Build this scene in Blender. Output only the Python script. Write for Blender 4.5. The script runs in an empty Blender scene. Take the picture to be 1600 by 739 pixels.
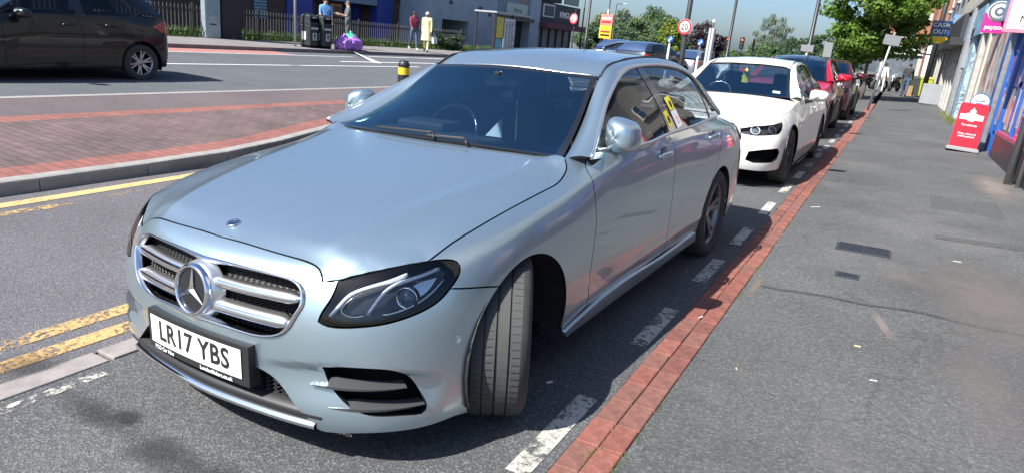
import bpy, bmesh, math, random
import numpy as np
from mathutils import Vector, Matrix
from mathutils.geometry import delaunay_2d_cdt
RAD = math.radians
scene = bpy.context.scene
COL = scene.collection
rnd = random.Random(7)

# ------------------------------------------------------------------ camera
CAM_POS = np.array([1.991, -1.425, 1.534])
F_PX, YAW, PITCH, ROLL = 1038.2, RAD(-27.929), RAD(16.698), RAD(5.534)
def cam_axes():
    f = np.array([math.sin(YAW) * math.cos(PITCH), math.cos(YAW) * math.cos(PITCH), -math.sin(PITCH)])
    r = np.array([math.cos(YAW), -math.sin(YAW), 0.0])
    u = np.cross(r, f)
    c, s = math.cos(ROLL), math.sin(ROLL)
    return c * r + s * u, -s * r + c * u, f
cr, cu, cf = cam_axes()
cam = bpy.data.cameras.new('camera')
cam.sensor_fit = 'HORIZONTAL'; cam.sensor_width = 36.0
cam.lens = 36.0 * F_PX / 1600.0
cam.clip_start = 0.05; cam.clip_end = 3000.0
camo = bpy.data.objects.new('camera', cam); COL.objects.link(camo)
camo.matrix_world = Matrix(((cr[0], cu[0], -cf[0], CAM_POS[0]), (cr[1], cu[1], -cf[1], CAM_POS[1]),
                            (cr[2], cu[2], -cf[2], CAM_POS[2]), (0, 0, 0, 1)))
scene.camera = camo

# ------------------------------------------------------------------ sky and sun
SUN_DIR = Vector((-0.40, -0.92, 1.10)).normalized()          # towards the sun
SUN_EL = math.asin(SUN_DIR.z); SUN_AZ = math.atan2(SUN_DIR.x, SUN_DIR.y)
world = bpy.data.worlds.new('World'); scene.world = world
world.use_nodes = True
wn = world.node_tree.nodes; wl = world.node_tree.links
sky = wn.new('ShaderNodeTexSky'); sky.sky_type = 'NISHITA'; sky.sun_disc = False
sky.sun_elevation = SUN_EL; sky.sun_rotation = SUN_AZ
sky.altitude = 30; sky.air_density = 1.0; sky.dust_density = 2.0; sky.ozone_density = 7.5
wl.new(sky.outputs[0], wn['Background'].inputs[0])
wn['Background'].inputs[1].default_value = 0.088
sun = bpy.data.lights.new('sun', 'SUN'); sun.energy = 5.0; sun.angle = RAD(0.55); sun.color = (1.0, 0.955, 0.89)
suno = bpy.data.objects.new('sun', sun); COL.objects.link(suno)
suno.rotation_euler = (-SUN_DIR).to_track_quat('-Z', 'Y').to_euler()
suno.location = (-10, -20, 30)
scene.view_settings.view_transform = 'Standard'
scene.view_settings.look = 'None'
scene.view_settings.gamma = 1.0
scene.view_settings.use_curve_mapping = False
scene.view_settings.exposure = 1.0
scene.cycles.max_bounces = 8
scene.cycles.transparent_max_bounces = 16
scene.cycles.glossy_bounces = 4
scene.cycles.use_denoising = True
# ------------------------------------------------------------------ materials
MATS = {}
def principled(name, color, rough=0.6, metal=0.0, coat=0.0, spec=0.5, bump=None, var=None, alpha=None, coat_rough=0.03, emit=None, sheen=0):
    """bump=(scale,strength,dist)  var=(scale,amount)  one procedural principled material"""
    if name in MATS: return MATS[name]
    m = bpy.data.materials.new(name); m.use_nodes = True
    nt = m.node_tree; b = nt.nodes['Principled BSDF']
    b.inputs['Base Color'].default_value = (*color, 1)
    b.inputs['Roughness'].default_value = rough
    b.inputs['Metallic'].default_value = metal
    b.inputs['Coat Weight'].default_value = coat
    b.inputs['Coat Roughness'].default_value = coat_rough
    b.inputs['Specular IOR Level'].default_value = spec
    if emit:
        b.inputs['Emission Color'].default_value = (*emit[0], 1); b.inputs['Emission Strength'].default_value = emit[1]
    tc = nt.nodes.new('ShaderNodeTexCoord')
    if var:
        n = nt.nodes.new('ShaderNodeTexNoise'); n.inputs['Scale'].default_value = var[0]; n.inputs['Detail'].default_value = 6
        n.inputs['Roughness'].default_value = 0.65
        nt.links.new(tc.outputs['Object'], n.inputs['Vector'])
        r = nt.nodes.new('ShaderNodeMapRange'); r.inputs[1].default_value = 0.25; r.inputs[2].default_value = 0.75
        r.inputs[3].default_value = 1 - var[1]; r.inputs[4].default_value = 1 + var[1]
        nt.links.new(n.outputs[0], r.inputs[0])
        mx = nt.nodes.new('ShaderNodeMix'); mx.data_type = 'RGBA'; mx.blend_type = 'MULTIPLY'; mx.inputs[0].default_value = 1
        mx.inputs[6].default_value = (*color, 1); nt.links.new(r.outputs[0], mx.inputs[7])
        nt.links.new(mx.outputs[2], b.inputs['Base Color'])
        r2 = nt.nodes.new('ShaderNodeMapRange'); r2.inputs[1].default_value = 0.3; r2.inputs[2].default_value = 0.7
        r2.inputs[3].default_value = max(0.02, rough * 0.85); r2.inputs[4].default_value = min(1, rough * 1.15)
        nt.links.new(n.outputs[0], r2.inputs[0]); nt.links.new(r2.outputs[0], b.inputs['Roughness'])
    if bump:
        n2 = nt.nodes.new('ShaderNodeTexNoise'); n2.inputs['Scale'].default_value = bump[0]; n2.inputs['Detail'].default_value = 4
        nt.links.new(tc.outputs['Object'], n2.inputs['Vector'])
        bp = nt.nodes.new('ShaderNodeBump'); bp.inputs['Strength'].default_value = bump[1]; bp.inputs['Distance'].default_value = bump[2]
        nt.links.new(n2.outputs[0], bp.inputs['Height']); nt.links.new(bp.outputs[0], b.inputs['Normal'])
    MATS[name] = m
    return m

def glass_mat(name, tint, rough=0.0, ior=1.5, refl=(1, 1, 1)):
    """thin window glass: tinted see-through plus fresnel reflection"""
    if name in MATS: return MATS[name]
    m = bpy.data.materials.new(name); m.use_nodes = True; nt = m.node_tree; nt.nodes.clear()
    o = nt.nodes.new('ShaderNodeOutputMaterial'); t = nt.nodes.new('ShaderNodeBsdfTransparent')
    t.inputs[0].default_value = (*tint, 1)
    g = nt.nodes.new('ShaderNodeBsdfGlossy'); g.inputs['Roughness'].default_value = rough; g.inputs[0].default_value = (*refl, 1)
    fr = nt.nodes.new('ShaderNodeFresnel'); fr.inputs[0].default_value = ior
    mx = nt.nodes.new('ShaderNodeMixShader'); nt.links.new(fr.outputs[0], mx.inputs[0])
    nt.links.new(t.outputs[0], mx.inputs[1]); nt.links.new(g.outputs[0], mx.inputs[2]); nt.links.new(mx.outputs[0], o.inputs[0])
    MATS[name] = m
    return m

# ------------------------------------------------------------------ mesh helpers
def new_obj(name, me, parent=None, mat=None):
    o = bpy.data.objects.new(name, me); COL.objects.link(o)
    if mat is not None and me is not None and len(me.materials) == 0: me.materials.append(mat)
    if parent is not None: o.parent = parent
    return o

def tag(o, label=None, cat=None, group=None, kind=None):
    if label: o['label'] = label
    if cat: o['category'] = cat
    if group: o['group'] = group
    if kind: o['kind'] = kind
    return o

def empty(name, loc=(0, 0, 0), rz=0.0, label=None, cat=None, group=None):
    o = bpy.data.objects.new(name, None); COL.objects.link(o)
    o.location = loc; o.rotation_euler = (0, 0, rz); o.empty_display_size = 0.2
    return tag(o, label, cat, group)

def copy_tree(o, parent=None):
    c = o.copy(); COL.objects.link(c); c.parent = parent
    for ch in list(o.children): copy_tree(ch, c)
    return c

class MB:
    """collects primitives into one mesh"""
    def __init__(s): s.v = []; s.f = []; s.sm = []
    def add(s, vs, fs, smooth=False):
        n = len(s.v); s.v += [tuple(map(float, p)) for p in vs]; s.f += [[i + n for i in f] for f in fs]; s.sm += [smooth] * len(fs)
        return s
    def box(s, c, size, rz=0.0, M=None):
        hx, hy, hz = size[0] / 2, size[1] / 2, size[2] / 2
        vs = [Vector((x * hx, y * hy, z * hz)) for x in (-1, 1) for y in (-1, 1) for z in (-1, 1)]
        if M is not None: vs = [M @ p for p in vs]
        elif rz: R = Matrix.Rotation(rz, 3, 'Z'); vs = [R @ p for p in vs]
        vs = [p + Vector(c) for p in vs]
        return s.add(vs, [(0, 1, 3, 2), (4, 6, 7, 5), (0, 4, 5, 1), (2, 3, 7, 6), (0, 2, 6, 4), (1, 5, 7, 3)])
    def bbox(s, a, b):
        return s.box(((a[0] + b[0]) / 2, (a[1] + b[1]) / 2, (a[2] + b[2]) / 2), (abs(b[0] - a[0]), abs(b[1] - a[1]), abs(b[2] - a[2])))
    def prism(s, poly, d, smooth=False):
        """poly: list of 3D points (planar), extruded by vector d"""
        n = len(poly); d = Vector(d); P = [Vector(p) for p in poly]
        vs = P + [p + d for p in P]
        fs = [list(range(n))[::-1], list(range(n, 2 * n))]
        s.add(vs, fs); m = len(s.v) - 2 * n
        for i in range(n):
            j = (i + 1) % n; s.f.append([m + i, m + j, m + n + j, m + n + i]); s.sm.append(smooth)
        return s
    def tube(s, pts, rad, seg=8, closed=False, caps=True, smooth=True, flat=1.0, up=None):
        P = [Vector(p) for p in pts]; n = len(P)
        rs = rad if isinstance(rad, (list, tuple)) else [rad] * n
        ref = Vector(up) if up else Vector((0, 0, 1)); vs = []; prev = None
        for i in range(n):
            if closed: t = P[(i + 1) % n] - P[i - 1]
            else: t = P[min(i + 1, n - 1)] - P[max(i - 1, 0)]
            t.normalize()
            if prev is None:
                a = ref - t * ref.dot(t)
                if a.length < 1e-3: a = Vector((1, 0, 0)) - t * t.x
            else:
                a = prev - t * prev.dot(t)
            a.normalize(); prev = a; b = t.cross(a)
            for k in range(seg):
                q = 2 * math.pi * k / seg
                vs.append(P[i] + (a * math.cos(q) + b * math.sin(q) * flat) * rs[i])
        fs = []; m = n if closed else n - 1
        for i in range(m):
            for k in range(seg):
                i2 = (i + 1) % n; k2 = (k + 1) % seg
                fs.append([i * seg + k, i * seg + k2, i2 * seg + k2, i2 * seg + k])
        base = len(s.v); s.add(vs, fs, smooth)
        if caps and not closed:
            s.f.append([base + k for k in range(seg)][::-1]); s.sm.append(False)
            s.f.append([base + (n - 1) * seg + k for k in range(seg)]); s.sm.append(False)
        return s
    def lathe(s, prof, seg=24, axis='Z', center=(0, 0, 0), smooth=True, M=None, caps=False):
        """prof list of (r,h)"""
        vs = []
        for r, h in prof:
            for k in range(seg):
                q = 2 * math.pi * k / seg; x, y = r * math.cos(q), r * math.sin(q)
                p = Vector((x, y, h)) if axis == 'Z' else (Vector((h, x, y)) if axis == 'X' else Vector((y, h, x)))
                if M is not None: p = M @ p
                vs.append(p + Vector(center))
        fs = []
        for i in range(len(prof) - 1):
            for k in range(seg):
                k2 = (k + 1) % seg; fs.append([i * seg + k, i * seg + k2, (i + 1) * seg + k2, (i + 1) * seg + k])
        base = len(s.v); s.add(vs, fs, smooth)
        if caps:
            s.f.append([base + k for k in range(seg)][::-1]); s.sm.append(False)
            s.f.append([base + (len(prof) - 1) * seg + k for k in range(seg)]); s.sm.append(False)
        return s
    def mesh(s, name):
        me = bpy.data.meshes.new(name); me.from_pydata(s.v, [], s.f)
        me.polygons.foreach_set('use_smooth', s.sm); me.update()
        return me
    def build(s, name, mat, parent=None, bevel=0.0, seg=2, loc=None):
        o = new_obj(name, s.mesh(name), parent, mat)
        if bevel:
            md = o.modifiers.new('bevel', 'BEVEL'); md.width = bevel; md.segments = seg; md.limit_method = 'ANGLE'; md.angle_limit = RAD(35)
        if loc is not None: o.location = loc
        return o

def evaluated_mesh(ob):
    """mesh of an object with its modifiers, evaluated in a scratch scene"""
    sc = bpy.data.scenes.new('scratch'); sc.collection.objects.link(ob); vl = sc.view_layers[0]; vl.update()
    me = bpy.data.meshes.new_from_object(ob.evaluated_get(vl.depsgraph)); sc.collection.objects.unlink(ob); bpy.data.scenes.remove(sc)
    return me
def text_mesh(name, body, size, mat, parent=None, extrude=0.0015, align='CENTER', xscale=1.0, bold=0.0, spacing=1.0):
    """lettering in the local XY plane, converted to a plain mesh"""
    cu_ = bpy.data.curves.new(name, 'FONT'); cu_.body = body; cu_.size = size; cu_.extrude = extrude; cu_.align_x = align; cu_.align_y = 'CENTER'
    cu_.offset = bold; cu_.space_character = spacing; cu_.resolution_u = 3
    ob = bpy.data.objects.new(name + '_tmp', cu_)
    me = evaluated_mesh(ob); me.name = name
    bpy.data.objects.remove(ob); bpy.data.curves.remove(cu_)
    if xscale != 1.0: me.transform(Matrix.Diagonal((xscale, 1, 1, 1)))
    me.materials.clear(); me.materials.append(mat)
    return new_obj(name, me, parent)
def orient(o, loc, xdir, ydir):
    """place an object so that local X->xdir, local Y->ydir"""
    x = Vector(xdir).normalized(); y = Vector(ydir); y = (y - x * y.dot(x)).normalized(); z = x.cross(y)
    o.matrix_local = Matrix(((x.x, y.x, z.x, loc[0]), (x.y, y.y, z.y, loc[1]), (x.z, y.z, z.z, loc[2]), (0, 0, 0, 1)))
    return o
# ------------------------------------------------------------------ people, trees, posts
def leaf_mat(name, col, var=.35, trans=.35):
    if name in MATS: return MATS[name]
    m = bpy.data.materials.new(name); m.use_nodes = True; nt = m.node_tree; N = nt.nodes; L = nt.links; N.clear()
    out = N.new('ShaderNodeOutputMaterial'); d = N.new('ShaderNodeBsdfPrincipled'); t = N.new('ShaderNodeBsdfTranslucent'); mx = N.new('ShaderNodeMixShader'); mx.inputs[0].default_value = trans
    g = N.new('ShaderNodeNewGeometry'); tc = N.new('ShaderNodeTexCoord'); n = N.new('ShaderNodeTexNoise'); n.inputs['Scale'].default_value = .9; n.inputs['Detail'].default_value = 3; L.new(tc.outputs['Object'], n.inputs['Vector'])
    ad = N.new('ShaderNodeMath'); ad.operation = 'MULTIPLY_ADD'; ad.inputs[1].default_value = .5; L.new(g.outputs['Random Per Island'], ad.inputs[0]); L.new(n.outputs[0], ad.inputs[2])
    r = N.new('ShaderNodeMapRange'); r.inputs[1].default_value = .35; r.inputs[2].default_value = 1.15; r.inputs[3].default_value = 1 - var; r.inputs[4].default_value = 1 + var * 1.3; L.new(ad.outputs[0], r.inputs[0])
    c = N.new('ShaderNodeMix'); c.data_type = 'RGBA'; c.blend_type = 'MULTIPLY'; c.inputs[0].default_value = 1; c.inputs[6].default_value = (*col, 1); L.new(r.outputs[0], c.inputs[7])
    L.new(c.outputs[2], d.inputs['Base Color']); d.inputs['Roughness'].default_value = .55; L.new(c.outputs[2], t.inputs[0])
    L.new(d.outputs[0], mx.inputs[1]); L.new(t.outputs[0], mx.inputs[2]); L.new(mx.outputs[0], out.inputs[0]); MATS[name] = m
    return m
BARK = principled('bark', (.10, .085, .07), .9, bump=(25, .8, .02), var=(6, .3))
def leaf_cloud(name, cents, rads, per, size, mat, parent, seed=0, flat=.55, upr=0.0, asp=.6):
    """leaf faces in clumps: cents (n,3), rads (n,)"""
    r = np.random.default_rng(seed); n = len(cents); N = n * per
    c = np.repeat(np.asarray(cents, float), per, 0); rr = np.repeat(np.asarray(rads, float), per)
    d = r.normal(size=(N, 3)); d /= np.linalg.norm(d, axis=1)[:, None]; rad = r.random(N) ** .45
    p = c + d * (rr * rad)[:, None] * [1, 1, flat]
    nrm = d * .55 + r.normal(size=(N, 3)) * .6 + [0, 0, .35]; nrm /= np.linalg.norm(nrm, axis=1)[:, None]
    a = np.cross(nrm, r.normal(size=(N, 3))); 
    if upr: a = a * (1 - upr) + np.array([0, 0, 1.0]) * upr
    a /= np.linalg.norm(a, axis=1)[:, None]; b = np.cross(nrm, a); s = size * (.6 + .8 * r.random(N))[:, None]
    V = np.stack([p - a * s, p + b * s * asp, p + a * s, p - b * s * asp], 1).reshape(-1, 3)
    me = bpy.data.meshes.new(name); me.vertices.add(4 * N); me.vertices.foreach_set('co', V.ravel()); me.loops.add(4 * N); me.loops.foreach_set('vertex_index', np.arange(4 * N)); me.polygons.add(N); me.polygons.foreach_set('loop_start', np.arange(0, 4 * N, 4)); me.update(); me.validate()
    return new_obj(name, me, parent, mat)
def tree(name, label, loc, H, R, mat, seed, clumps=40, per=160, leaf=.11, base=.35, shape=1.0, group=None, trunk=.13, stems=1, flat=.75, spread=.26, upr=0.0, asp=.6):
    t = empty(name, loc, 0, label, 'tree', group); r = random.Random(seed); cents = []; rads = []
    z0 = H * base; zc = (H + z0) / 2; hz = (H - z0) / 2
    while len(cents) < clumps:
        x, y, z = r.uniform(-1, 1), r.uniform(-1, 1), r.uniform(-1, 1)
        q = x * x + y * y + z * z
        if q > 1 or q < .12: continue
        k = 1 - .35 * max(0, z) * shape
        cents.append((x * R * k * .92, y * R * k * .92, zc + z * hz * .92)); rads.append(R * spread * r.uniform(.65, 1.3))
    tr = MB()
    for sN in range(stems):
        ox, oy = (r.uniform(-.3, .3) * (stems > 1), r.uniform(-.3, .3) * (stems > 1)); top = Vector((ox * 2, oy * 2, zc + hz * .35))
        pts = [Vector((ox, oy, -.1)), Vector((ox * 1.1 + r.uniform(-.05, .05), oy * 1.1, z0 * .5)), Vector((ox * 1.4 + r.uniform(-.1, .1), oy * 1.4 + r.uniform(-.1, .1), z0)), Vector((ox * 1.8 + r.uniform(-.1, .1), oy * 1.8, (z0 + top.z) / 2)), top]
        tr.tube(pts, [trunk * 1.25, trunk, trunk * .85, trunk * .55, trunk * .2], 8)
        for c in r.sample(cents, min(len(cents), 12)):
            a = pts[2].lerp(pts[4], r.uniform(0, .7)); m = a.lerp(Vector(c), .5) + Vector((0, 0, r.uniform(-.1, .25)))
            tr.tube([a, m, Vector(c)], [trunk * .4, trunk * .25, trunk * .08], 5)
    tr.build('trunk', BARK, t)
    leaf_cloud('crown', cents, rads, per, leaf, mat, t, seed, flat, upr, asp)
    return t
SKIN_D = principled('skin_dark', (.20, .11, .07), .55); SKIN_L = principled('skin_light', (.50, .32, .24), .55)
HAIR = principled('hair_dark', (.02, .016, .013), .6)
def cloth(name, col, sc=30, v=.18): return principled(name, col, .85, bump=(sc, .4, .01), var=(sc * .3, v))
def person(label, loc, rz, top, legs, skin, H=1.72, stride=.0, arms=((.0, .0), (.0, .0)), shoe=None, sleeve='long', short=False, cat='person', group=None, lean=0.0, hair=HAIR, bend_=None):
    """one continuous skinned body, faces -Y; arms: (forward swing, elbow bend) per side in radians"""
    k = H / 1.72; p = empty('person', loc, rz, label, cat, group)
    J = {'pel': (0, 0, .96), 'sp': (0, -.01, 1.14), 'ch': (0, -.005 - lean * .5, 1.36), 'ne': (0, -.01 - lean, 1.49), 'hd': (0, -.03 - lean, 1.58), 'ht': (0, -.025 - lean, 1.67)}
    Rr = {'pel': .135, 'sp': .13, 'ch': .145, 'ne': .058, 'hd': .082, 'ht': .075}
    E = [('pel', 'sp', 't'), ('sp', 'ch', 't'), ('ch', 'ne', 't'), ('ne', 'hd', 'h'), ('hd', 'ht', 'h')]
    for i, s in enumerate((-1, 1)):
        st = stride * s; kn = (s * .10, -.22 * st - .03, .52); an = (s * .10, -.55 * st + (.12 if st < 0 else 0), .09 + (.06 if st < 0 else 0)); to = (s * .12, an[1] - .17, .04 + (.02 if st < 0 else 0))
        J.update({'hp%d' % i: (s * .095, 0, .90), 'kn%d' % i: kn, 'an%d' % i: an, 'to%d' % i: to}); Rr.update({'hp%d' % i: .10, 'kn%d' % i: .062, 'an%d' % i: .045, 'to%d' % i: .035})
        E += [('pel', 'hp%d' % i, 'l'), ('hp%d' % i, 'kn%d' % i, 'l'), ('kn%d' % i, 'an%d' % i, 'c'), ('an%d' % i, 'to%d' % i, 'f')]
        f, b = arms[i]; sh = Vector((s * .185, -.005 - lean * .6, 1.41)); d1 = Vector((s * .10, -math.sin(f), -math.cos(f))).normalized(); el = sh + d1 * .29; d2 = Vector((s * -.05 if b > .6 else s * .03, -math.sin(f + b), -math.cos(f + b))).normalized(); wr = el + d2 * .25; hn = wr + d2 * .085
        J.update({'sh%d' % i: tuple(sh), 'el%d' % i: tuple(el), 'wr%d' % i: tuple(wr), 'hn%d' % i: tuple(hn)}); Rr.update({'sh%d' % i: .07, 'el%d' % i: .046, 'wr%d' % i: .031, 'hn%d' % i: .036})
        E += [('ch', 'sh%d' % i, 't'), ('sh%d' % i, 'el%d' % i, 'u'), ('el%d' % i, 'wr%d' % i, 'w'), ('wr%d' % i, 'hn%d' % i, 'k')]
    names = list(J); idx = {n: i for i, n in enumerate(names)}
    bm = bmesh.new(); lay = bm.verts.layers.skin.verify()
    vs = [bm.verts.new(Vector(J[n]) * k) for n in names]
    for n, v in zip(names, vs): v[lay].radius = (Rr[n] * k, Rr[n] * k * (.8 if n in ('pel', 'sp', 'ch') else 1)); v[lay].use_root = n == 'pel'
    for a, b, _ in E: bm.edges.new((vs[idx[a]], vs[idx[b]]))
    me = bpy.data.meshes.new('tmp'); bm.to_mesh(me); bm.free(); ob = bpy.data.objects.new('tmp', me)
    ob.modifiers.new('k', 'SKIN'); sd = ob.modifiers.new('s', 'SUBSURF'); sd.levels = 2; sd.render_levels = 2
    bme = evaluated_mesh(ob); bpy.data.objects.remove(ob); bpy.data.meshes.remove(me)
    V = [tuple(v.co) for v in bme.vertices]; F = [list(q.vertices) for q in bme.polygons]; cen = np.array([tuple(q.center) for q in bme.polygons]); bpy.data.meshes.remove(bme)
    lab = []; segs = [(np.array(J[a]) * k, np.array(J[b]) * k, l) for a, b, l in E]
    D = np.stack([np.linalg.norm(cen - (a + np.clip(((cen - a) @ (b - a)) / ((b - a) @ (b - a)), 0, 1)[:, None] * (b - a)), axis=1) for a, b, _ in segs]).argmin(0)
    mats = [top, legs, skin, shoe or BLACKSHOE]; mp = {'t': 0, 'u': 0, 'w': 0 if sleeve == 'long' else 2, 'h': 2, 'k': 2, 'l': 1, 'c': 2 if short else 1, 'f': 3}
    mi = [mp[segs[q][2]] for q in D]
    # five fingers on each hand
    mb = MB(); mb.v = V; mb.f = F; mb.sm = [True] * len(F)
    for i, s in enumerate((-1, 1)):
        w, h = Vector(J['wr%d' % i]) * k, Vector(J['hn%d' % i]) * k; d = (h - w).normalized(); sd_ = Vector((0, 1, 0)) - d * d.y; sd_.normalize(); n0 = len(mb.f)
        for q, (o, ln) in enumerate(((-.024, .060), (-.008, .075), (.009, .070), (.024, .055))): 
            a = h + sd_ * o * k; c = d.cross(sd_) * .012 * s; mb.tube([a - d * .02 * k, a + d * ln * .55 * k, a + d * ln * k + c], [.010 * k, .009 * k, .007 * k], 5)
        a = w.lerp(h, .5) - sd_ * .028 * k; mb.tube([a, a + (d * .6 - sd_ * .7).normalized() * .035 * k, a + (d * .95 - sd_ * .5).normalized() * .065 * k], [.012 * k, .011 * k, .008 * k], 5)
        mi += [2] * (len(mb.f) - n0)
    hd = Vector(J['hd']) * k; n0 = len(mb.f); mb.tube([hd + Vector((0, -.07, .03)) * k, hd + Vector((0, -.098, -.002)) * k], [.008 * k, .014 * k], 6); mi += [2] * (len(mb.f) - n0)
    for s in (-1, 1):
        n0 = len(mb.f); mb.tube([hd + Vector((s * .075, .01, .02)) * k, hd + Vector((s * .090, .015, .0)) * k], [.016 * k, .012 * k], 6); mi += [2] * (len(mb.f) - n0)
    me = mb.mesh('body'); [me.materials.append(q) for q in mats]; me.polygons.foreach_set('material_index', mi); o = new_obj('body', me, p)
    hm = MB(); hm.lathe([(.001, .108), (.05, .095), (.078, .06), (.086, .02), (.080, -.03), (.06, -.06)], 14, 'Z', (hd.x, hd.y + .012, hd.z + .03)); hm.build('hair', hair, p)
    ey = MB()
    for s in (-1, 1): ey.box(hd + Vector((s * .03, -.075, .025)) * k, (.018, .01, .008))
    ey.box(hd + Vector((0, -.078, -.045)) * k, (.04, .008, .008)); ey.build('eyes_and_mouth', HAIR, p)
    p['J'] = 0; del p['J']
    return p, {n: Vector(J[n]) * k for n in J}
BLACKSHOE = principled('black_shoe', (.02, .02, .02), .5)
STEEL = principled('galvanised_steel', (.36, .37, .38), .45, .7, var=(12, .15)); POSTBLK = principled('post_black', (.02, .021, .022), .45)
def post(mb, base, top, r0, r1=None, seg=10): mb.tube([base, top], [r0, r1 or r0], seg); return mb
# ------------------------------------------------------------------ ground
S0 = 0.03735                                   # cross fall of the parking bay and the pavement
PROF = [(-60, .62), (-19.6, .48), (-16.12, .43), (-16.0, .32), (-7.46, .185), (-7.40, .25), (-3.62, .152), (-3.58, .05), (-.93, -.034), (-.80, -.80 * S0), (60, 60 * S0)]
def gz(x):
    xs = [p[0] for p in PROF]; return float(np.interp(x, xs, [p[1] for p in PROF]))
def rise(y):
    """the bay and the pavement climb gently away from the camera"""
    t = min(1, max(0, (y - 3.8) / 2.4)); return .0065 * y * t * t * (3 - 2 * t)
YS = [-14.0, 3.8, 4.2, 4.6, 5.0, 5.4, 5.8, 6.2, 60.0]
def gzy(x, y): return gz(x) + (rise(y) if x > -3.57 else 0)

def asphalt(name, col, speck=0.5, stone=(.32, .31, .30), patch=0.18, tint=None, scale=1.0, dust=None, rough=.88, gum=False):
    """tarmac: bitumen colour, pale and dark chippings, broad worn patches, hairline cracks"""
    m = bpy.data.materials.new(name); m.use_nodes = True; nt = m.node_tree; N = nt.nodes; L = nt.links; b = N['Principled BSDF']
    tc = N.new('ShaderNodeTexCoord'); P = tc.outputs['Object']
    def noise(sc, det, ro=.6):
        n = N.new('ShaderNodeTexNoise'); n.inputs['Scale'].default_value = sc; n.inputs['Detail'].default_value = det; n.inputs['Roughness'].default_value = ro; L.new(P, n.inputs['Vector']); return n
    def ramp(src, a, bb, c0, c1):
        r = N.new('ShaderNodeMapRange'); r.inputs[1].default_value = a; r.inputs[2].default_value = bb; r.inputs[3].default_value = c0; r.inputs[4].default_value = c1; L.new(src, r.inputs[0]); return r.outputs[0]
    def mix(f, a, bb, mode='MIX'):
        x = N.new('ShaderNodeMix'); x.data_type = 'RGBA'; x.blend_type = mode
        if isinstance(f, float): x.inputs[0].default_value = f
        else: L.new(f, x.inputs[0])
        for i, q in ((6, a), (7, bb)):
            if isinstance(q, tuple): x.inputs[i].default_value = (*q, 1)
            else: L.new(q, x.inputs[i])
        return x.outputs[2]
    vor = N.new('ShaderNodeTexVoronoi'); vor.inputs['Scale'].default_value = 130 * scale; L.new(P, vor.inputs['Vector'])
    sep = N.new('ShaderNodeSeparateColor'); L.new(vor.outputs['Color'], sep.inputs[0])
    c = mix(ramp(sep.outputs[0], .62, .95, 0, speck), tuple(col), tuple(stone))
    c = mix(ramp(sep.outputs[1], .55, .95, 0, .32), c, tuple(x * .35 for x in col))
    c = mix(ramp(noise(60 * scale, 5, .7).outputs[0], .3, .7, .72, 1.28), (1., 1., 1.), (1., 1., 1.)) if False else c
    br = N.new('ShaderNodeMapRange'); L.new(noise(45 * scale, 6, .75).outputs[0], br.inputs[0]); br.inputs[1].default_value = .3; br.inputs[2].default_value = .7; br.inputs[3].default_value = .80; br.inputs[4].default_value = 1.20
    c = mix(1.0, c, br.outputs[0], 'MULTIPLY')
    br2 = N.new('ShaderNodeMapRange'); L.new(noise(.9, 6, .6).outputs[0], br2.inputs[0]); br2.inputs[1].default_value = .3; br2.inputs[2].default_value = .7; br2.inputs[3].default_value = 1 - patch; br2.inputs[4].default_value = 1 + patch
    c = mix(1.0, c, br2.outputs[0], 'MULTIPLY')
    if dust:
        c = mix(ramp(noise(.55, 8, .72).outputs[0], .52, .78, 0, dust[1]), c, tuple(dust[0]))
    if gum:                                                  # trodden chewing gum and hairline cracks
        v2 = N.new('ShaderNodeTexVoronoi'); v2.inputs['Scale'].default_value = 2.3; L.new(P, v2.inputs['Vector'])
        c = mix(ramp(v2.outputs['Distance'], .022, .034, .55, 0), c, (.21, .20, .19))
        v4 = N.new('ShaderNodeTexVoronoi'); v4.inputs['Scale'].default_value = 1.1; L.new(P, v4.inputs['Vector']); c = mix(ramp(v4.outputs['Distance'], .018, .026, .6, 0), c, (.035, .036, .038))
        v3 = N.new('ShaderNodeTexVoronoi'); v3.feature = 'DISTANCE_TO_EDGE'; v3.inputs['Scale'].default_value = .42; wv = N.new('ShaderNodeVectorMath'); wv.operation = 'MULTIPLY_ADD'; wv.inputs[1].default_value = (.5, .5, .5); L.new(noise(2.5, 6).outputs['Color'], wv.inputs[0]); L.new(P, wv.inputs[2]); L.new(wv.outputs[0], v3.inputs['Vector'])
        c = mix(ramp(v3.outputs['Distance'], .001, .006, .34, 0), c, tuple(x * .45 for x in col))
    L.new(c, b.inputs['Base Color']); b.inputs['Roughness'].default_value = rough; b.inputs['Specular IOR Level'].default_value = .3
    bp = N.new('ShaderNodeBump'); bp.inputs['Strength'].default_value = .55; bp.inputs['Distance'].default_value = .006
    L.new(vor.outputs['Distance'], bp.inputs['Height']); L.new(bp.outputs[0], b.inputs['Normal'])
    return m
TAR_PAVE = asphalt('pavement_tarmac', (.081, .086, .088), .28, (.26, .255, .25), .20, dust=((.17, .155, .148), .7), scale=.85, gum=True)
TAR_BAY = asphalt('bay_tarmac', (.074, .078, .082), .42, (.29, .29, .29), .15, dust=((.15, .145, .14), .45), scale=1.2)
TAR_ROAD = asphalt('road_tarmac', (.108, .105, .114), .38, (.33, .31, .31), .12, scale=1.3)
TAR_FAR = asphalt('far_road_tarmac', (.088, .096, .106), .4, (.28, .29, .30), .12)

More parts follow.
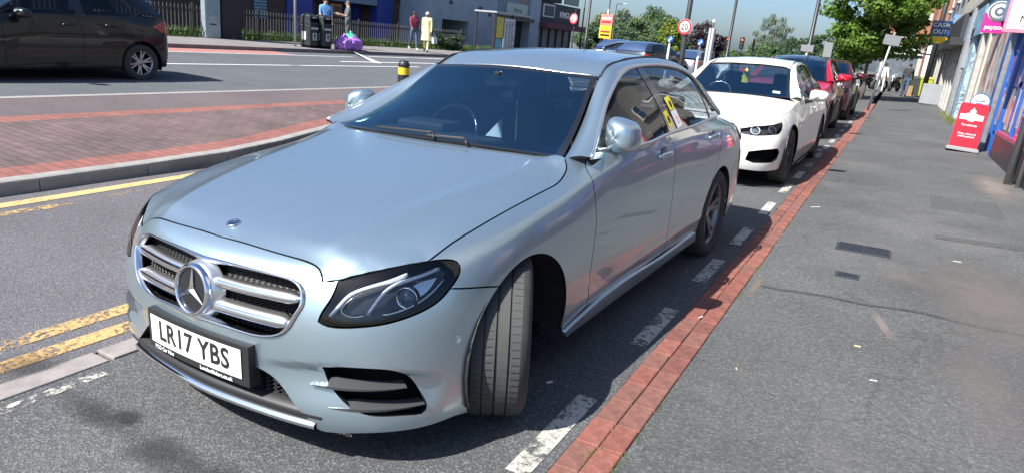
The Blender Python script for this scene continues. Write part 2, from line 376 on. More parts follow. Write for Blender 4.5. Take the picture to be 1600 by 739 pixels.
def strip(name, pts, y0, y1, mat, nseg=1, dz=0.0):
    """sheet along the street through cross-section points [(x,z)...]"""
    n = len(pts); ys = [y0] + [q for q in YS if y0 < q < y1] + [y1]; nseg = len(ys) - 1; m = MB(); up = pts[0][0] > -3.57
    m.add([(x, y, z + dz + (rise(y) if up else 0)) for y in ys for x, z in pts], [[i * n + k, i * n + k + 1, (i + 1) * n + k + 1, (i + 1) * n + k] for i in range(nseg) for k in range(n - 1)])
    return tag(m.build(name, mat), kind='structure')
Y0, Y1 = -14.0, 190.0
strip('ground', [(-900, -.6), (900, -.6)], -900, 1500, principled('earth', (.10, .10, .09), .95, var=(.05, .2)))
def wall_sheet(name, xa, xb, mat):
    ys = sorted(set([-14.0, 60.0] + YS + list(np.arange(0, 31, 1.0)))); m = MB(); v = []
    for y in ys: v += [(xa(y), y, xa(y) * S0 + rise(y)), (xb(y), y, xb(y) * S0 + rise(y))]
    m.add(v, [[2 * i, 2 * i + 1, 2 * i + 3, 2 * i + 2] for i in range(len(ys) - 1)]); return tag(m.build(name, mat), kind='structure')
drift = lambda y: max(0, min(y, 30) - 3) * .0045
PAVE = wall_sheet('pavement', lambda y: 1.408 + drift(y), lambda y: 9.0, TAR_PAVE)
wall_sheet('parking_bay', lambda y: -.80, lambda y: 1.206 + drift(y), TAR_BAY)
strip('far_ground', [(-2.0, .0), (40, 1.3)], 60.0, 190, TAR_PAVE)
strip('near_carriageway', [(-3.56, .05), (-.93, -.034)], Y0, Y1, TAR_ROAD)
strip('far_carriageway', [(-16.0, .32), (-7.46, .185)], Y0, Y1, TAR_FAR)
strip('verge_soil', [(-23.5, .49), (-19.6, .475)], Y0, Y1, principled('soil', (.09, .085, .06), .95, var=(3, .4)))
strip('far_pavement', [(-19.6, .482), (-16.14, .43)], Y0, Y1, asphalt('far_pavement_tarmac', (.20, .185, .185), .3, (.35, .33, .33), .12))
strip('far_pavement_back', [(-60, .6), (-23.5, .488)], Y0, Y1, TAR_FAR)

# block paving (too fine to build at this distance): red and grey blocks with joints
def blocks(name, c1, c2, mortar, bw=.2, bh=.1, rot=0.0, grit=.25):
    m = bpy.data.materials.new(name); m.use_nodes = True; nt = m.node_tree; N = nt.nodes; L = nt.links; b = N['Principled BSDF']
    tc = N.new('ShaderNodeTexCoord'); mp = N.new('ShaderNodeMapping'); mp.inputs['Rotation'].default_value = (0, 0, rot); L.new(tc.outputs['Object'], mp.inputs[0])
    br = N.new('ShaderNodeTexBrick'); br.inputs['Color1'].default_value = (*c1, 1); br.inputs['Color2'].default_value = (*c2, 1); br.inputs['Mortar'].default_value = (*mortar, 1)
    br.inputs['Scale'].default_value = 1; br.inputs['Brick Width'].default_value = bw; br.inputs['Row Height'].default_value = bh; br.inputs['Mortar Size'].default_value = .006; br.inputs['Bias'].default_value = -.1
    L.new(mp.outputs[0], br.inputs['Vector'])
    n = N.new('ShaderNodeTexNoise'); n.inputs['Scale'].default_value = 1.6; n.inputs['Detail'].default_value = 10; n.inputs['Roughness'].default_value = .75; L.new(tc.outputs['Object'], n.inputs['Vector'])
    r = N.new('ShaderNodeMapRange'); r.inputs[1].default_value = .3; r.inputs[2].default_value = .7; r.inputs[3].default_value = 1 - grit; r.inputs[4].default_value = 1 + grit; L.new(n.outputs[0], r.inputs[0])
    mx = N.new('ShaderNodeMix'); mx.data_type = 'RGBA'; mx.blend_type = 'MULTIPLY'; mx.inputs[0].default_value = 1; L.new(br.outputs[0], mx.inputs[6]); L.new(r.outputs[0], mx.inputs[7])
    L.new(mx.outputs[2], b.inputs['Base Color']); b.inputs['Roughness'].default_value = .9
    bp = N.new('ShaderNodeBump'); bp.inputs['Strength'].default_value = .6; bp.inputs['Distance'].default_value = .006; bp.invert = True; L.new(br.outputs['Fac'], bp.inputs['Height']); L.new(bp.outputs[0], b.inputs['Normal'])
    return m
def ribbon(name, xa, xb, ys, za, zb, mat, kind='structure', parent=None):
    """strip between two curves xa(y), xb(y)"""
    m = MB(); v = []
    for y in ys: v += [(xa(y), y, za(y) if callable(za) else za), (xb(y), y, zb(y) if callable(zb) else zb)]
    m.add(v, [[2 * i, 2 * i + 1, 2 * i + 3, 2 * i + 2] for i in range(len(ys) - 1)])
    o = m.build(name, mat, parent)
    if kind and not parent: tag(o, kind=kind)
    return o
kx = lambda y: float(np.interp(y, [-14, 1.0, 2.5, 3.4, 4.5, 6, 9, 14, 40], [-3.45, -3.56, -3.63, -3.74, -4.10, -4.6, -5.2, -5.6, -6.2]))
ISY = list(np.linspace(-14, 0, 8)) + list(np.linspace(.5, 14, 28)) + [20, 30, 46]
iz = lambda x: float(np.interp(x, [-7.4, -3.6], [.25, .152]))
ribbon('island_paving', lambda y: -5.85, lambda y: kx(y) - .42, ISY, lambda y: iz(-5.85), lambda y: iz(kx(y) - .42), blocks('grey_blocks', (.138, .094, .090), (.106, .073, .071), (.062, .05, .05), rot=.0, grit=.35))
ribbon('island_border', lambda y: kx(y) - .42, lambda y: kx(y) - .14, ISY, lambda y: iz(kx(y) - .42), lambda y: iz(kx(y) - .14), blocks('red_blocks', (.26, .098, .080), (.215, .082, .068), (.11, .07, .06)))
ribbon('island_far_border', lambda y: -6.13, lambda y: -5.85, ISY, iz(-6.13), iz(-5.85), MATS.get('x') or bpy.data.materials['red_blocks'])
ribbon('island_far_strip', lambda y: -7.28, lambda y: -6.13, ISY, iz(-7.28), iz(-6.13), asphalt('island_tarmac', (.118, .096, .098), .3, (.27, .24, .24), .12))
# kerbs, stone by stone
KERB = principled('kerb_concrete', (.26, .25, .235), .9, bump=(70, .4, .004), var=(7, .22))
kerb = tag(bpy.data.objects.new('island_kerb', None), 'concrete kerb around the block-paved traffic island', 'kerb'); COL.objects.link(kerb)
y = -2.4
while y < 9.0:
    y1 = y + .905; xa, xb = kx(y), kx(y1 - .008)
    m = MB(); t0, t1 = iz(xa) + .004, iz(xb) + .004; r = .022; w = .135; zb = .0
    A_ = [(xa, y), (xb, y1 - .008)]; v = []
    for (x, yy), tt in zip(A_, (t0, t1)):
        v += [(x, yy, zb), (x, yy, tt - r), (x - r * .3, yy, tt - r * .3), (x - r, yy, tt), (x - w, yy, tt), (x - w, yy, zb)]
    m.add(v, [[k, (k + 1) % 6, 6 + (k + 1) % 6, 6 + k][::-1] for k in range(6)] + [[0, 1, 2, 3, 4, 5][::-1], [6, 7, 8, 9, 10, 11]])
    m.build('kerb_stone', KERB, kerb); y = y1
ribbon('island_back_kerb', lambda y: -7.42, lambda y: -7.28, ISY, iz(-7.4) + .003, iz(-7.28) + .003, KERB)
m = MB(); m.bbox((-7.42, -14, .1), (-7.425, 46, iz(-7.4) + .003)); tag(m.build('island_back_kerb_face', KERB), kind='structure')
fk = tag(bpy.data.objects.new('far_kerb', None), 'dark granite kerb along the far pavement', 'kerb'); COL.objects.link(fk)
FARK = principled('far_kerb_stone', (.17, .15, .15), .9, var=(4, .25))
me = MB(); me.bbox((-16.14, .005, .25), (-15.98, 1.795, .436)); kme = me.mesh('kerb_stone'); kme.materials.append(FARK)
for i in range(34): o = new_obj('kerb_stone', kme, fk); o.location = (0, -6 + i * 1.8, 0)
# flush stones between bay and carriageway
es = tag(bpy.data.objects.new('edging_stones', None), 'flush worn stone edging between the parking bay and the road', 'edging'); COL.objects.link(es)
ESM = principled('edging_stone', (.24, .215, .205), .9, bump=(60, .5, .004), var=(10, .25))
yy = -2.65
for k, ln in enumerate([.92, .90, .91, .66, .90, .90, .9, .9, .9, .9, .9, .9, .9]):
    y1 = yy + ln
    if k != 3 or True:
        m = MB(); z0 = -.031; j = rnd.uniform(-.006, .006)
        m.add([(-.935 + j, yy + .01, z0 - .05), (-.80 + j, yy + .01, z0 - .05), (-.80, y1, z0 - .05), (-.935, y1, z0 - .05), (-.935 + j, yy + .01, z0 + .006), (-.80 + j, yy + .01, z0 + .010), (-.80, y1, z0 + .009), (-.935, y1, z0 + .005)],
              [(0, 3, 2, 1), (4, 5, 6, 7), (0, 1, 5, 4), (1, 2, 6, 5), (2, 3, 7, 6), (3, 0, 4, 7)])
        m.build('edging_stone', ESM, es, bevel=.006)
    yy = y1 + .012
strip('edging_bed', [(-.94, -.042), (-.79, -.036)], Y0, 60, TAR_BAY)
# red brick strip, laid brick by brick near the camera
BRICK_M = [principled('brick_red_%d' % i, c, .88, bump=(45, .7, .005), var=(18, .42)) for i, c in enumerate([(.195, .070, .053), (.155, .060, .048), (.22, .082, .062), (.175, .077, .062)])]
bs = tag(bpy.data.objects.new('brick_strip', None), 'double row of red bricks between the bay and the pavement', 'brick strip'); COL.objects.link(bs)
def brick_mesh(mt):
    m = MB(); w, l, h = .0955, .190, .05; c = .004
    m.add([(0, 0, -h), (w, 0, -h), (w, l, -h), (0, l, -h), (0, 0, -c), (w, 0, -c), (w, l, -c), (0, l, -c), (c, c, 0), (w - c, c, 0), (w - c, l - c, 0), (c, l - c, 0)],
          [(0, 1, 5, 4), (1, 2, 6, 5), (2, 3, 7, 6), (3, 0, 4, 7), (4, 5, 9, 8), (5, 6, 10, 9), (6, 7, 11, 10), (7, 4, 8, 11), (8, 9, 10, 11)])
    me = m.mesh('brick'); me.materials.append(mt); return me
BM = [brick_mesh(q) for q in BRICK_M]
for c in range(2):
    for k in range(72):
        x = 1.207 + c * .1005 + max(0, -.62 + k * .1955 - 3) * .0045; o = new_obj('brick', rnd.choice(BM), bs)
        o.location = (x + rnd.uniform(-.0015, .0015), -.62 + k * .1955 + rnd.uniform(-.0015, .0015) , (x + .05) * S0 + rise(-.62 + k * .1955) + rnd.uniform(-.001, .004))
        o.rotation_euler = (rnd.uniform(-.012, .012), -S0 + rnd.uniform(-.015, .015), rnd.uniform(-.008, .008))
strip('brick_bed', [(1.2, 1.2 * S0 - .007), (1.47, 1.47 * S0 - .007)], Y0, 13.46, asphalt('joint_sand', (.16, .13, .11), .3, (.3, .28, .25), .3))
strip('brick_strip_far', [(1.27, 1.27 * S0 + .003), (1.49, 1.49 * S0 + .003)], 13.46, 30, bpy.data.materials['red_blocks'])

# ------------------------------------------------------------------ painted markings
def worn_paint(name, col, wear=.5, scale=30):
    m = bpy.data.materials.new(name); m.use_nodes = True; nt = m.node_tree; N = nt.nodes; L = nt.links; b = N['Principled BSDF']; out = N['Material Output']
    b.inputs['Base Color'].default_value = (*col, 1); b.inputs['Roughness'].default_value = .75
    tc = N.new('ShaderNodeTexCoord'); n = N.new('ShaderNodeTexNoise'); n.inputs['Scale'].default_value = scale; n.inputs['Detail'].default_value = 8; n.inputs['Roughness'].default_value = .75; L.new(tc.outputs['Object'], n.inputs['Vector'])
    n2 = N.new('ShaderNodeTexNoise'); n2.inputs['Scale'].default_value = 4; n2.inputs['Detail'].default_value = 6; L.new(tc.outputs['Object'], n2.inputs['Vector'])
    ad = N.new('ShaderNodeMath'); ad.operation = 'MULTIPLY_ADD'; ad.inputs[1].default_value = .55; L.new(n2.outputs[0], ad.inputs[0]); L.new(n.outputs[0], ad.inputs[2])
    r = N.new('ShaderNodeMapRange'); r.inputs[1].default_value = wear + .12; r.inputs[2].default_value = wear + .26; L.new(ad.outputs[0], r.inputs[0])
    t = N.new('ShaderNodeBsdfTransparent'); mx = N.new('ShaderNodeMixShader'); L.new(r.outputs[0], mx.inputs[0]); L.new(t.outputs[0], mx.inputs[1]); L.new(b.outputs[0], mx.inputs[2]); L.new(mx.outputs[0], out.inputs[0])
    r3 = N.new('ShaderNodeMapRange'); r3.inputs[3].default_value = .75; r3.inputs[4].default_value = 1.15; L.new(n.outputs[0], r3.inputs[0])
    c = N.new('ShaderNodeMix'); c.data_type = 'RGBA'; c.blend_type = 'MULTIPLY'; c.inputs[0].default_value = 1; c.inputs[6].default_value = (*col, 1); L.new(r3.outputs[0], c.inputs[7]); L.new(c.outputs[2], b.inputs['Base Color'])
    return m
WP = worn_paint('worn_white_paint', (.43, .42, .38), .52); WPx = worn_paint('very_worn_white_paint', (.52, .50, .45), .62)
YP = worn_paint('worn_yellow_paint', (.52, .335, .14), .55, 40); YPx = worn_paint('faded_yellow_paint', (.50, .33, .14), .58, 40); YPs = worn_paint('yellow_paint', (.56, .38, .17), .44); YPf = worn_paint('ghost_yellow_paint', (.50, .33, .15), .68, 40)
WPs = worn_paint('white_paint', (.68, .69, .68), .3)
def mark(pts, mat, dz=.004, name='road_marking'):
    m = MB(); m.add([(x, y, gzy(x, y) + dz) for x, y in pts], [list(range(len(pts)))]); return tag(m.build(name, mat), kind='structure')
def rect(x0, x1, y0, y1, mat, dz=.004, sk=0.0):
    if x0 > 0: x0 += drift(y0); x1 += drift(y0)
    return mark([(x0, y0), (x1, y0), (x1 + sk, y1), (x0 + sk, y1)], mat, dz)
for i, y0 in enumerate([.42, 1.74, 3.0, 4.17, 5.45, 6.75, 7.95, 9.2, 10.4, 11.7, 12.9, 14.2, 15.5, 17, 18.5, 20, 21.5, 23]): rect(1.075, 1.165, y0, y0 + (.64 if i else .66), WP if i != 7 else WPx)
rect(-.745, -.685, -2.5, .03, WPx)
rect(-1.12, -1.02, -8, 3.8, YP, .004); rect(-1.31, -1.21, -8, 3.8, YPx, .004)
def kline(d, w, mat):
    ys = list(np.linspace(-6, 12, 40)); ribbon('road_marking', lambda y: kx(y) + d, lambda y: kx(y) + d + w, ys, lambda y: gzy(-3.5, y) - gz(-3.5) + gz(kx(y) + d) + .004, lambda y: gzy(-3.5, y) - gz(-3.5) + gz(kx(y) + d + w) + .004, mat)
kline(.17, .11, YPs); kline(.37, .10, YPf)
for y0 in (-6, -1.5, 3.0, 7.6, 11.4, 19.5, 26, 32): rect(-11.93, -11.82, y0, y0 + (4.2 if y0 < 8 else 5.6), WPs)
rect(-14.85, -14.75, -10, 17.0, WPs); mark([(-16.1, 18.4), (-15.9, 18.4), (-12.8, 16.2), (-12.95, 15.95)], WPs); rect(-13.2, -13.05, 14.6, 23, WPs); rect(-15.2, -15.05, 18.2, 23, WPs)
mark([(-15.95, -10), (-14.9, -10), (-14.9, 14.5), (-15.95, 14.5)], worn_paint('red_lane', (.36, .17, .15), .2), .0035)
# ------------------------------------------------------------------ smooth car surfaces
def sp_basis(k, t):
    k = np.asarray(k, float); t = np.atleast_1d(np.asarray(t, float)); n = len(k); h = np.diff(k)
    A_ = np.zeros((n, n)); D = np.zeros((n, n)); A_[0, 0] = A_[-1, -1] = 1
    for i in range(1, n - 1):
        A_[i, i - 1] = h[i - 1]; A_[i, i] = 2 * (h[i - 1] + h[i]); A_[i, i + 1] = h[i]
        D[i, i - 1] = 6 / h[i - 1]; D[i, i] = -6 / h[i - 1] - 6 / h[i]; D[i, i + 1] = 6 / h[i]
    Mm = np.linalg.solve(A_, D)
    tc = np.clip(t, k[0], k[-1]); i = np.clip(np.searchsorted(k, tc, side='right') - 1, 0, n - 2)
    a = (k[i + 1] - tc) / h[i]; b = 1 - a; B = np.zeros((len(t), n)); r = np.arange(len(t))
    B[r, i] += a; B[r, i + 1] += b
    B += (((a**3 - a) * h[i]**2 / 6)[:, None]) * Mm[i] + (((b**3 - b) * h[i]**2 / 6)[:, None]) * Mm[i + 1]
    e = t - tc
    if np.any(e):
        G = np.zeros((len(t), n)); G[r, i] -= 1 / h[i]; G[r, i + 1] += 1 / h[i]
        G += ((-(3 * a * a - 1) * h[i] / 6)[:, None]) * Mm[i] + (((3 * b * b - 1) * h[i] / 6)[:, None]) * Mm[i + 1]
        B += e[:, None] * G
    return B
def bc(u, v):
    u = np.atleast_1d(np.asarray(u, float)); v = np.atleast_1d(np.asarray(v, float)); return np.broadcast_arrays(u, v)
class Net:
    def __init__(s, uk, vk, C): s.u = np.asarray(uk, float); s.v = np.asarray(vk, float); s.C = np.asarray(C, float)
    def __call__(s, u, v):
        u, v = bc(u, v); return np.einsum('ni,nj,ijk->nk', sp_basis(s.u, u), sp_basis(s.v, v), s.C)
    def nrm(s, u, v, e=1e-4):
        u, v = bc(u, v); n = np.cross(s(u + e, v) - s(u - e, v), s(u, v + e) - s(u, v - e))
        return n / np.maximum(np.linalg.norm(n, axis=1, keepdims=True), 1e-12)
class Height:
    def __init__(s, lk, bk, Z): s.u = np.asarray(lk, float); s.v = np.asarray(bk, float); s.Z = np.asarray(Z, float)
    def __call__(s, u, v):
        u, v = bc(u, v); return np.stack([u, v, np.einsum('ni,nj,ij->n', sp_basis(s.u, u), sp_basis(s.v, v), s.Z)], 1)
    nrm = Net.nrm
def belt(ST):
    """wall of the car: plan stations with rows of (inward offset, height), mirrored through the nose"""
    pl = np.array([s[0] for s in ST], float); n = len(pl)
    full = np.concatenate([pl[:0:-1] * [-1, 1], pl])
    d = np.r_[0, np.cumsum(np.linalg.norm(np.diff(full, axis=0), axis=1))]; s = d - d[n - 1]
    g = lambda t: sp_basis(s, t) @ full
    tan = g(s + 1e-3) - g(s - 1e-3); tan /= np.linalg.norm(tan, axis=1, keepdims=True)
    inw = np.stack([-tan[:, 1], tan[:, 0]], 1)
    rows = [st[1] for st in ST]; rows = rows[:0:-1] + rows
    C = np.zeros((len(full), len(rows[0]), 3))
    for i in range(len(full)):
        for j, (o, z) in enumerate(rows[i]):
            p = full[i] + inw[i] * o; C[i, j] = (p[0], p[1], z)
    return Net(s, np.arange(len(rows[0])), C)
def mirror_cols(rows):
    """rows per b of values at l>=0 -> symmetric grid [l,b]"""
    H = np.array(rows, float); return np.concatenate([H[:, :0:-1], H], 1).T
def curve(pts, n=None, step=0.02, vs=0.1):
    """spline through 2D points; step in metres with rows scaled by vs"""
    P = np.array(pts, float)
    if len(P) == 2 or n == 1:
        pass
    sc = np.array([1, vs]); d = np.r_[0, np.cumsum(np.maximum(np.linalg.norm(np.diff(P * sc, axis=0), axis=1), 1e-6))]
    m = max(2, int(math.ceil(d[-1] / step)) + 1)
    t = np.linspace(0, d[-1], m)
    if len(P) == 2: return P[0] + (P[1] - P[0]) * (t / d[-1])[:, None]
    return sp_basis(d, t) @ P
def path(*segs, step=0.02, vs=0.1):
    """closed outline from smooth pieces; corners where pieces meet"""
    out = []
    for s in segs:
        c = curve(s, step=step, vs=vs) if len(s) > 1 else np.array(s, float)
        out.append(c if not out or np.linalg.norm(out[-1][-1] - c[0]) > 1e-6 else c[1:])
    P = np.concatenate(out)
    if np.linalg.norm(P[0] - P[-1]) < 1e-6: P = P[:-1]
    return P
def inside(P, poly):
    x, y = P[:, 0], P[:, 1]; r = np.zeros(len(P), bool); n = len(poly)
    for i in range(n):
        x1, y1 = poly[i]; x2, y2 = poly[(i + 1) % n]
        c = ((y1 > y) != (y2 > y))
        if not c.any(): continue
        with np.errstate(divide='ignore', invalid='ignore'):
            xi = (x2 - x1) * (y - y1) / (y2 - y1 + 1e-30) + x1
        r ^= c & (x < xi)
    return r
def dist_poly(P, poly):
    D = np.full(len(P), 1e9); n = len(poly)
    for i in range(n):
        a = poly[i]; b = poly[(i + 1) % n]; ab = b - a; t = np.clip(((P - a) @ ab) / max(ab @ ab, 1e-12), 0, 1)
        D = np.minimum(D, np.linalg.norm(P - a - t[:, None] * ab, axis=1))
    return D
def panel(name, S, outer, holes=(), res=0.02, mat=None, parent=None, flip=False, flange=0.014, gap=0.0030, off=0.0, vs=0.1, mirror=False, fn=None):
    """a sheet cut out of surface S: outline and holes in S's parameters, edges turned inwards by flange.
    fn(points,uv) may displace the points."""
    sc = np.array([1.0, vs]); loops = [np.asarray(outer, float) * sc] + [np.asarray(h, float) * sc for h in holes]
    lo, hi = loops[0].min(0), loops[0].max(0)
    gx, gy = np.arange(lo[0] + res / 2, hi[0], res), np.arange(lo[1] + res / 2, hi[1], res)
    G = np.stack(np.meshgrid(gx, gy, indexing='ij'), -1).reshape(-1, 2)
    if len(G):
        ok = inside(G, loops[0])
        for h in loops[1:]: ok &= ~inside(G, h)
        G = G[ok]
    if len(G):
        for L in loops:
            G = G[dist_poly(G, L) > 0.45 * res]
            if not len(G): break
    pts = []; edges = []
    for L in loops:
        b = len(pts); pts += [tuple(p) for p in L]; edges += [(b + i, b + (i + 1) % len(L)) for i in range(len(L))]
    pts += [tuple(p) for p in G]
    V, E_, F, _, _, _ = delaunay_2d_cdt([Vector(p) for p in pts], edges, [], 0, 1e-7)
    V = np.array([tuple(p) for p in V]); F = np.array([list(f) for f in F if len(f) == 3])
    cen = V[F].mean(1); ok = inside(cen, loops[0])
    for h in loops[1:]: ok &= ~inside(cen, h)
    F = F[ok]
    used = np.unique(F); remap = -np.ones(len(V), int); remap[used] = np.arange(len(used)); V = V[used]; F = remap[F]
    uv = V / sc
    P = S(uv[:, 0], uv[:, 1]); N = S.nrm(uv[:, 0], uv[:, 1])
    if flip: N = -N
    if fn is not None: P = fn(P, uv, N)
    if off: P = P + N * off
    # orient faces with the normals
    fnrm = np.cross(P[F[:, 1]] - P[F[:, 0]], P[F[:, 2]] - P[F[:, 0]]); bad = np.einsum('ij,ij->i', fnrm, N[F[:, 0]]) < 0
    F[bad] = F[bad][:, ::-1]
    if fn is not None:                                   # the skin was displaced: take the normals from the mesh itself
        fnrm = np.cross(P[F[:, 1]] - P[F[:, 0]], P[F[:, 2]] - P[F[:, 0]]); N = np.zeros_like(P)
        for k in range(3): np.add.at(N, F[:, k], fnrm)
        N /= np.maximum(np.linalg.norm(N, axis=1, keepdims=True), 1e-12)
    # boundary edges
    cnt = {}
    for f in F:
        for a, b in ((f[0], f[1]), (f[1], f[2]), (f[2], f[0])): cnt[(a, b)] = 1
    be = [(a, b) for (a, b) in cnt if (b, a) not in cnt]
    inw = np.zeros_like(P)
    for a, b in be:
        t = P[b] - P[a]; t /= max(np.linalg.norm(t), 1e-9)
        for q in (a, b): inw[q] += np.cross(N[q], t)
    L = np.linalg.norm(inw, axis=1); bi = np.where(L > 1e-9)[0]; inw[bi] /= L[bi][:, None]
    if gap: P[bi] += inw[bi] * gap
    verts = [P]; norms = [N]; faces = [list(map(int, f)) for f in F]
    if flange:
        k = len(P); idx = {int(q): i for i, q in enumerate(bi)}; nb = len(bi)
        verts += [P[bi], P[bi] - N[bi] * flange]; nn = -inw[bi] * 0.8 + N[bi] * 0.35; norms += [nn, -inw[bi]]
        for a, b in be:
            a, b = idx[int(a)], idx[int(b)]; faces.append([k + b, k + a, k + nb + a, k + nb + b])
    P = np.concatenate(verts); N = np.concatenate(norms)
    if mirror:
        P = P * [-1, 1, 1]; N = N * [-1, 1, 1]; faces = [f[::-1] for f in faces]
    me = bpy.data.meshes.new(name); me.from_pydata(P.tolist(), [], faces); me.update()
    me.polygons.foreach_set('use_smooth', [True] * len(me.polygons))
    N = N / np.maximum(np.linalg.norm(N, axis=1, keepdims=True), 1e-9)
    me.normals_split_custom_set_from_vertices(N.tolist())
    if flange and SHUT_LINE is not None:
        me.materials.append(mat); me.materials.append(SHUT_LINE)
        me.polygons.foreach_set('material_index', [0 if len(f) == 3 else 1 for f in faces])
    return new_obj(name, me, parent, mat)
SHUT_LINE = None
def mir(poly): return np.asarray(poly, float) * [-1, 1]
def sheet(name, S, us, vs_, mat, parent, off=0.0, flip=False, mirror=False):
    """untrimmed grid of a surface"""
    U, V = np.meshgrid(us, vs_, indexing='ij'); nu, nv = len(us), len(vs_)
    P = S(U.ravel(), V.ravel()); N = S.nrm(U.ravel(), V.ravel())
    if flip: N = -N
    P = P + N * off
    F = [[i * nv + j, (i + 1) * nv + j, (i + 1) * nv + j + 1, i * nv + j + 1] for i in range(nu - 1) for j in range(nv - 1)]
    if flip: F = [f[::-1] for f in F]
    if mirror: P = P * [-1, 1, 1]; F = [f[::-1] for f in F]
    me = bpy.data.meshes.new(name); me.from_pydata(P.tolist(), [], F); me.polygons.foreach_set('use_smooth', [True] * len(F)); me.update()
    return new_obj(name, me, parent, mat)
# ------------------------------------------------------------------ materials for cars
def paint(name, col, metal=0.75, rough=0.34, coat=1.0, flake=0.05, coat_ior=1.5):
    if name in MATS: return MATS[name]
    m = principled(name, col, rough, metal, coat, coat_rough=0.04)
    nt = m.node_tree; b = nt.nodes['Principled BSDF']
    tc = nt.nodes.new('ShaderNodeTexCoord')
    b.inputs['Coat IOR'].default_value = coat_ior
    # road dust: a rougher film, thicker low down
    n = nt.nodes.new('ShaderNodeTexNoise'); n.inputs['Scale'].default_value = 5; n.inputs['Detail'].default_value = 8; n.inputs['Roughness'].default_value = 0.7
    nt.links.new(tc.outputs['Object'], n.inputs['Vector'])
    r = nt.nodes.new('ShaderNodeMapRange'); r.inputs[1].default_value = 0.35; r.inputs[2].default_value = 0.8; r.inputs[3].default_value = 0.012; r.inputs[4].default_value = 0.05
    nt.links.new(n.outputs[0], r.inputs[0]); nt.links.new(r.outputs[0], b.inputs['Coat Roughness'])
    n2 = nt.nodes.new('ShaderNodeTexNoise'); n2.inputs['Scale'].default_value = 900; n2.inputs['Detail'].default_value = 1
    nt.links.new(tc.outputs['Object'], n2.inputs['Vector'])
    r2 = nt.nodes.new('ShaderNodeMapRange'); r2.inputs[3].default_value = 1 - flake; r2.inputs[4].default_value = 1 + flake
    nt.links.new(n2.outputs[0], r2.inputs[0])
    mx = nt.nodes.new('ShaderNodeMix'); mx.data_type = 'RGBA'; mx.blend_type = 'MULTIPLY'; mx.inputs[0].default_value = 1
    mx.inputs[6].default_value = (*col, 1); nt.links.new(r2.outputs[0], mx.inputs[7]); nt.links.new(mx.outputs[2], b.inputs['Base Color'])
    return m
SILVER = paint('silver_paint', (0.46, 0.585, 0.64), 0.86, 0.34, coat_ior=1.65)
CHROME = principled('chrome', (0.86, 0.87, 0.89), 0.07, 1.0)
SHUT_LINE = principled('shut_line', (.012, .013, .014), .8, spec=.1)  # panel edges coloured dark to stand in for shade in the gaps
SATIN = principled('satin_silver', (0.72, 0.72, 0.70), 0.28, 0.9)
BLACKPL = principled('black_plastic', (0.018, 0.019, 0.021), 0.5, bump=(160, 0.15, 0.002))
GLOSSBLK = principled('gloss_black', (0.012, 0.013, 0.015), 0.12, coat=0.6)
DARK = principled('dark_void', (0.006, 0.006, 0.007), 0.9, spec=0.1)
RUBBER = principled('tyre_rubber', (0.040, 0.042, 0.042), 0.82, bump=(60, 0.2, 0.002), var=(14, 0.25))
RUBBER_WORN = principled('tyre_tread', (0.055, 0.058, 0.056), 0.85, bump=(90, 0.25, 0.002), var=(20, 0.2))
ALLOY = principled('alloy', (0.45, 0.45, 0.46), 0.3, 0.9)
ALLOY_DK = principled('alloy_dark', (0.06, 0.06, 0.065), 0.35, 0.6)
GLASS = glass_mat('windscreen_glass', (0.58, 0.74, 0.84), ior=2.9, refl=(.52, .86, 1.0))
GLASS_DK = glass_mat('side_glass', (0.40, 0.45, 0.47))
LAMP_GLASS = glass_mat('lamp_glass', (0.93, 0.95, 0.97))
INTERIOR = principled('interior_black', (0.022, 0.023, 0.026), 0.7, bump=(120, 0.2, 0.002))
SEAT = principled('seat_leather', (0.028, 0.029, 0.032), 0.45, bump=(40, 0.2, 0.004))
HEADLINER = principled('headliner', (0.25, 0.25, 0.24), 0.9)
LED = principled('light_guide', (0.86, 0.88, 0.90), 0.18, .35, spec=0.8)
REDLAMP = principled('red_lamp', (0.35, 0.01, 0.012), 0.12, coat=1.0)
WHITEPL = principled('white_plate', (0.80, 0.80, 0.74), 0.4)
BLACKTX = principled('black_letters', (0.015, 0.015, 0.017), 0.5)
WHITETX = principled('white_letters', (0.8, 0.8, 0.8), 0.5)

def uv_bz(A, b, z, u0, v0=3.0):
    x = np.array([u0, v0], float)
    for _ in range(30):
        p = A(x[0], x[1])[0]; e = 1e-4
        du = (A(x[0] + e, x[1])[0] - p) / e; dv = (A(x[0], x[1] + e)[0] - p) / e
        J = np.array([[du[1], dv[1]], [du[2], dv[2]]]); st = np.linalg.solve(J, [b - p[1], z - p[2]]); x += np.clip(st, -0.5, 0.5)
        if abs(st).max() < 1e-6: break
    return x
def arch_uv(A, cb, cz, r, a0, a1, uoff, n=26, rz=None):
    """wheel arch outline; angle from front (180) over the top (90) to the rear (0)"""
    out = []
    for a in np.linspace(a0, a1, n):
        b = cb + r * math.cos(RAD(a)); z = cz + (rz or r) * math.sin(RAD(a))
        out.append(tuple(uv_bz(A, b, z, b + uoff, 3.0)))
    return out
def pts_on(S, uv, off=0.0, flip=False):
    uv = np.asarray(uv, float); N = S.nrm(uv[:, 0], uv[:, 1]); N = -N if flip else N
    return S(uv[:, 0], uv[:, 1]) + N * off

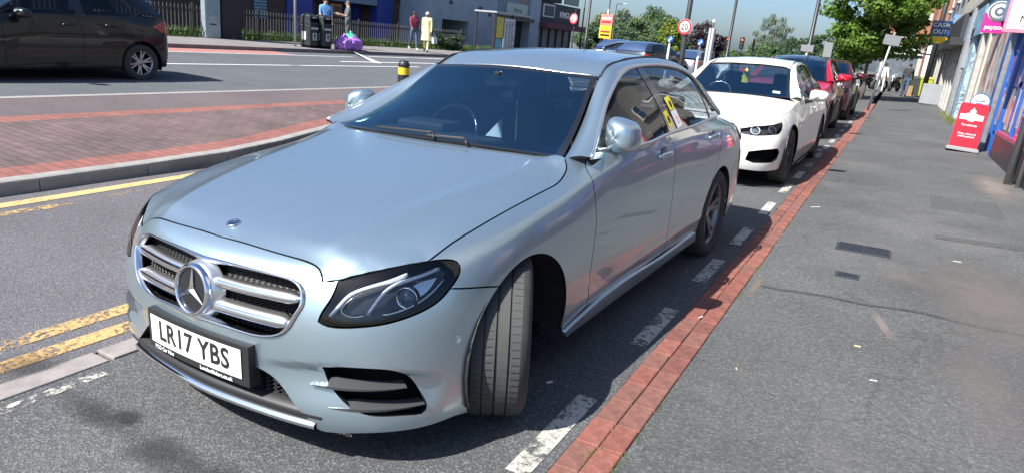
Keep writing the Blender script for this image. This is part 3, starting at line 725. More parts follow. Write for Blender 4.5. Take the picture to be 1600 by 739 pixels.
def make_wheel(name, parent, centre, R=0.335, W=0.245, rim_r=0.245, steer=0.0, spokes=5, style='twin', side=1, tread=True, rim_mat=None, dark=None):
    """wheel with axle along local X, outer face towards +X*side"""
    w = bpy.data.objects.new(name, None); COL.objects.link(w); w.parent = parent
    w.location = centre; w.rotation_euler = (0, 0, steer); w.empty_display_size = 0.1
    s = side; h = W / 2
    t = MB(); prof = [(rim_r - .012, -h * .80), (rim_r + .01, -h * .92), (rim_r + .045, -h), (R - .03, -h * .97), (R - .008, -h * .86), (R, -h * .70)]
    inner = prof; outer = [(r, -x) for r, x in prof[::-1]]
    t.lathe(inner, 64, 'X'); t.lathe(outer, 64, 'X')
    ty = t.build('tyre', RUBBER, w)
    # tread ribs with grooves and sipes
    tr = MB(); gr = [(-.70, -.40), (-.34, -.04), (.04, .34), (.40, .70)]
    for a, b in gr:
        tr.lathe([(R - .009, a * h), (R, a * h), (R, b * h), (R - .009, b * h)], 64, 'X', smooth=False)
    to = tr.build('tread', RUBBER_WORN, ty)
    gm = MB(); gm.lathe([(R - .008, -.72 * h), (R - .008, .72 * h)], 64, 'X'); gm.build('groove', RUBBER, ty)
    if tread:
        sp = MB()
        for k in range(72):
            q = 2 * math.pi * k / 72
            for (a, b), sh in (((-.69, -.45), 0), ((.45, .69), 0.04), ((-.30, -.10), .02)):
                c = Vector(((a + b) / 2 * h, math.cos(q + sh) * (R + .0002), math.sin(q + sh) * (R + .0002)))
                sp.box(c, ((b - a) * h, .0028, .0012), M=Matrix.Rotation(q + sh - math.pi / 2, 3, 'X'))
        tag(sp.build('sipe', BLACKPL, ty), kind='stuff')
    # rim
    rm = MB(); f = h * .78 * s
    rm.lathe([(rim_r, f), (rim_r - .006, f * 1.03), (rim_r - .018, f * .98), (rim_r - .026, f * .6), (rim_r - .03, -f * .7), (rim_r, -f * .9)], 48, 'X')
    rim = rm.build('rim', rim_mat or ALLOY, w)
    spk = MB(); hub = f * .62
    for k in range(spokes):
        q = 2 * math.pi * k / spokes + .3
        offs = (-.16, .16) if style == 'twin' else (0,)
        for d in offs:
            ax = lambda r, a, x: Vector((x, r * math.cos(a), r * math.sin(a)))
            wd = .016 if style == 'twin' else .03
            tn = Vector((0, -math.sin(q + d * .6), math.cos(q + d * .6)))
            p0, p1 = ax(.045, q + d * .4, hub), ax(rim_r - .016, q + d, f * .93)
            vs = [p0 - tn * wd * 1.2, p0 + tn * wd * 1.2, p1 + tn * wd * .8, p1 - tn * wd * .8]
            spk.prism(vs if s > 0 else vs[::-1], (-.03 * s, 0, 0))
    spk.build('spoke', rim_mat or ALLOY, rim, bevel=.004)
    hb = MB(); hb.lathe([(0.001, hub * 1.12), (.03, hub * 1.12), (.036, hub), (.062, hub * .95), (.066, hub * .5)], 24, 'X'); hb.build('hub', ALLOY, rim)
    bk = MB(); bk.lathe([(.001, -f * .1), (.17, -f * .1), (.175, -f * .3)], 32, 'X'); bk.build('brake_disc', dark or ALLOY_DK, w)
    return w

# ------------------------------------------------------------------ the silver saloon
HERO_RIM = principled('hero_alloy', (.20, .205, .21), .32, .8)
def silver_car():
    car = bpy.data.objects.new('parked_car', None); COL.objects.link(car)
    tag(car, 'silver saloon car with star grille, front wheels turned, nearest the camera', 'car', 'cars parked along the kerb')
    cyaw, croll = RAD(1.557), RAD(2.139)
    car.matrix_world = Matrix.Rotation(-cyaw, 4, 'Z') @ Matrix.Rotation(-croll, 4, 'Y')
    ST = [
    ((0,-.012),   [(.035,.13),(.006,.2),(.0,.3),(.0,.40),(.004,.50),(.018,.60),(.047,.672),(.085,.713),(.15,.748)]),
    ((.25,.004),  [(.035,.13),(.006,.2),(.0,.3),(.0,.40),(.004,.50),(.018,.60),(.047,.672),(.085,.713),(.15,.748)]),
    ((.45,.034),  [(.034,.13),(.004,.2),(0,.3),(0,.4),(.006,.5),(.025,.60),(.055,.672),(.093,.713),(.155,.748)]),
    ((.62,.088),  [(.032,.13),(.0,.2),(0,.3),(.0,.4),(.008,.5),(.026,.59),(.058,.66),(.10,.71),(.16,.75)]),
    ((.748,.175), [(.03,.13),(0,.2),(0,.3),(0,.4),(.008,.5),(.024,.59),(.055,.67),(.105,.73),(.175,.77)]),
    ((.83,.295),  [(.028,.13),(.0,.2),(0,.3),(0,.4),(.003,.5),(.014,.59),(.042,.68),(.09,.748),(.165,.79)]),
    ((.88,.45),   [(.024,.13),(.005,.2),(0,.3),(0,.4),(.0,.5),(.006,.60),(.028,.69),(.07,.76),(.14,.805)]),
    ((.908,.65),  [(.022,.15),(.012,.22),(.003,.32),(0,.43),(0,.54),(.003,.64),(.018,.73),(.055,.79),(.13,.833)]),
    ((.918,.9),   [(.03,.17),(.02,.24),(.008,.34),(.002,.45),(0,.56),(.004,.66),(.018,.76),(.055,.828),(.135,.872)]),
    ((.918,1.25), [(.045,.18),(.03,.25),(.014,.35),(.005,.46),(0,.58),(.004,.69),(.018,.80),(.056,.876),(.145,.932)]),
    ((.916,1.5),  [(.048,.18),(.03,.25),(.015,.35),(.005,.46),(0,.59),(.004,.70),(.015,.82),(.042,.92),(.135,1.0)]),
    ((.914,1.8),  [(.05,.18),(.032,.25),(.015,.35),(.005,.47),(0,.60),(.004,.72),(.014,.84),(.032,.94),(.058,1.01)]),
    ((.914,2.5),  [(.05,.18),(.032,.25),(.015,.35),(.005,.47),(0,.60),(.004,.72),(.014,.85),(.032,.955),(.058,1.025)]),
    ((.916,3.1),  [(.05,.18),(.032,.25),(.015,.35),(.005,.47),(0,.60),(.003,.72),(.013,.86),(.035,.97),(.07,1.04)]),
    ((.925,3.55), [(.04,.18),(.028,.25),(.012,.35),(.003,.47),(0,.60),(.002,.73),(.012,.87),(.045,.985),(.105,1.055)]),
    ((.927,3.9),  [(.03,.18),(.02,.25),(.008,.35),(.002,.47),(0,.60),(.002,.73),(.014,.87),(.055,.985),(.14,1.05)]),
    ((.915,4.3),  [(.03,.2),(.015,.27),(.006,.36),(.002,.47),(0,.60),(.004,.73),(.02,.87),(.07,.97),(.17,1.02)]),
    ((.875,4.6),  [(.03,.22),(.012,.29),(.004,.38),(.0,.48),(0,.60),(.008,.73),(.03,.87),(.08,.955),(.17,.99)]),
    ((.79,4.79),  [(.03,.22),(.012,.29),(.004,.38),(.0,.48),(0,.60),(.01,.73),(.035,.87),(.07,.945),(.14,.975)]),
    ((.60,4.885), [(.03,.22),(.012,.29),(.004,.38),(.0,.48),(0,.60),(.012,.73),(.04,.87),(.06,.945),(.12,.97)]),
    ((.3,4.92),   [(.03,.22),(.012,.29),(.004,.38),(.0,.48),(0,.60),(.015,.73),(.045,.87),(.055,.945),(.11,.97)]),
    ((0,4.925),   [(.03,.22),(.012,.29),(.004,.38),(.0,.48),(0,.60),(.015,.73),(.045,.87),(.055,.945),(.11,.97)])]
    A = belt(ST)
    HB = [-.1, .05, .12, .25, .45, .7, 1.0, 1.2, 1.35, 1.5]; HLh = [0, .25, .45, .6, .72, .82, .95]
    HL = [-x for x in HLh[:0:-1]] + HLh
    HOOD = Height(HL, HB, mirror_cols([
    [.62,.618,.60,.54,.46,.38,.25],[.708,.706,.69,.64,.585,.52,.40],[.740,.738,.726,.684,.64,.59,.49],[.783,.781,.772,.745,.712,.685,.60],
    [.830,.828,.822,.808,.793,.770,.70],[.878,.876,.871,.862,.847,.826,.77],[.930,.928,.922,.913,.898,.876,.82],
    [.965,.963,.957,.947,.931,.906,.86],[.99,.988,.983,.975,.965,.948,.90],[1.014,1.012,1.008,1.002,.994,.98,.94]]))
    UO = .646
    # ---- outlines (surface parameters)
    SEAM = [(0,7.63),(.122,7.64),(.243,7.55),(.348,7.43),(.422,7.33),(.471,7.20),(.498,7.03),(.517,6.74),(.533,6.25)]
    HLtop = [(.590,6.499),(.655,6.83),(.756,6.96),(.861,6.975),(.963,6.963)]
    HLtip = [(.963,6.963),(1.037,6.869),(1.074,6.66),(1.080,6.397),(1.059,6.031),(1.022,5.715)]
    HLlow = [(1.022,5.715),(.983,5.439),(.929,5.186),(.862,4.957),(.778,4.729),(.677,4.568),(.606,4.489),(.562,4.528),(.544,4.60)]
    HLin = [(.544,4.60),(.550,4.829),(.574,5.40),(.587,5.993),(.590,6.499)]
    ARCHF = arch_uv(A, .818, .315, .372, 140, -8, UO)
    ARCHB = arch_uv(A, .818, .315, .372, 208, 125, UO)     # bumper side of the arch
    # point where the bumper/fender seam meets the arch
    j = int(np.argmin([abs(q[1] - 4.92) for q in ARCHB])); ARCHB = ARCHB[:j + 1]
    jj = int(np.argmin([abs(q[0] - ARCHB[-1][0]) + abs(q[1] - ARCHB[-1][1]) * .1 for q in ARCHF])); ARCHF = [ARCHB[-1]] + ARCHF[jj + 1:]
    BFS = [(1.022,5.715),(1.12,5.42),ARCHB[-1]]
    BBOT = [ARCHB[0],(1.06,.46),(.986,.483),(.915,.49),(.844,.53),(.753,.55),(.670,.46),(.580,.25),(.538,.27),(.522,.616),(.517,.77)]
    CINT = [(.517,.77),(.499,.995),(.457,1.364),(.424,1.676),(.390,1.98),(.356,2.2),(.308,2.37),(.254,2.435)]
    half = [SEAM, [SEAM[-1], HLtop[0]], HLin[::-1], HLlow[::-1], BFS, ARCHB[::-1], BBOT, CINT, [CINT[-1], (0, 2.46)]]
    R_ = path(*half)
    outer = np.concatenate([R_, mir(R_[1:-1])[::-1]])
    GR = [(0,6.11),(.106,6.18),(.261,6.15),(.375,6.05),(.425,5.98),(.455,5.85),(.474,5.65),(.483,5.38),(.483,5.01),(.469,4.735),(.440,4.213),(.408,3.917),(.368,3.769),(.335,3.704),(.209,3.66),(.03,3.62),(0,3.62)]
    g = path(GR); GRF = np.concatenate([g, mir(g[1:-1])[::-1]])
    SI = path([(.56,2.98),(.627,3.10),(.725,3.12),(.797,3.03),(.850,2.74),(.883,2.338),(.913,1.822),(.924,1.45),(.910,1.30),(.880,1.30),(.803,1.387),(.726,1.454),(.679,1.608),(.62,2.0),(.575,2.5),(.56,2.98)])
    # swages on the bumper: a soft hollow that runs from the corner intake to the middle
    def bump_fn(P, uv, N):
        u = np.abs(uv[:, 0]); v = uv[:, 1]
        edge = np.interp(u, [0, .30, .42, .51, .63, .8, .93], [2.6, 2.75, 2.9, 3.02, 3.15, 3.05, 2.7])
        d = edge - v
        amp = np.interp(u, [0, .28, .40, .50, .60, .93, .99], [0, 0, .012, .020, .022, .016, 0])
        w = np.clip(d / .18, 0, 1); w = w * w * (3 - 2 * w); fade = np.clip((d - .35) / 1.5, 0, 1); fade = 1 - fade * fade * (3 - 2 * fade)
        return P - N * (amp * w * fade)[:, None]
    bo = panel('front_bumper', A, outer, [GRF, SI, mir(SI)], .014, SILVER, car, fn=bump_fn, flange=.025)
    n = len(bo.data.polygons)
    # real normals for the displaced skin
    bo.data.normals_split_custom_set([(0, 0, 0)] * len(bo.data.loops)) if False else None
    # ---- hood
    P_ = lambda uv: [tuple(q[:2]) for q in A(*np.array(uv, float).T)]
    SHUT = [(.963,6.963),(.999,7.141),(1.10,7.581),(1.202,7.79),(1.312,7.869),(1.56,7.818),(1.774,7.709),(1.873,7.673),(1.94,7.768),(1.997,7.931),(2.041,8.254)]
    WSB = [(.743,1.393),(.70,1.408),(.53,1.383),(.22,1.345),(0,1.338)]
    hr = path(P_(SEAM), P_([SEAM[-1], HLtop[0]]), P_(HLtop), P_(SHUT), WSB, vs=1.0)
    ho = np.concatenate([hr, mir(hr[1:-1])[::-1]])
    def hood_fn(P, uv, N):
        l = np.abs(uv[:, 0]); b = uv[:, 1]
        c = np.interp(b, [.1, .45, 1.0, 1.4], [.40, .50, .60, .68])        # crease that runs from the grille corner to the pillar
        h = .010 * np.maximum(0, 1 - np.abs(l - c) / .09) ** 1.5 * np.clip((b - .12) / .2, 0, 1)
        P = P.copy(); P[:, 2] += h
        # meet the fender and headlamp edges: pull the rim onto the wall surface
        return P
    def blend_edge(P, uv, N):
        P = hood_fn(P, uv, N); e = edge_xyz
        for s in (1, -1):
            E = e * [s, 1, 1]
            D = np.linalg.norm(P[:, None, :2] - E[None, :, :2], axis=2); k = D.argmin(1); d = D[np.arange(len(P)), k]
            w = np.clip(1 - d / .10, 0, 1); w = w * w * (3 - 2 * w)
            P[:, 2] += w * (E[k, 2] - HOOD(E[k, 0], E[k, 1])[:, 2])
        return P
    eu = np.concatenate([curve(SEAM), curve([SEAM[-1], HLtop[0]]), curve(HLtop), curve(SHUT)])
    edge_xyz = A(eu[:, 0], eu[:, 1])
    hd = panel('bonnet', HOOD, ho, [], .018, SILVER, car, vs=1.0, fn=blend_edge, gap=.0042, flange=.03)
    bd = MB(); c0 = HOOD(-.03, .19)[0]; nn = HOOD.nrm(-.03, .19)[0]
    Rm = Vector(nn).to_track_quat('Z', 'Y').to_matrix()
    bd.lathe([(.001, .004), (.018, .004), (.02, .0065), (.025, .006), (.027, .001)], 32, 'Z', c0, M=Rm); e1 = bd.build('badge', CHROME, hd)
    sb = MB(); sb.lathe([(.001, .0052), (.0185, .0048)], 24, 'Z', c0, M=Rm); sb.build('badge_disc', principled('badge_blue', (.01, .02, .06), .2), hd)
    st = MB()
    for k in range(3):
        a = math.pi / 2 + k * 2.0944 + math.pi
        st.add([Rm @ Vector((math.cos(a) * .018, math.sin(a) * .018, .0075)) + Vector(c0), Rm @ Vector((math.cos(a + 1.05) * .004, math.sin(a + 1.05) * .004, .0075)) + Vector(c0), Rm @ Vector((0, 0, .009)) + Vector(c0), Rm @ Vector((math.cos(a - 1.05) * .004, math.sin(a - 1.05) * .004, .0075)) + Vector(c0)], [(0, 1, 2), (0, 2, 3)])
    st.build('badge_star', CHROME, hd)
    # ---- sides
    ARCHR = arch_uv(A, 3.745, .31, .395, 186, -6, UO, 36)
    def side_fn(P, uv, N):
        u, v = uv[:, 0], uv[:, 1]; line = np.interp(u, [1.3, 2.1, 3.2, 4.3, 5.2], [6.9, 6.98, 7.02, 7.0, 6.95]); d = v - line
        up = np.clip(1 - np.abs(d) / .55, 0, 1) ** 1.6 * .0055 * np.clip((u - 1.35) / .5, 0, 1) * np.clip((5.3 - u) / .4, 0, 1)
        low = np.clip(1 - np.abs(v - np.interp(u, [1.9, 4.2], [1.75, 2.35])) / .5, 0, 1) ** 1.5 * .007 * np.clip((u - 1.85) / .3, 0, 1) * np.clip((4.3 - u) / .3, 0, 1)
        return P + N * (up + low)[:, None]
    for s in (1, -1):
        mi = s < 0
        fo = path(HLtip, BFS, ARCHF, [ARCHF[-1], (1.845, .75)], [(1.845, .75), (2.0, 1.05), (2.107, 1.25)],
                  [(2.107, 1.25), (2.104, 1.6), (2.092, 2.0), (2.072, 4.2), (2.084, 5.18), (2.066, 6.65), (2.078, 7.265), (2.11, 7.62), (2.16, 7.80), (2.186, 7.878)],
                  [(2.186, 7.878), (2.137, 8.186)], [(2.137, 8.186), (2.041, 8.254)], SHUT[::-1])
        panel('fender', A, fo, [], .018, SILVER, car, mirror=mi, fn=side_fn)
        d1 = path([(2.107, 1.25), (2.104, 1.6), (2.092, 2.0), (2.072, 4.2), (2.084, 5.18), (2.066, 6.65), (2.078, 7.265), (2.11, 7.62), (2.16, 7.80), (2.186, 7.878)],
                  [(2.186, 7.878), (2.26, 7.98), (2.4, 8.0)], [(2.4, 8.0), (3.2, 8.0)], [(3.2, 8.0), (3.235, 7.2), (3.252, 6.36), (3.248, 5.48), (3.242, 4.04), (3.25, 2.85), (3.26, 1.35)], [(3.26, 1.35), (2.107, 1.25)])
        d2 = path([(3.2, 8.0), (3.235, 7.2), (3.252, 6.36), (3.248, 5.48), (3.242, 4.04), (3.25, 2.85), (3.26, 1.35)], [(3.26, 1.35), tuple(ARCHR[0])],
                  ARCHR[:11], [ARCHR[10], (4.25, 5.4), (4.34, 6.6), (4.36, 7.4), (4.33, 8.0)], [(4.33, 8.0), (3.2, 8.0)])
        qp = path([ARCHR[10], (4.25, 5.4), (4.34, 6.6), (4.36, 7.4), (4.33, 8.0)], [(4.33, 8.0), (4.9, 8.0)], [(4.9, 8.0), (5.25, 8.0)], [(5.25, 8.0), (5.30, 7.0), (5.30, 5.0)],
                  [(5.30, 5.0), (4.9, 4.9), tuple(ARCHR[-9])], ARCHR[10:-8][::-1])
        rb = path([(5.30, 5.0), (4.9, 4.9), tuple(ARCHR[-9])], ARCHR[-9:], [ARCHR[-1], (4.9, .3), (5.25, .3), (6.27, .3)], [(6.27, .3), (6.27, 5.0)], [(6.27, 5.0), (5.30, 5.0)])
        tb = path([(5.30, 7.0), (6.27, 7.0)], [(6.27, 7.0), (6.27, 5.0)], [(6.27, 5.0), (5.30, 5.0)], [(5.30, 5.0), (5.30, 7.0)])
        f1 = panel('front_door', A, d1, [], .02, SILVER, car, mirror=mi, fn=side_fn)
        f2 = panel('rear_door', A, d2, [], .02, SILVER, car, mirror=mi, fn=side_fn)
        panel('rear_quarter', A, qp, [], .02, SILVER, car, mirror=mi, fn=side_fn)
        panel('rear_bumper', A, rb, [], .025, SILVER, car, mirror=mi)
        panel('boot_lid_face', A, tb, [], .03, SILVER, car, mirror=mi)
        tl = path([(4.93, 7.3), (5.27, 7.35), (5.6, 7.1)], [(5.6, 7.1), (5.6, 6.0)], [(5.6, 6.0), (5.2, 5.75), (5.0, 6.3), (4.93, 7.3)])
        panel('tail_lamp', A, tl, [], .02, REDLAMP, car, mirror=mi, off=.006, gap=0)
        # sill skirt
        sl = path([(1.86, .75), (2.1, 1.15), (3.2, 1.25), (3.93, 1.4)], [(3.93, 1.4), (4.0, .35)], [(4.0, .35), (3.0, .1), (1.9, .1)], [(1.9, .1), (1.86, .75)])
        so_ = panel('sill', A, sl, [], .02, SILVER, car, mirror=mi, off=.020, flange=.022); so_.data.polygons.foreach_set('material_index', [0] * len(so_.data.polygons))
        # handles
        for ub, pr in ((3.044, f1), (4.086, f2)):
            hs = MB(); cpt = pts_on(A, [(ub - .11, 6.66), (ub - .08, 6.67), (ub, 6.68), (ub + .07, 6.68), (ub + .10, 6.66)], 0)
            N0 = A.nrm(ub, 6.68)[0]; offs = [.006, .026, .036, .028, .006]
            q = [Vector((p[0] * s, p[1], p[2])) + Vector((N0[0] * s, N0[1], N0[2])) * o for p, o in zip(cpt, offs)]
            hs.tube(q, [.010, .016, .018, .017, .011], 10, flat=.6); hs.build('handle', CHROME if False else SILVER, pr)
            cup = MB(); cc = pts_on(A, [(ub, 6.6)], .001)[0]
            cup.lathe([(.055, 0), (.045, .0015), (.001, .002)], 20, 'X', (cc[0] * s, cc[1], cc[2])); cup.build('handle_cup', principled('handle_recess', (.16, .18, .2), .4, .6), pr)
        # wheel house
        for cb, rr in ((.818, .385), (3.745, .41)):
            wh = MB(); prof = [(math.cos(RAD(a)) * rr + cb, math.sin(RAD(a)) * rr + .315) for a in range(-20, 201, 10)]
            vs = [(s * .895, b, z) for b, z in prof] + [(s * .55, b, z) for b, z in prof]; m = len(prof)
            wh.add(vs, [[i, i + 1, m + i + 1, m + i] for i in range(m - 1)] + [list(range(m, 2 * m))], False); wh.build('wheel_arch_liner', BLACKPL, car)
        make_wheel('wheel', car, (s * .778, .818, .333), W=.255, steer=RAD(31), side=s, rim_mat=HERO_RIM)
        make_wheel('wheel', car, (s * .80, 3.757, .333), side=s, tread=False, rim_mat=HERO_RIM)
    # underbody
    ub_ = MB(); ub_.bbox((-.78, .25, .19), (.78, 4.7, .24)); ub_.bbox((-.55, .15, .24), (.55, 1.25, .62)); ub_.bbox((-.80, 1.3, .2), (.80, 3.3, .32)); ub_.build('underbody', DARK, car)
    # ---- greenhouse
    I = [(.735,1.405,.985),(.685,1.585,1.03),(.63,1.807,1.13),(.59,1.975,1.24),(.56,2.124,1.341),(.545,2.255,1.400),(.528,2.55,1.440),(.52,2.93,1.463),(.522,3.3,1.457),(.535,3.65,1.41),(.575,4.02,1.27),(.64,4.36,1.07)]
    O = [(.85,1.45,1.0),(.79,1.64,1.08),(.705,1.90,1.205),(.65,2.12,1.30),(.605,2.36,1.378),(.587,2.62,1.41),(.58,2.90,1.422),(.58,3.18,1.42),(.592,3.46,1.40),(.625,3.68,1.345),(.69,3.80,1.24),(.80,3.95,1.075)]
    I = np.array(I); O = np.array(O); nO = len(O)
    Mid = (I + O) / 2; dirs = np.array([(.25, -.35, .9)] * 4 + [(.5, -.2, .85)] + [(.6, 0, .8)] * 5 + [(.7, .2, .6)] * 2); dirs /= np.linalg.norm(dirs, axis=1)[:, None]
    Mid = Mid + dirs * np.array([.012, .02, .022, .022, .02, .016, .013, .012, .013, .016, .025, .03])[:, None]
    BAND = Net(np.arange(nO), [0, 1, 2], np.stack([I, Mid, O], 1))
    WX = np.linspace(-1, 1, 9)
    def ws_row(edge, centre):
        e = np.array(edge); c = np.array(centre); return [(e[0] * x, c[1] + (e[1] - c[1]) * x * x, c[2] + (e[2] - c[2]) * x * x) for x in WX]
    Ie = I
    WS = Net(WX, [0, 1, 2, 3, 4], np.array([ws_row(I[0], (0, 1.315, .992)), ws_row(I[1] + [0, 0, .006], (0, 1.475, 1.085)), ws_row(I[2] + [0, 0, .01], (0, 1.70, 1.205)), ws_row(I[3] + [0, 0, .01], (0, 1.875, 1.285)), ws_row(I[4] + [0, 0, .004], (0, 2.045, 1.366))]).transpose(1, 0, 2))
    edge = path([(-.985, .06), (.985, .06)], [(.985, .06), (.985, 3.95)], [(.985, 3.95), (-.985, 3.95)], [(-.985, 3.95), (-.985, .06)], step=.05, vs=.2)
    inn = path([(-.93, .18), (.93, .18)], [(.93, .18), (.945, 2.0), (.93, 3.8)], [(.93, 3.8), (-.93, 3.8)], [(-.93, 3.8), (-.945, 2.0), (-.93, .18)], step=.05, vs=.2)
    ws = panel('windscreen', WS, inn, [], .06, GLASS, car, flange=0, gap=0, vs=.2)
    panel('windscreen_border', WS, edge, [inn], .06, GLOSSBLK, ws, flange=.004, gap=0, vs=.2)
    ROOFB = [2.04, 2.12, 2.25, 2.5, 2.8, 3.1, 3.4, 3.65, 3.85]
    RZ = []
    for b in ROOFB:
        ez = np.interp(b, I[:, 1], I[:, 2]); cz = np.interp(b, [2.04, 2.12, 2.25, 2.5, 2.8, 3.1, 3.4, 3.65, 3.85], [1.364, 1.393, 1.430, 1.472, 1.490, 1.490, 1.474, 1.438, 1.392])
        le = float(np.interp(b, I[:, 1], I[:, 0])); ez = ez if b > 2.13 else 1.341 + (b - 2.124) * .55
        RZ.append([cz, cz - (cz - ez) * .14, cz - (cz - ez) * .58, ez, ez - .12])
    ROOF = Height([-.75, -.53, -.40, -.2, 0, .2, .40, .53, .75], ROOFB, mirror_cols([[r[0], r[1], r[2], r[3], r[4]] for r in RZ]))
    redge = [tuple(p[:2] - np.array([.006, 0])) for p in I[4:10]]
    rr = path([(0, 2.05), (.25, 2.063), (.45, 2.098), (.553, 2.132)], redge[0:1] + redge[1:], [redge[-1], (.30, 3.70), (0, 3.74)], vs=1.0)
    panel('roof', ROOF, np.concatenate([rr, mir(rr[1:-1])[::-1]]), [], .03, SILVER, car, vs=1.0, flange=.02)
    chr_ = MB(); hp = np.array([(x, 2.05 + .092 * (abs(x) / .553) ** 2) for x in np.linspace(-.545, .545, 25)])
    chr_.tube([tuple(p) for p in ROOF(hp[:, 0], hp[:, 1]) + [0, -.004, -.002]], .004, 6); chr_.build('header_strip', SATIN, car)
    REARG = Net(WX, [0, 1, 2], np.array([ws_row(I[9] - [.02, 0, 0], (0, 3.75, 1.43)), ws_row(I[10] - [.02, 0, 0], (0, 4.12, 1.285)), ws_row(I[11] - [.02, 0, 0], (0, 4.47, 1.06))]).transpose(1, 0, 2))
    sheet('rear_screen', REARG, np.linspace(-1, 1, 17), np.linspace(0, 2, 9), GLASS_DK, car, flip=True)
    TR = Height([-.78, -.6, -.3, 0, .3, .6, .78], [4.25, 4.45, 4.65, 4.85, 4.93], mirror_cols([[1.07, 1.065, 1.05, 1.03], [1.06, 1.055, 1.04, 1.01], [1.045, 1.04, 1.025, .985], [1.02, 1.015, 1.0, .965], [.985, .98, .97, .94]]))
    sheet('boot_lid', TR, np.linspace(-.76, .76, 17), np.linspace(4.27, 4.87, 9), SILVER, car)
    for s in (1, -1):
        mi = s < 0
        bp = path([(0, 0.02), (nO - 1, 0.02)], [(nO - 1, 0.02), (nO - 1, 1.96)], [(nO - 1, 1.96), (0, 1.96)], [(0, 1.96), (0, .02)], step=.12, vs=.3)
        panel('roof_pillar', BAND, bp, [], .12, SILVER, car, flip=True, mirror=mi, flange=.015, gap=.001, vs=.3)
        # side glass between belt and arch
        blt = []
        for p in O:
            q = uv_bz(A, min(p[1], 3.9), 1.0, min(p[1], 3.9) + UO, 7.5); top = A(min(p[1], 3.9) + UO, 8.0)[0]
            blt.append((top[0] - .012, p[1], top[2] - .01))
        blt = np.array(blt); blt[-1] = O[-1] + [-.012, 0, -.03]; blt[0] = O[0] + [-.012, 0, -.01]; Og = O - [.012, 0, 0]; mid = (blt + Og) / 2; mid[:, 0] += .018
        SG = Net(np.arange(nO), [0, 1, 2], np.stack([blt, mid, Og], 1))
        sgp = path([(.3, 0), (10.9, 0)], [(10.9, 0), (10.9, 1.97)], [(10.9, 1.97), (.3, 1.97)], [(.3, 1.97), (.3, 0)], step=.2, vs=.5)
        sg = panel('side_window', SG, sgp, [], .2, GLASS_DK, car, mirror=mi, flange=0, gap=0, vs=.5)
        for ua, ub2 in ((5.05, 5.45), (9.0, 9.18)):
            pil = path([(ua, -.02), (ub2 + .05, -.02)], [(ub2 + .05, -.02), (ub2 - .12, 1.99)], [(ub2 - .12, 1.99), (ua - .12, 1.99)], [(ua - .12, 1.99), (ua, -.02)], step=.2, vs=.5)
            panel('window_pillar', SG, pil, [], .2, GLOSSBLK, sg, mirror=mi, off=.003, flange=.006, gap=0, vs=.5)
        tri = path([(.3, 0), (2.0, 0)], [(2.0, 0), (1.85, 1.97)], [(1.85, 1.97), (.3, 1.97)], [(.3, 1.97), (.3, 0)], step=.2, vs=.5)
        panel('mirror_sail', SG, tri, [], .2, GLOSSBLK, sg, mirror=mi, off=.004, flange=.006, gap=0, vs=.5)
        if s > 0:
            for (u0, u1, v0, v1, mt, nm) in ((5.15, 5.42, .18, .62, principled('yellow_card', (.80, .70, .05), .6), 'licence_card'), (5.62, 6.0, .62, 1.0, principled('yellow_card', (.80, .70, .05), .6), 'licence_card'), (5.66, 6.08, .10, .60, WHITETX, 'licence_card')):
                q = path([(u0, v0), (u1, v0 + .06)], [(u1, v0 + .06), (u1 - .06, v1 + .06)], [(u1 - .06, v1 + .06), (u0 - .06, v1)], [(u0 - .06, v1), (u0, v0)], step=.2, vs=.5)
                lc = panel(nm, SG, q, [], .2, mt, sg, off=.0045, flange=.001, gap=0, vs=.5)
                rd = path([((u0 + u1) / 2 + .08 * math.cos(a), (v0 + v1) / 2 + .11 * math.sin(a)) for a in np.linspace(0, 2 * math.pi, 13)], step=.06, vs=.5)
                panel('card_mark', SG, rd, [], .2, REDLAMP if mt is WHITETX else BLACKTX, sg, off=.0055, flange=0, gap=0, vs=.5)
        trm = MB(); oc = BAND(np.linspace(0.05, nO - 1.02, 70), np.full(70, 2.0)) + [.002, 0, -.004]
        bc_ = np.array([A(u, 8.0)[0] for u in np.linspace(O[-1][1] + UO - .05, 2.15, 40)]) + [.003, 0, .004]
        trm.tube([(p[0] * s, p[1], p[2]) for p in oc], .010, 8); trm.tube([(p[0] * s, p[1], p[2]) for p in bc_], .009, 8)
        trm.build('window_trim', SATIN, car)
        gut = MB(); gi = I[4:10] + [.0, 0, .004]; gut.tube([(p[0] * s, p[1], p[2]) for p in gi], .006, 6); gut.build('roof_gutter', BLACKPL, car)
        # door mirror
        mp = bpy.data.objects.new('door_mirror', None); COL.objects.link(mp); mp.parent = car
        mp.location = (s * .872, 1.74, 1.075); mp.empty_display_size = .1
        sh = MB(); ringn = 20; rows = [(-.089, .02), (-.086, .32), (-.074, .64), (-.048, .88), (-.01, 1.0), (.035, 1.0), (.06, .96), (.066, .90)]
        vs = []; fs = []
        for dy, k in rows:
            for a in range(ringn):
                t = 2 * math.pi * a / ringn; c, sn = math.cos(t), math.sin(t)
                ex = abs(c) ** .62 * (1 if c > 0 else -1); ez = abs(sn) ** .62 * (1 if sn > 0 else -1)
                x = .086 * ex * k; z = (.092 if ez > 0 else .083) * ez * k * (1 - .14 * (x / .092)) - .006 * ex
                vs.append((s * (x), dy + .02 * ex * -1 + .03 * (ex if ex > 0 else 0), z))
        for i in range(len(rows) - 1):
            for a in range(ringn):
                b2 = (a + 1) % ringn; f = [i * ringn + a, i * ringn + b2, (i + 1) * ringn + b2, (i + 1) * ringn + a]; fs.append(f if s > 0 else f[::-1])
        fs.append(list(range(ringn))); sh.add(vs, fs, True); so = sh.build('mirror_shell', SILVER, mp)
        so.modifiers.new('s', 'SUBSURF').levels = 1; so.modifiers['s'].render_levels = 2
        mg = MB(); last = vs[-ringn:]; mg.add([(v[0] * .97, v[1] - .004, v[2] * .97) for v in last], [list(range(ringn))]); mg.build('mirror_glass', CHROME, mp)
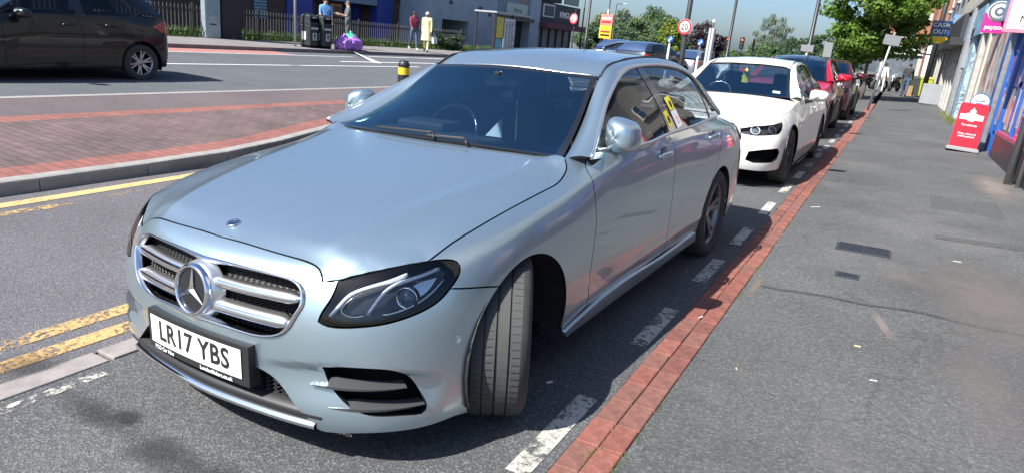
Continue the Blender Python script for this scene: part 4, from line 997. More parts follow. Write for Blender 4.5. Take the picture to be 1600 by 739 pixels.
        ar = MB(); ar.tube([(-s * .03, .01, -.07), (-s * .05, .02, -.092), (-s * .09, .01, -.10)], [.026, .022, .03], 8, flat=.6); ar.build('mirror_arm', GLOSSBLK, mp)
    # ---- grille
    gri = bpy.data.objects.new('grille', None); COL.objects.link(gri); gri.parent = car
    sheet('grille_backing', A, np.linspace(-.50, .50, 41), np.linspace(3.5, 6.2, 15), DARK, gri, off=-.07)
    mesh_ = MB()
    for v in np.arange(3.7, 6.2, .115):
        p = pts_on(A, [(u, v + .05 * ((k % 2) * 2 - 1)) for k, u in enumerate(np.linspace(-.485, .485, 73))], -.052); mesh_.tube([tuple(q) for q in p], .0022, 4, smooth=False)
    mesh_.build('grille_mesh', BLACKPL, gri)
    fr = MB(); gp = pts_on(A, GRF, .002); m = len(gp)
    gN = A.nrm(GRF[:, 0], GRF[:, 1]); cen = np.array([0, .0, .57])
    inwd = cen - gp; inwd -= gN * np.einsum('ij,ij->i', inwd, gN)[:, None]; inwd /= np.linalg.norm(inwd, axis=1)[:, None]
    rows = [gp + gN * -.012 + inwd * -.003, gp + gN * .006 + inwd * .001, gp + gN * .010 + inwd * .007, gp + gN * .006 + inwd * .013, gp + gN * -.02 + inwd * .016]
    fr.add(np.concatenate(rows), [[i * m + k, i * m + (k + 1) % m, (i + 1) * m + (k + 1) % m, (i + 1) * m + k] for i in range(4) for k in range(m)], True)
    fr.build('grille_frame', CHROME, gri)
    for s in (1, -1):
        for (v0, v1, ue) in ((5.48, 4.93, .462), (4.56, 4.06, .430)):
            us = np.linspace(.085, ue, 22); vm = (v0 + v1) / 2; vv0 = np.full(22, v0); vv1 = np.full(22, v1)
            sc_ = np.ones(22); sc_[-3:] = [.95, .75, .35]
            a = pts_on(A, np.c_[us, vm + (v0 - vm) * sc_], -.030); b = pts_on(A, np.c_[us, vm + (v0 - .38 * (v0 - v1) * 1 - vm) * sc_], .002)
            c = pts_on(A, np.c_[us, vm + (v1 + .12 * (v0 - v1) - vm) * sc_], .004); d = pts_on(A, np.c_[us, vm + (v1 - vm) * sc_], -.012)
            for nm, rw, mt in (('slat', [a, b], SATIN), ('slat_trim', [b, b + [0, -.002, -.001], c, d], CHROME)):
                mb = MB(); k = 22; vs = np.concatenate(rw) * [s, 1, 1]
                mb.add(vs, [([i * k + q, (i + 1) * k + q, (i + 1) * k + q + 1, i * k + q + 1] if s > 0 else [i * k + q, i * k + q + 1, (i + 1) * k + q + 1, (i + 1) * k + q]) for i in range(len(rw) - 1) for q in range(k - 1)], True)
                o = mb.build(nm, mt, gri); md = o.modifiers.new('t', 'SOLIDIFY'); md.thickness = .004; md.offset = -1
    # central star
    em = bpy.data.objects.new('star_emblem', None); COL.objects.link(em); em.parent = gri
    ctr = Vector((.0, -.012, .567)); Rm = Matrix(((1, 0, 0), (0, 0, -1), (0, 1, 0))) ; tilt = Matrix.Rotation(RAD(-7), 3, 'X'); Rm = tilt @ Rm
    rg = MB(); rg.lathe([(.080, .0), (.080, .010), (.084, .016), (.090, .014), (.094, .006), (.095, -.03)], 64, 'Z', ctr, M=Rm); rg.build('emblem_ring', CHROME, em)
    hs = MB(); hs.lathe([(.095, -.008), (.103, -.016), (.112, -.05)], 48, 'Z', ctr, M=Rm); hs.build('emblem_housing', SATIN, em)
    dk = MB(); dk.lathe([(.001, .004), (.082, .004)], 48, 'Z', ctr, M=Rm); dk.build('emblem_disc', GLOSSBLK, em)
    stb = MB()
    for k in range(3):
        a = math.pi / 2 + k * 2 * math.pi / 3
        pt = lambda r, an, h: Rm @ Vector((math.cos(an) * r, math.sin(an) * r, h)) + ctr
        stb.add([pt(.082, a, .010), pt(.013, a + math.pi / 3, .008), pt(0, 0, .019), pt(.013, a - math.pi / 3, .008)], [(0, 1, 2), (0, 2, 3)])
    stb.build('emblem_star', CHROME, em)
    # saddle arms linking the emblem to the slats
    # ---- lower intake, splitter, corner intakes
    li = bpy.data.objects.new('lower_intake', None); COL.objects.link(li); li.parent = car
    sheet('intake_backing', A, np.linspace(-.56, .56, 31), np.linspace(.3, 3.0, 12), DARK, li, off=-.09)
    lm = MB()
    for v in np.arange(1.0, 2.5, .16):
        p = pts_on(A, [(u, v + .07 * ((k % 2) * 2 - 1)) for k, u in enumerate(np.linspace(-.52, .52, 61))], -.045); lm.tube([tuple(q) for q in p], .003, 4, smooth=False)
    lm.build('intake_mesh', BLACKPL, li)
    bl = MB(); us = np.linspace(-.56, .56, 41); rows = [pts_on(A, np.c_[us, np.full(41, v)], o) for v, o in ((1.35, -.05), (1.30, -.006), (1.10, .004), (.92, -.004), (.90, -.05))]
    bl.add(np.concatenate(rows), [[i * 41 + q, i * 41 + q + 1, (i + 1) * 41 + q + 1, (i + 1) * 41 + q] for i in range(4) for q in range(40)], True); bl.build('intake_blade', BLACKPL, li)
    lp = MB(); us = np.linspace(-.53, .53, 41); rows = [pts_on(A, np.c_[us, np.full(41, v)], o) for v, o in ((.85, -.05), (.80, -.004), (.62, .002), (.1, -.01), (-.1, -.06))]
    lp.add(np.concatenate(rows), [[i * 41 + q, i * 41 + q + 1, (i + 1) * 41 + q + 1, (i + 1) * 41 + q] for i in range(4) for q in range(40)], True); lp.build('splitter', BLACKPL, li)
    cs = MB(); rows = [pts_on(A, np.c_[us, np.full(41, v)], o) for v, o in ((.80, -.002), (.74, .010), (.60, .014), (.50, .009), (.46, -.004))]
    cs.add(np.concatenate(rows), [[i * 41 + q, i * 41 + q + 1, (i + 1) * 41 + q + 1, (i + 1) * 41 + q] for i in range(4) for q in range(40)], True); cs.build('splitter_trim', CHROME, li)
    for s in (1, -1):
        ci = bpy.data.objects.new('corner_intake', None); COL.objects.link(ci); ci.parent = car
        o = sheet('intake_backing', A, np.linspace(.52, .95, 21), np.linspace(1.1, 3.3, 12), DARK, ci, off=-.085, mirror=s < 0)
        for (u0, u1, v0, v1, vt) in ((.515, .85, 2.32, 2.35, 2.74), (.585, .916, 1.60, 1.62, 2.02)):
            us = np.linspace(u0, u1, 20); t = (us - u0) / (u1 - u0)
            k = np.interp(t, [0, .10, .26, 1], [.05, .55, 1, .30])
            front = np.c_[us, v0 + (v1 - v0) * t]
            a = pts_on(A, front + np.c_[us * 0, .05 * k], .003); b = pts_on(A, front - np.c_[us * 0, .06 * k], .001)
            a2 = pts_on(A, front + np.c_[us * 0, .20 * k], -.045); b2 = pts_on(A, front + np.c_[us * 0, .02 * k], -.06)
            vs = np.concatenate([a2, a, b, b2]) * [s, 1, 1]; K = 20
            f = MB(); f.add(vs, [[i * K + q, i * K + q + 1, (i + 1) * K + q + 1, (i + 1) * K + q][::s] for i in range(3) for q in range(K - 1)], False)
            f.build('intake_fin', SATIN if False else principled('fin_grey', (.10, .105, .11), .4, .5), ci)
    # ---- number plate
    np_ = bpy.data.objects.new('number_plate', None); COL.objects.link(np_); np_.parent = car
    def bend(x): return -.036 + .16 * x * x
    hl = MB(); xs = np.linspace(-.285, .292, 15); zc = .357
    vs = []
    for x in xs: vs += [(x, bend(x) + .003, zc - .083), (x, bend(x) + .003, zc + .070), (x, .03, zc + .074), (x, .03, zc - .088)]
    fs = []
    for i in range(14):
        for k in range(4): fs.append([i * 4 + k, (i + 1) * 4 + k, (i + 1) * 4 + (k + 1) % 4, i * 4 + (k + 1) % 4][::-1])
    fs += [[0, 1, 2, 3], [56, 59, 58, 57]]; hl.add(vs, fs); hl.build('plate_holder', BLACKPL, np_)
    pl = MB(); xs = np.linspace(-.26, .26, 15); vs = []
    for x in xs: vs += [(x, bend(x) - .001, zc - .0555), (x, bend(x) - .001, zc + .0555)]
    pl.add(vs, [[2 * i, 2 * i + 2, 2 * i + 3, 2 * i + 1] for i in range(14)], True); pl.build('plate', WHITEPL, np_)
    def curved_text(nm, body, size, x0, z0, mat, xs_=1.0, bold=0.0, sp=1.0):
        o = text_mesh(nm, body, size, mat, np_, .0004, 'CENTER', xs_, bold, sp)
        for v in o.data.vertices:
            x, y, z = v.co; X = x + x0; v.co = (X, bend(X) - .0022 - z, z0 + y)
        return o
    curved_text('registration', 'LR17 YBS', .108, 0.0, zc, BLACKTX, .90, .0022, 1.06)
    curved_text('plate_lettering', 'PCO Car Hire', .021, -.175, zc - .070, WHITETX, 1.0, .0005)
    curved_text('plate_lettering', 'LondonRiders.co.uk', .021, .13, zc - .070, WHITETX, 1.0, .0005)
    # ---- headlamps
    for s in (1, -1):
        hb = bpy.data.objects.new('headlamp', None); COL.objects.link(hb); hb.parent = car
        hp = path(HLtop, HLtip, HLlow, HLin)
        panel('lamp_lens', A, hp, [], .02, LAMP_GLASS, hb, mirror=s < 0, off=.0, flange=0, gap=.004)
        panel('lamp_housing', A, hp, [], .02, principled('lamp_black', (.030, .034, .040), .22, .3), hb, mirror=s < 0, off=-.055, gap=.004, flange=-.054)
        rimp = np.asarray(hp); cmid = rimp.mean(0); inr = cmid + (rimp - cmid) * [[.975, .95]]
        panel('lamp_rim', A, hp, [inr], .02, GLOSSBLK, hb, mirror=s < 0, off=-.002, flange=.03, gap=.003)
        X = lambda p: [(q[0] * s, q[1], q[2]) for q in p]
        L1 = curve([(.573,4.811),(.599,5.207),(.636,5.851),(.700,6.26),(.795,6.47),(.870,6.66)]); L2 = curve([(.710,5.021),(.731,5.38),(.766,5.9),(.803,6.2),(.890,6.40),(1.008,6.62)])
        for L in (L1, L2):
            q = MB(); q.tube(X(pts_on(A, L, -.026)), .0075, 8, flat=.8); q.build('light_guide', LED, hb)
        L3 = curve([(.765,4.985),(.83,5.13),(.894,5.347),(.98,5.8),(1.026,6.164)]); q = MB(); q.tube(X(pts_on(A, L3, -.03)), .004, 6); q.build('lamp_trim', CHROME, hb)
        L4 = curve([(.66,5.9),(.617,4.99),(.651,4.887),(.706,5.02)]); q = MB(); q.tube(X(pts_on(A, L4, -.03)), .0025, 6); q.build('lamp_trim', SATIN, hb)
        pc = pts_on(A, [(.862, 5.62)], -.040)[0]; nd = Vector((s * .35, -.93, .05)).normalized(); RM = nd.to_track_quat('Z', 'Y').to_matrix(); pc = (pc[0] * s, pc[1], pc[2])
        q = MB(); q.lathe([(.040, -.02), (.040, .004), (.036, .008), (.032, .004)], 32, 'Z', pc, M=RM); q.build('projector_ring', CHROME, hb)
        q = MB(); q.lathe([(.031, .0), (.026, .010), (.016, .018), (.001, .021)], 32, 'Z', pc, M=RM); q.build('projector_lens', principled('projector_lens', (.10, .13, .16), .03, coat=1.0), hb)
        L5 = path([(.885, 5.5), (.95, 5.75), (1.0, 6.25)], [(1.0, 6.25), (.93, 6.2), (.88, 6.05)], [(.88, 6.05), (.885, 5.5)]); panel('reflector', A, L5, [], .03, SATIN, hb, mirror=s < 0, off=-.045, flange=0, gap=0)
        ps = pts_on(A, [(1.043, 3.746)], .001)[0]; q = MB(); q.lathe([(.013, 0), (.012, .002), (.010, .0005), (.001, .0012)], 20, 'X', (ps[0] * s, ps[1], ps[2]), M=Matrix.Rotation(-.7 * s, 3, 'Z') @ Matrix.Scale(s, 3, (1, 0, 0))); q.build('parking_sensor', SILVER, bo)
    # ---- wipers, cowl
    cw = MB(); cw.add([(x, 1.335 + .07 * (x / .74) ** 2, .965) for x in np.linspace(-.74, .74, 15)] + [(x, 1.45 + .06 * (x / .74) ** 2, 1.0) for x in np.linspace(-.70, .70, 15)], [[i, i + 1, 16 + i, 15 + i] for i in range(14)]); cw.build('cowl', BLACKPL, car)
    for u0, u1, v0, v1 in ((-.52, .02, .20, .30), (-.02, .30, .14, .24)):
        w = MB(); p = WS(np.linspace(u0, u1, 14), np.linspace(v0, v1, 14)) + [0, -.012, .012]; w.tube([tuple(q) for q in p], .007, 6, flat=.6)
        e = p[-1]; w.tube([tuple(e), (e[0] + .03, e[1] - .035, e[2] - .02)], .008, 6); w.build('wiper', BLACKPL, car)
    # ---- interior
    it = bpy.data.objects.new('interior', None); COL.objects.link(it); it.parent = car
    q = MB(); ds = [(-.70, 1.50, .94), (.70, 1.50, .94), (.72, 1.62, .985), (.72, 1.95, .97), (.70, 2.02, .86), (.70, 1.95, .55)]
    prof = [(1.42, .955), (1.56, .985), (1.80, .975), (1.93, .93), (1.97, .82), (1.90, .5)]
    q.add([(x, b, z) for x in (-.74, .74) for b, z in prof], [[i, i + 1, 7 + i, 6 + i] for i in range(5)], False); q.build('dashboard', INTERIOR, it, bevel=.02)
    q = MB(); q.lathe([(.001, 0), (.18, 0)], 12); hood_ = MB(); hood_.box((-.36, 1.80, 1.0), (.34, .2, .06)); hood_.build('instrument_hood', INTERIOR, it, bevel=.02)
    sw = MB(); sc0 = Vector((-.36, 2.02, .93)); Rs = Matrix.Rotation(RAD(66), 3, 'X')
    sw.tube([Rs @ Vector((math.cos(a) * .185, math.sin(a) * .185, 0)) + sc0 for a in np.linspace(0, 2 * math.pi, 33)[:-1]], .015, 8, closed=True)
    sw.box(sc0, (.34, .05, .02), M=Rs); sw.box(sc0, (.13, .13, .05), M=Rs); sw.build('steering_wheel', GLOSSBLK, it)
    q = MB(); q.bbox((-.74, 1.9, .32), (.74, 4.2, .36)); q.bbox((-.14, 1.9, .36), (.14, 3.0, .62)); q.build('cabin_floor', INTERIOR, it)
    for s in (1, -1):
        se = MB(); se.box((s * .36, 2.55, .50), (.50, .55, .18)); se.box((s * .36, 2.88, .80), (.50, .14, .64), M=Matrix.Rotation(RAD(-18), 3, 'X')); so = se.build('front_seat', SEAT, it, bevel=.05, seg=3)
        hr_ = MB(); hr_.box((s * .36, 3.0, 1.19), (.27, .10, .20), M=Matrix.Rotation(RAD(-10), 3, 'X')); hr_.build('headrest', SEAT, so, bevel=.04, seg=3)
        dp = MB(); dp.bbox((s * .80, 1.5, .35), (s * .84, 3.9, .98)); dp.build('door_card', INTERIOR, it)
    q = MB(); q.box((0, 3.45, .52), (1.30, .5, .2)); q.box((0, 3.75, .82), (1.28, .14, .55), M=Matrix.Rotation(RAD(-22), 3, 'X')); q.build('rear_seat', SEAT, it, bevel=.05, seg=3)
    for x in (-.4, .4):
        q = MB(); q.box((x, 3.92, 1.12), (.24, .08, .14)); q.build('headrest', SEAT, it, bevel=.03)
    q = MB(); q.bbox((-.62, 3.95, .95), (.62, 4.45, .99)); q.build('parcel_shelf', INTERIOR, it)
    hlr = sheet('headliner', ROOF, np.linspace(-.5, .5, 9), np.linspace(2.15, 3.7, 9), HEADLINER, it, off=-.03)
    q = MB(); q.prism([(.05, 1.78, .985), (.16, 1.78, .985), (.14, 1.80, 1.09)], (0, .004, 0)); q.build('dash_card', WHITETX, it)
    rv = MB(); rv.box((0, 2.02, 1.275), (.24, .03, .07), M=Matrix.Rotation(RAD(10), 3, 'X')); rv.box((0, 1.97, 1.31), (.04, .06, .05)); rv.build('rear_view_mirror', GLOSSBLK, it, bevel=.01)
    return car
HERO = silver_car()
# ------------------------------------------------------------------ the other cars
def gen_belt(sp):
    """wall of a generic car from a few measures"""
    W = sp['W'] / 2; L = sp['L']; zt = sp['ztop']; zb = sp.get('zbot', .18); n = sp.get('nose', .36); r = sp.get('tail', .30); T = [0, .09, .22, .36, .5, .64, .78, .9, 1]
    plan = [(0, 0), (.27 * W, .01), (.5 * W, .045 * n / .36), (.68 * W, .11 * n / .36), (.81 * W, .20 * n / .36), (.90 * W, .33 * n / .36), (.955 * W, .50), (.985 * W, .70)]
    plan += [(W, b) for b in np.linspace(1.0, L - r - .45, 9)]
    plan += [(.985 * W, L - r - .18), (.95 * W, L - r + .06), (.88 * W, L - .09), (.72 * W, L - .03), (.4 * W, L - .005), (0, L)]
    lean = sp.get('lean', .14); ST = []
    for l, b in plan:
        top = float(np.interp(b, [p[0] for p in zt], [p[1] for p in zt])); lo = zb + (.04 if b < .5 or b > L - .6 else 0)
        front = max(0, 1 - b / .75); back = max(0, 1 - (L - b) / .6)
        ot = sp.get('roll', .10) * (1 - front) + lean * front if b < sp['cowl'] + .1 else float(np.interp(b, [sp['cowl'] + .1, sp['cowl'] + .5, L - 1.0, L - .5, L], [.10, .055, .07, .10, sp.get('backlean', .10)]))
        rows = []
        for t in T:
            z = lo + (top - lo) * t; o = .045 * max(0, 1 - t / .33) ** 2 + ot * max(0, (t - .5) / .5) ** 2.1; rows.append((o, z))
        ST.append(((l, b), rows))
    return belt(ST)

def BANDM(I, O, k): return (np.array(I[k]) + np.array(O[k])) / 2
def small_mirror(car, s, loc, mat, k=1.0):
    mp = bpy.data.objects.new('door_mirror', None); COL.objects.link(mp); mp.parent = car; mp.location = loc
    sh = MB(); n = 16; vs = []; fs = []; rows = [(-.084, .02), (-.08, .3), (-.07, .65), (-.04, .92), (0, 1), (.045, .98), (.055, .9)]
    for dy, q in rows:
        for a in range(n):
            t = 2 * math.pi * a / n; c, sn = math.cos(t), math.sin(t); ex = abs(c) ** .6 * (1 if c > 0 else -1); ez = abs(sn) ** .6 * (1 if sn > 0 else -1)
            vs.append((s * .115 * ex * q * k, dy * k + .02 * ex, .072 * ez * q * k * (1 - .15 * ex)))
    for i in range(len(rows) - 1):
        for a in range(n):
            b = (a + 1) % n; f = [i * n + a, i * n + b, (i + 1) * n + b, (i + 1) * n + a]; fs.append(f if s > 0 else f[::-1])
    fs.append(list(range(n))); sh.add(vs, fs, True); sh.build('mirror_shell', mat, mp)
    g = MB(); g.add([(v[0] * .96, v[1] - .003, v[2] * .96) for v in vs[-n:]], [list(range(n))]); g.build('mirror_glass', CHROME, mp)
    a = MB(); a.tube([(-s * .06, 0, -.05), (-s * .16, .0, -.09)], [.025, .03], 8, flat=.5); a.build('mirror_arm', GLOSSBLK, mp)

def generic_car(name, sp, label, cat='car', group=None, loc=(0, 0, 0), rz=0.0, tilt=0.0):
    car = bpy.data.objects.new(name, None); COL.objects.link(car); tag(car, label, cat, group)
    car.matrix_world = Matrix.Translation(loc) @ Matrix.Rotation(rz, 4, 'Z') @ Matrix.Rotation(-tilt, 4, 'Y')
    P = sp['paint']; res = sp.get('res', .05); A = gen_belt(sp); L, W2 = sp['L'], sp['W'] / 2; cowl = sp['cowl']; fa, ra, R = sp['axle'], sp['axle'] + sp['wb'], sp.get('R', .33); ar = R + .055
    uk = np.linspace(0, A.u[-1], 800); bk = A(uk, np.full(800, 3.0))[:, 1]
    U = lambda b: float(np.interp(b, bk, uk)); UO = U(fa + .6) - fa - .6
    AF = arch_uv(A, fa, R, ar, 196, -12, UO, 36); AR = arch_uv(A, ra, R, ar, 192, -12, UO, 36)
    vb = .25; hd = sp.get('head'); kids = []
    # front: bumper + nose
    um = U(fa - ar * .72); jf = int(np.argmin([abs(q[0] - um) + (10 if i > 18 else 0) for i, q in enumerate(AF)]))
    hr = path([(0, 8), (um, 8)], [(um, 8), AF[jf]], AF[:jf + 1][::-1], [AF[0], (U(fa - ar - .12), vb), (.4 * W2, vb), (0, vb)], step=.04)
    outer = np.concatenate([hr, mir(hr[1:-1])[::-1]]); holes = []; lamps = []
    if hd: hp = path(*[[a, b] for a, b in zip(hd, hd[1:] + hd[:1])], step=.03) if sp.get('sharp') else path(hd + [hd[0]], step=.03); holes += [hp, mir(hp)]; lamps = [hp]
    for h in sp.get('holes', []): q = path(*[[a, b] for a, b in zip(h, h[1:] + h[:1])], step=.03); holes += [q, mir(q)]
    for h in sp.get('choles', []): q = path(h, step=.03); holes.append(np.concatenate([q, mir(q[1:-1])[::-1]]))
    fb = panel('front_bumper', A, outer, holes, res, P, car, flange=.02)
    if holes: sheet('front_void', A, np.linspace(-um * .96, um * .96, 31), np.linspace(.4, 7.3, 14), DARK, fb, off=-.06)
    for hp in lamps:
        for s in (1, -1):
            lm = bpy.data.objects.new('headlamp', None); COL.objects.link(lm); lm.parent = car
            panel('lamp_lens', A, hp, [], res, LAMP_GLASS, lm, mirror=s < 0, flange=0, gap=.004); panel('lamp_bowl', A, hp, [], res, sp.get('bowl', ALLOY_DK), lm, mirror=s < 0, off=-.05, flange=-.05, gap=.004)
            c = hp.mean(0); ext = (hp[:, 0].max() - hp[:, 0].min())
            for k, d in enumerate((-.2, .14)):
                q = pts_on(A, [(c[0] + d * ext, c[1])], -.03)[0]; nn = A.nrm(c[0] + d * ext, c[1])[0]; RM = Vector((nn[0] * s, nn[1], nn[2])).to_track_quat('Z', 'Y').to_matrix()
                rg = MB(); rr = sp.get('proj', .045); rg.tube([RM @ Vector((math.cos(a) * rr, math.sin(a) * rr, .012)) + Vector((q[0] * s, q[1], q[2])) for a in np.linspace(0, 2 * math.pi, 25)[:-1]], .006, 6, closed=True); rg.build('lamp_ring', LED, lm)
                le = MB(); le.lathe([(rr * .75, .0), (rr * .5, .012), (.001, .018)], 16, 'Z', (q[0] * s, q[1], q[2]), M=RM); le.build('projector_lens', principled('projector_lens', (.10, .13, .16), .03, coat=1.0), lm)
    for nm, pl, mt, of in sp.get('patches', []):
        for s in (1, -1): panel(nm, A, path(pl + [pl[0]], step=.03), [], res, mt, car, mirror=s < 0, off=of, gap=0, flange=.01)
    d1, d2, d3 = U(sp['doors'][0]), U(sp['doors'][1]), U(sp['doors'][2])
    doors2 = sp['doors'][1] < sp['doors'][2]
    uc = U(cowl)
    for s in (1, -1):
        mi = s < 0
        jd = int(np.argmin([abs(q[0] - d3) + (10 if i > 20 else 0) for i, q in enumerate(AR)]))
        f = path([(um, 8), AF[jf]], AF[jf:], [AF[-1], (d1, vb)], [(d1, vb), (d1 - .01, 4), (d1, 8)], [(d1, 8), (um, 8)], step=.05); panel('fender', A, f, [], res, P, car, mirror=mi)
        d = path([(d1, vb), (d1 - .01, 4), (d1, 8)], [(d1, 8), (d2, 8)], [(d2, 8), (d2 + .03, 5), (d2, vb)], [(d2, vb), (d1, vb)], step=.05); do = panel('front_door', A, d, [], res, P, car, mirror=mi)
        kids = [(do, d2 - .16)]
        if doors2:
            d = path([(d2, 8), (d2 + .03, 5), (d2, vb)], [(d2, vb), AR[0]], AR[:jd + 1], [AR[jd], (d3, 6.4), (d3 - .02, 8)], [(d3 - .02, 8), (d2, 8)], step=.05); do = panel('rear_door', A, d, [], res, P, car, mirror=mi); kids.append((do, d3 - .2))
            q = path([AR[jd], (d3, 6.4), (d3 - .02, 8)], [(d3 - .02, 8), (A.u[-1], 8)], [(A.u[-1], 8), (A.u[-1], vb)], [(A.u[-1], vb), AR[-1]], AR[jd:][::-1], step=.05)
        else:
            q = path([(d2, 8), (d2 + .03, 5), (d2, vb)], [(d2, vb), AR[0]], AR, [AR[-1], (A.u[-1], vb)], [(A.u[-1], vb), (A.u[-1], 8)], [(A.u[-1], 8), (d2, 8)], step=.05)
        panel('rear_quarter', A, q, [], res, P, car, mirror=mi)
        if sp.get('clad'):
            c = path([AF[-1], (U(fa + ar + .06), 1.3), (U(ra - ar - .06), 1.3), AR[0]], [AR[0], (U(ra - ar), .1)], [(U(ra - ar), .1), (U(fa + ar), .1)], [(U(fa + ar), .1), AF[-1]], step=.05); panel('sill', A, c, [], res, sp['clad'], car, mirror=mi, off=.012)
            for AX in (AF, AR):
                tb = MB(); tb.tube([(p[0] * s, p[1], p[2]) for p in pts_on(A, AX, .0)], .03, 6, flat=.5); tb.build('arch_moulding', sp['clad'], car)
        else:
            c = path([AF[-1], (U(fa + ar + .1), .75), (U(ra - ar - .1), .75), AR[0]], [AR[0], (U(ra - ar), .05)], [(U(ra - ar), .05), (U(fa + ar), .05)], [(U(fa + ar), .05), AF[-1]], step=.05); panel('sill', A, c, [], res, P, car, mirror=mi, off=.01)
        for do, ub in kids:
            p = pts_on(A, [(ub - .1, 6.3), (ub, 6.36), (ub + .1, 6.3)], 0); hs = MB(); hs.tube([(p[0][0] * s + .004 * s, p[0][1], p[0][2]), (p[1][0] * s + s * .032, p[1][1], p[1][2]), (p[2][0] * s + .004 * s, p[2][1], p[2][2])], .014, 6); hs.build('handle', sp.get('handle', P), do)
        tl = sp.get('tail_lamp')
        if tl: panel('tail_lamp', A, path(tl + [tl[0]], step=.04), [], res, REDLAMP, car, mirror=mi, off=.008, gap=0)
        for cb in (fa, ra):
            wh = MB(); pr = [(math.cos(RAD(a)) * (ar + .012) + cb, math.sin(RAD(a)) * (ar + .012) + R) for a in range(-20, 201, 12)]; m = len(pr)
            wh.add([(s * (W2 - .03), b, z) for b, z in pr] + [(s * (W2 - .36), b, z) for b, z in pr], [[i, i + 1, m + i + 1, m + i] for i in range(m - 1)] + [list(range(m, 2 * m))]); wh.build('wheel_arch_liner', BLACKPL, car)
            make_wheel('wheel', car, (s * (W2 - .125), cb, R), R=R, W=.21, rim_r=R * .70, side=s, tread=False, steer=sp.get('steer', 0) if cb == fa else 0, rim_mat=sp.get('rim'), style=sp.get('spoke', 'twin'), spokes=sp.get('nspoke', 5))
    ub = MB(); ub.bbox((-W2 * .82, .3, .2), (W2 * .82, L - .3, .3)); ub.bbox((-W2 * .6, .2, .3), (W2 * .6, fa + .4, .6)); ub.build('underbody', DARK, car)
    # bonnet
    es = A(np.linspace(0, uc, 60), np.full(60, 8.0)); wc = sp['ws'][0]
    hb = np.linspace(es[0][1] - .02, cowl + .25, 12); hl = np.array([0, .2, .4, .6, .75, .87, .95]) * W2
    le = np.maximum(np.interp(hb, es[:, 1], np.maximum.accumulate(es[:, 0])), .05); ze = np.interp(hb, es[:, 1], es[:, 2]); zc = np.interp(hb, [es[0][1], es[0][1] + .25, (es[0][1] + cowl) / 2, wc[1]], [es[0][2], es[0][2] + .035, (es[0][2] + wc[2]) / 2 + .035, wc[2]])
    H = np.array([[zc[i] - max(zc[i] - ze[i], 0) * min((x / max(le[i], .55 * W2)) ** 2.4, 1.3) for x in hl] for i in range(12)])
    HD = Height([-x for x in hl[:0:-1]] + list(hl), hb, mirror_cols(H))
    pe = [tuple(p[:2]) for p in A(np.linspace(0, uc, 14), np.full(14, 8.0))]
    hp = path(pe, [pe[-1], (sp['I'][0][0], sp['I'][0][1] + .01)], [(sp['I'][0][0], sp['I'][0][1] + .01), (sp['I'][0][0] * .6, (wc[1] + sp['I'][0][1]) / 2 - .01), (0, wc[1] + .02)], vs=1.0, step=.04)
    def edge_fn(Pp, uv, N):
        Pp = Pp.copy(); e = A(np.linspace(0, uc, 120), np.full(120, 8.0))
        for s in (1, -1):
            E = e * [s, 1, 1]; D = np.linalg.norm(Pp[:, None, :2] - E[None, :, :2], axis=2); k = D.argmin(1); dd = D[np.arange(len(Pp)), k]; w = np.clip(1 - dd / .12, 0, 1); w = w * w * (3 - 2 * w); Pp[:, 2] += w * (E[k, 2] - HD(E[k, 0], E[k, 1])[:, 2])
        return Pp
    panel('bonnet', HD, np.concatenate([hp, mir(hp[1:-1])[::-1]]), [], res, P, car, vs=1.0, fn=edge_fn)
    # greenhouse
    I = np.array(sp['I']); O = np.array(sp['O']); nO = len(O); Mid = (I + O) / 2 + np.array([.008, -.004, .018])
    BAND = Net(np.arange(nO), [0, 1, 2], np.stack([I, Mid, O], 1)); WX = np.linspace(-1, 1, 9); nw = sp['nws']
    rows = []
    for k in range(nw + 1):
        e = I[k]; c = sp['ws'][k]; rows.append([(e[0] * x, c[1] + (e[1] - c[1]) * x * x, c[2] + (e[2] - c[2]) * x * x) for x in WX])
    WS = Net(WX, np.arange(nw + 1), np.array(rows).transpose(1, 0, 2))
    inn = path([(-.94, .12), (.94, .12)], [(.94, .12), (.94, nw - .1)], [(.94, nw - .1), (-.94, nw - .1)], [(-.94, nw - .1), (-.94, .12)], step=.08, vs=.3); eg = path([(-.995, 0.02), (.995, 0.02)], [(.995, .02), (.995, nw - .02)], [(.995, nw - .02), (-.995, nw - .02)], [(-.995, nw - .02), (-.995, .02)], step=.08, vs=.3)
    ws = panel('windscreen', WS, inn, [], .1, sp.get('glass', GLASS), car, flange=0, gap=0, vs=.3); panel('windscreen_border', WS, eg, [inn], .1, GLOSSBLK, ws, flange=0, gap=0, vs=.3)
    for u0, v0 in sp.get('stickers', []):
        q = path([(u0, v0), (u0 + .13, v0)], [(u0 + .13, v0), (u0 + .13, v0 + .22)], [(u0 + .13, v0 + .22), (u0, v0 + .22)], [(u0, v0 + .22), (u0, v0)], step=.1, vs=.3); panel('permit', WS, q, [], .1, principled('permit_white', (.55, .68, .74), .5), ws, flange=0, gap=0, off=.004, vs=.3)
    # painted corner between bonnet, wing and pillar
    cq = [A(u, 8.0)[0] for u in np.linspace(uc - .04, U(O[1][1]), 6)]; pin = [I[1] * .5 + O[1] * .5, O[0] * .5 + I[0] * .5, I[0]]
    for s in (1, -1):
        q = MB(); k = len(cq); cc = np.array(cq).mean(0) * .5 + np.array(I[0]) * .5 + [0, 0, .004]; ring = cq + [O[1], BANDM(I, O, 1), BANDM(I, O, 0), I[0]]
        q.add([(p[0] * s, p[1], p[2]) for p in [cc] + ring], [[0, i + 1, (i + 1) % len(ring) + 1][::s] for i in range(len(ring))], True); q.build('wing_corner', P, car)
    nr = sp['nroof']; rb = I[nw:nr + 1, 1]; RZ = []
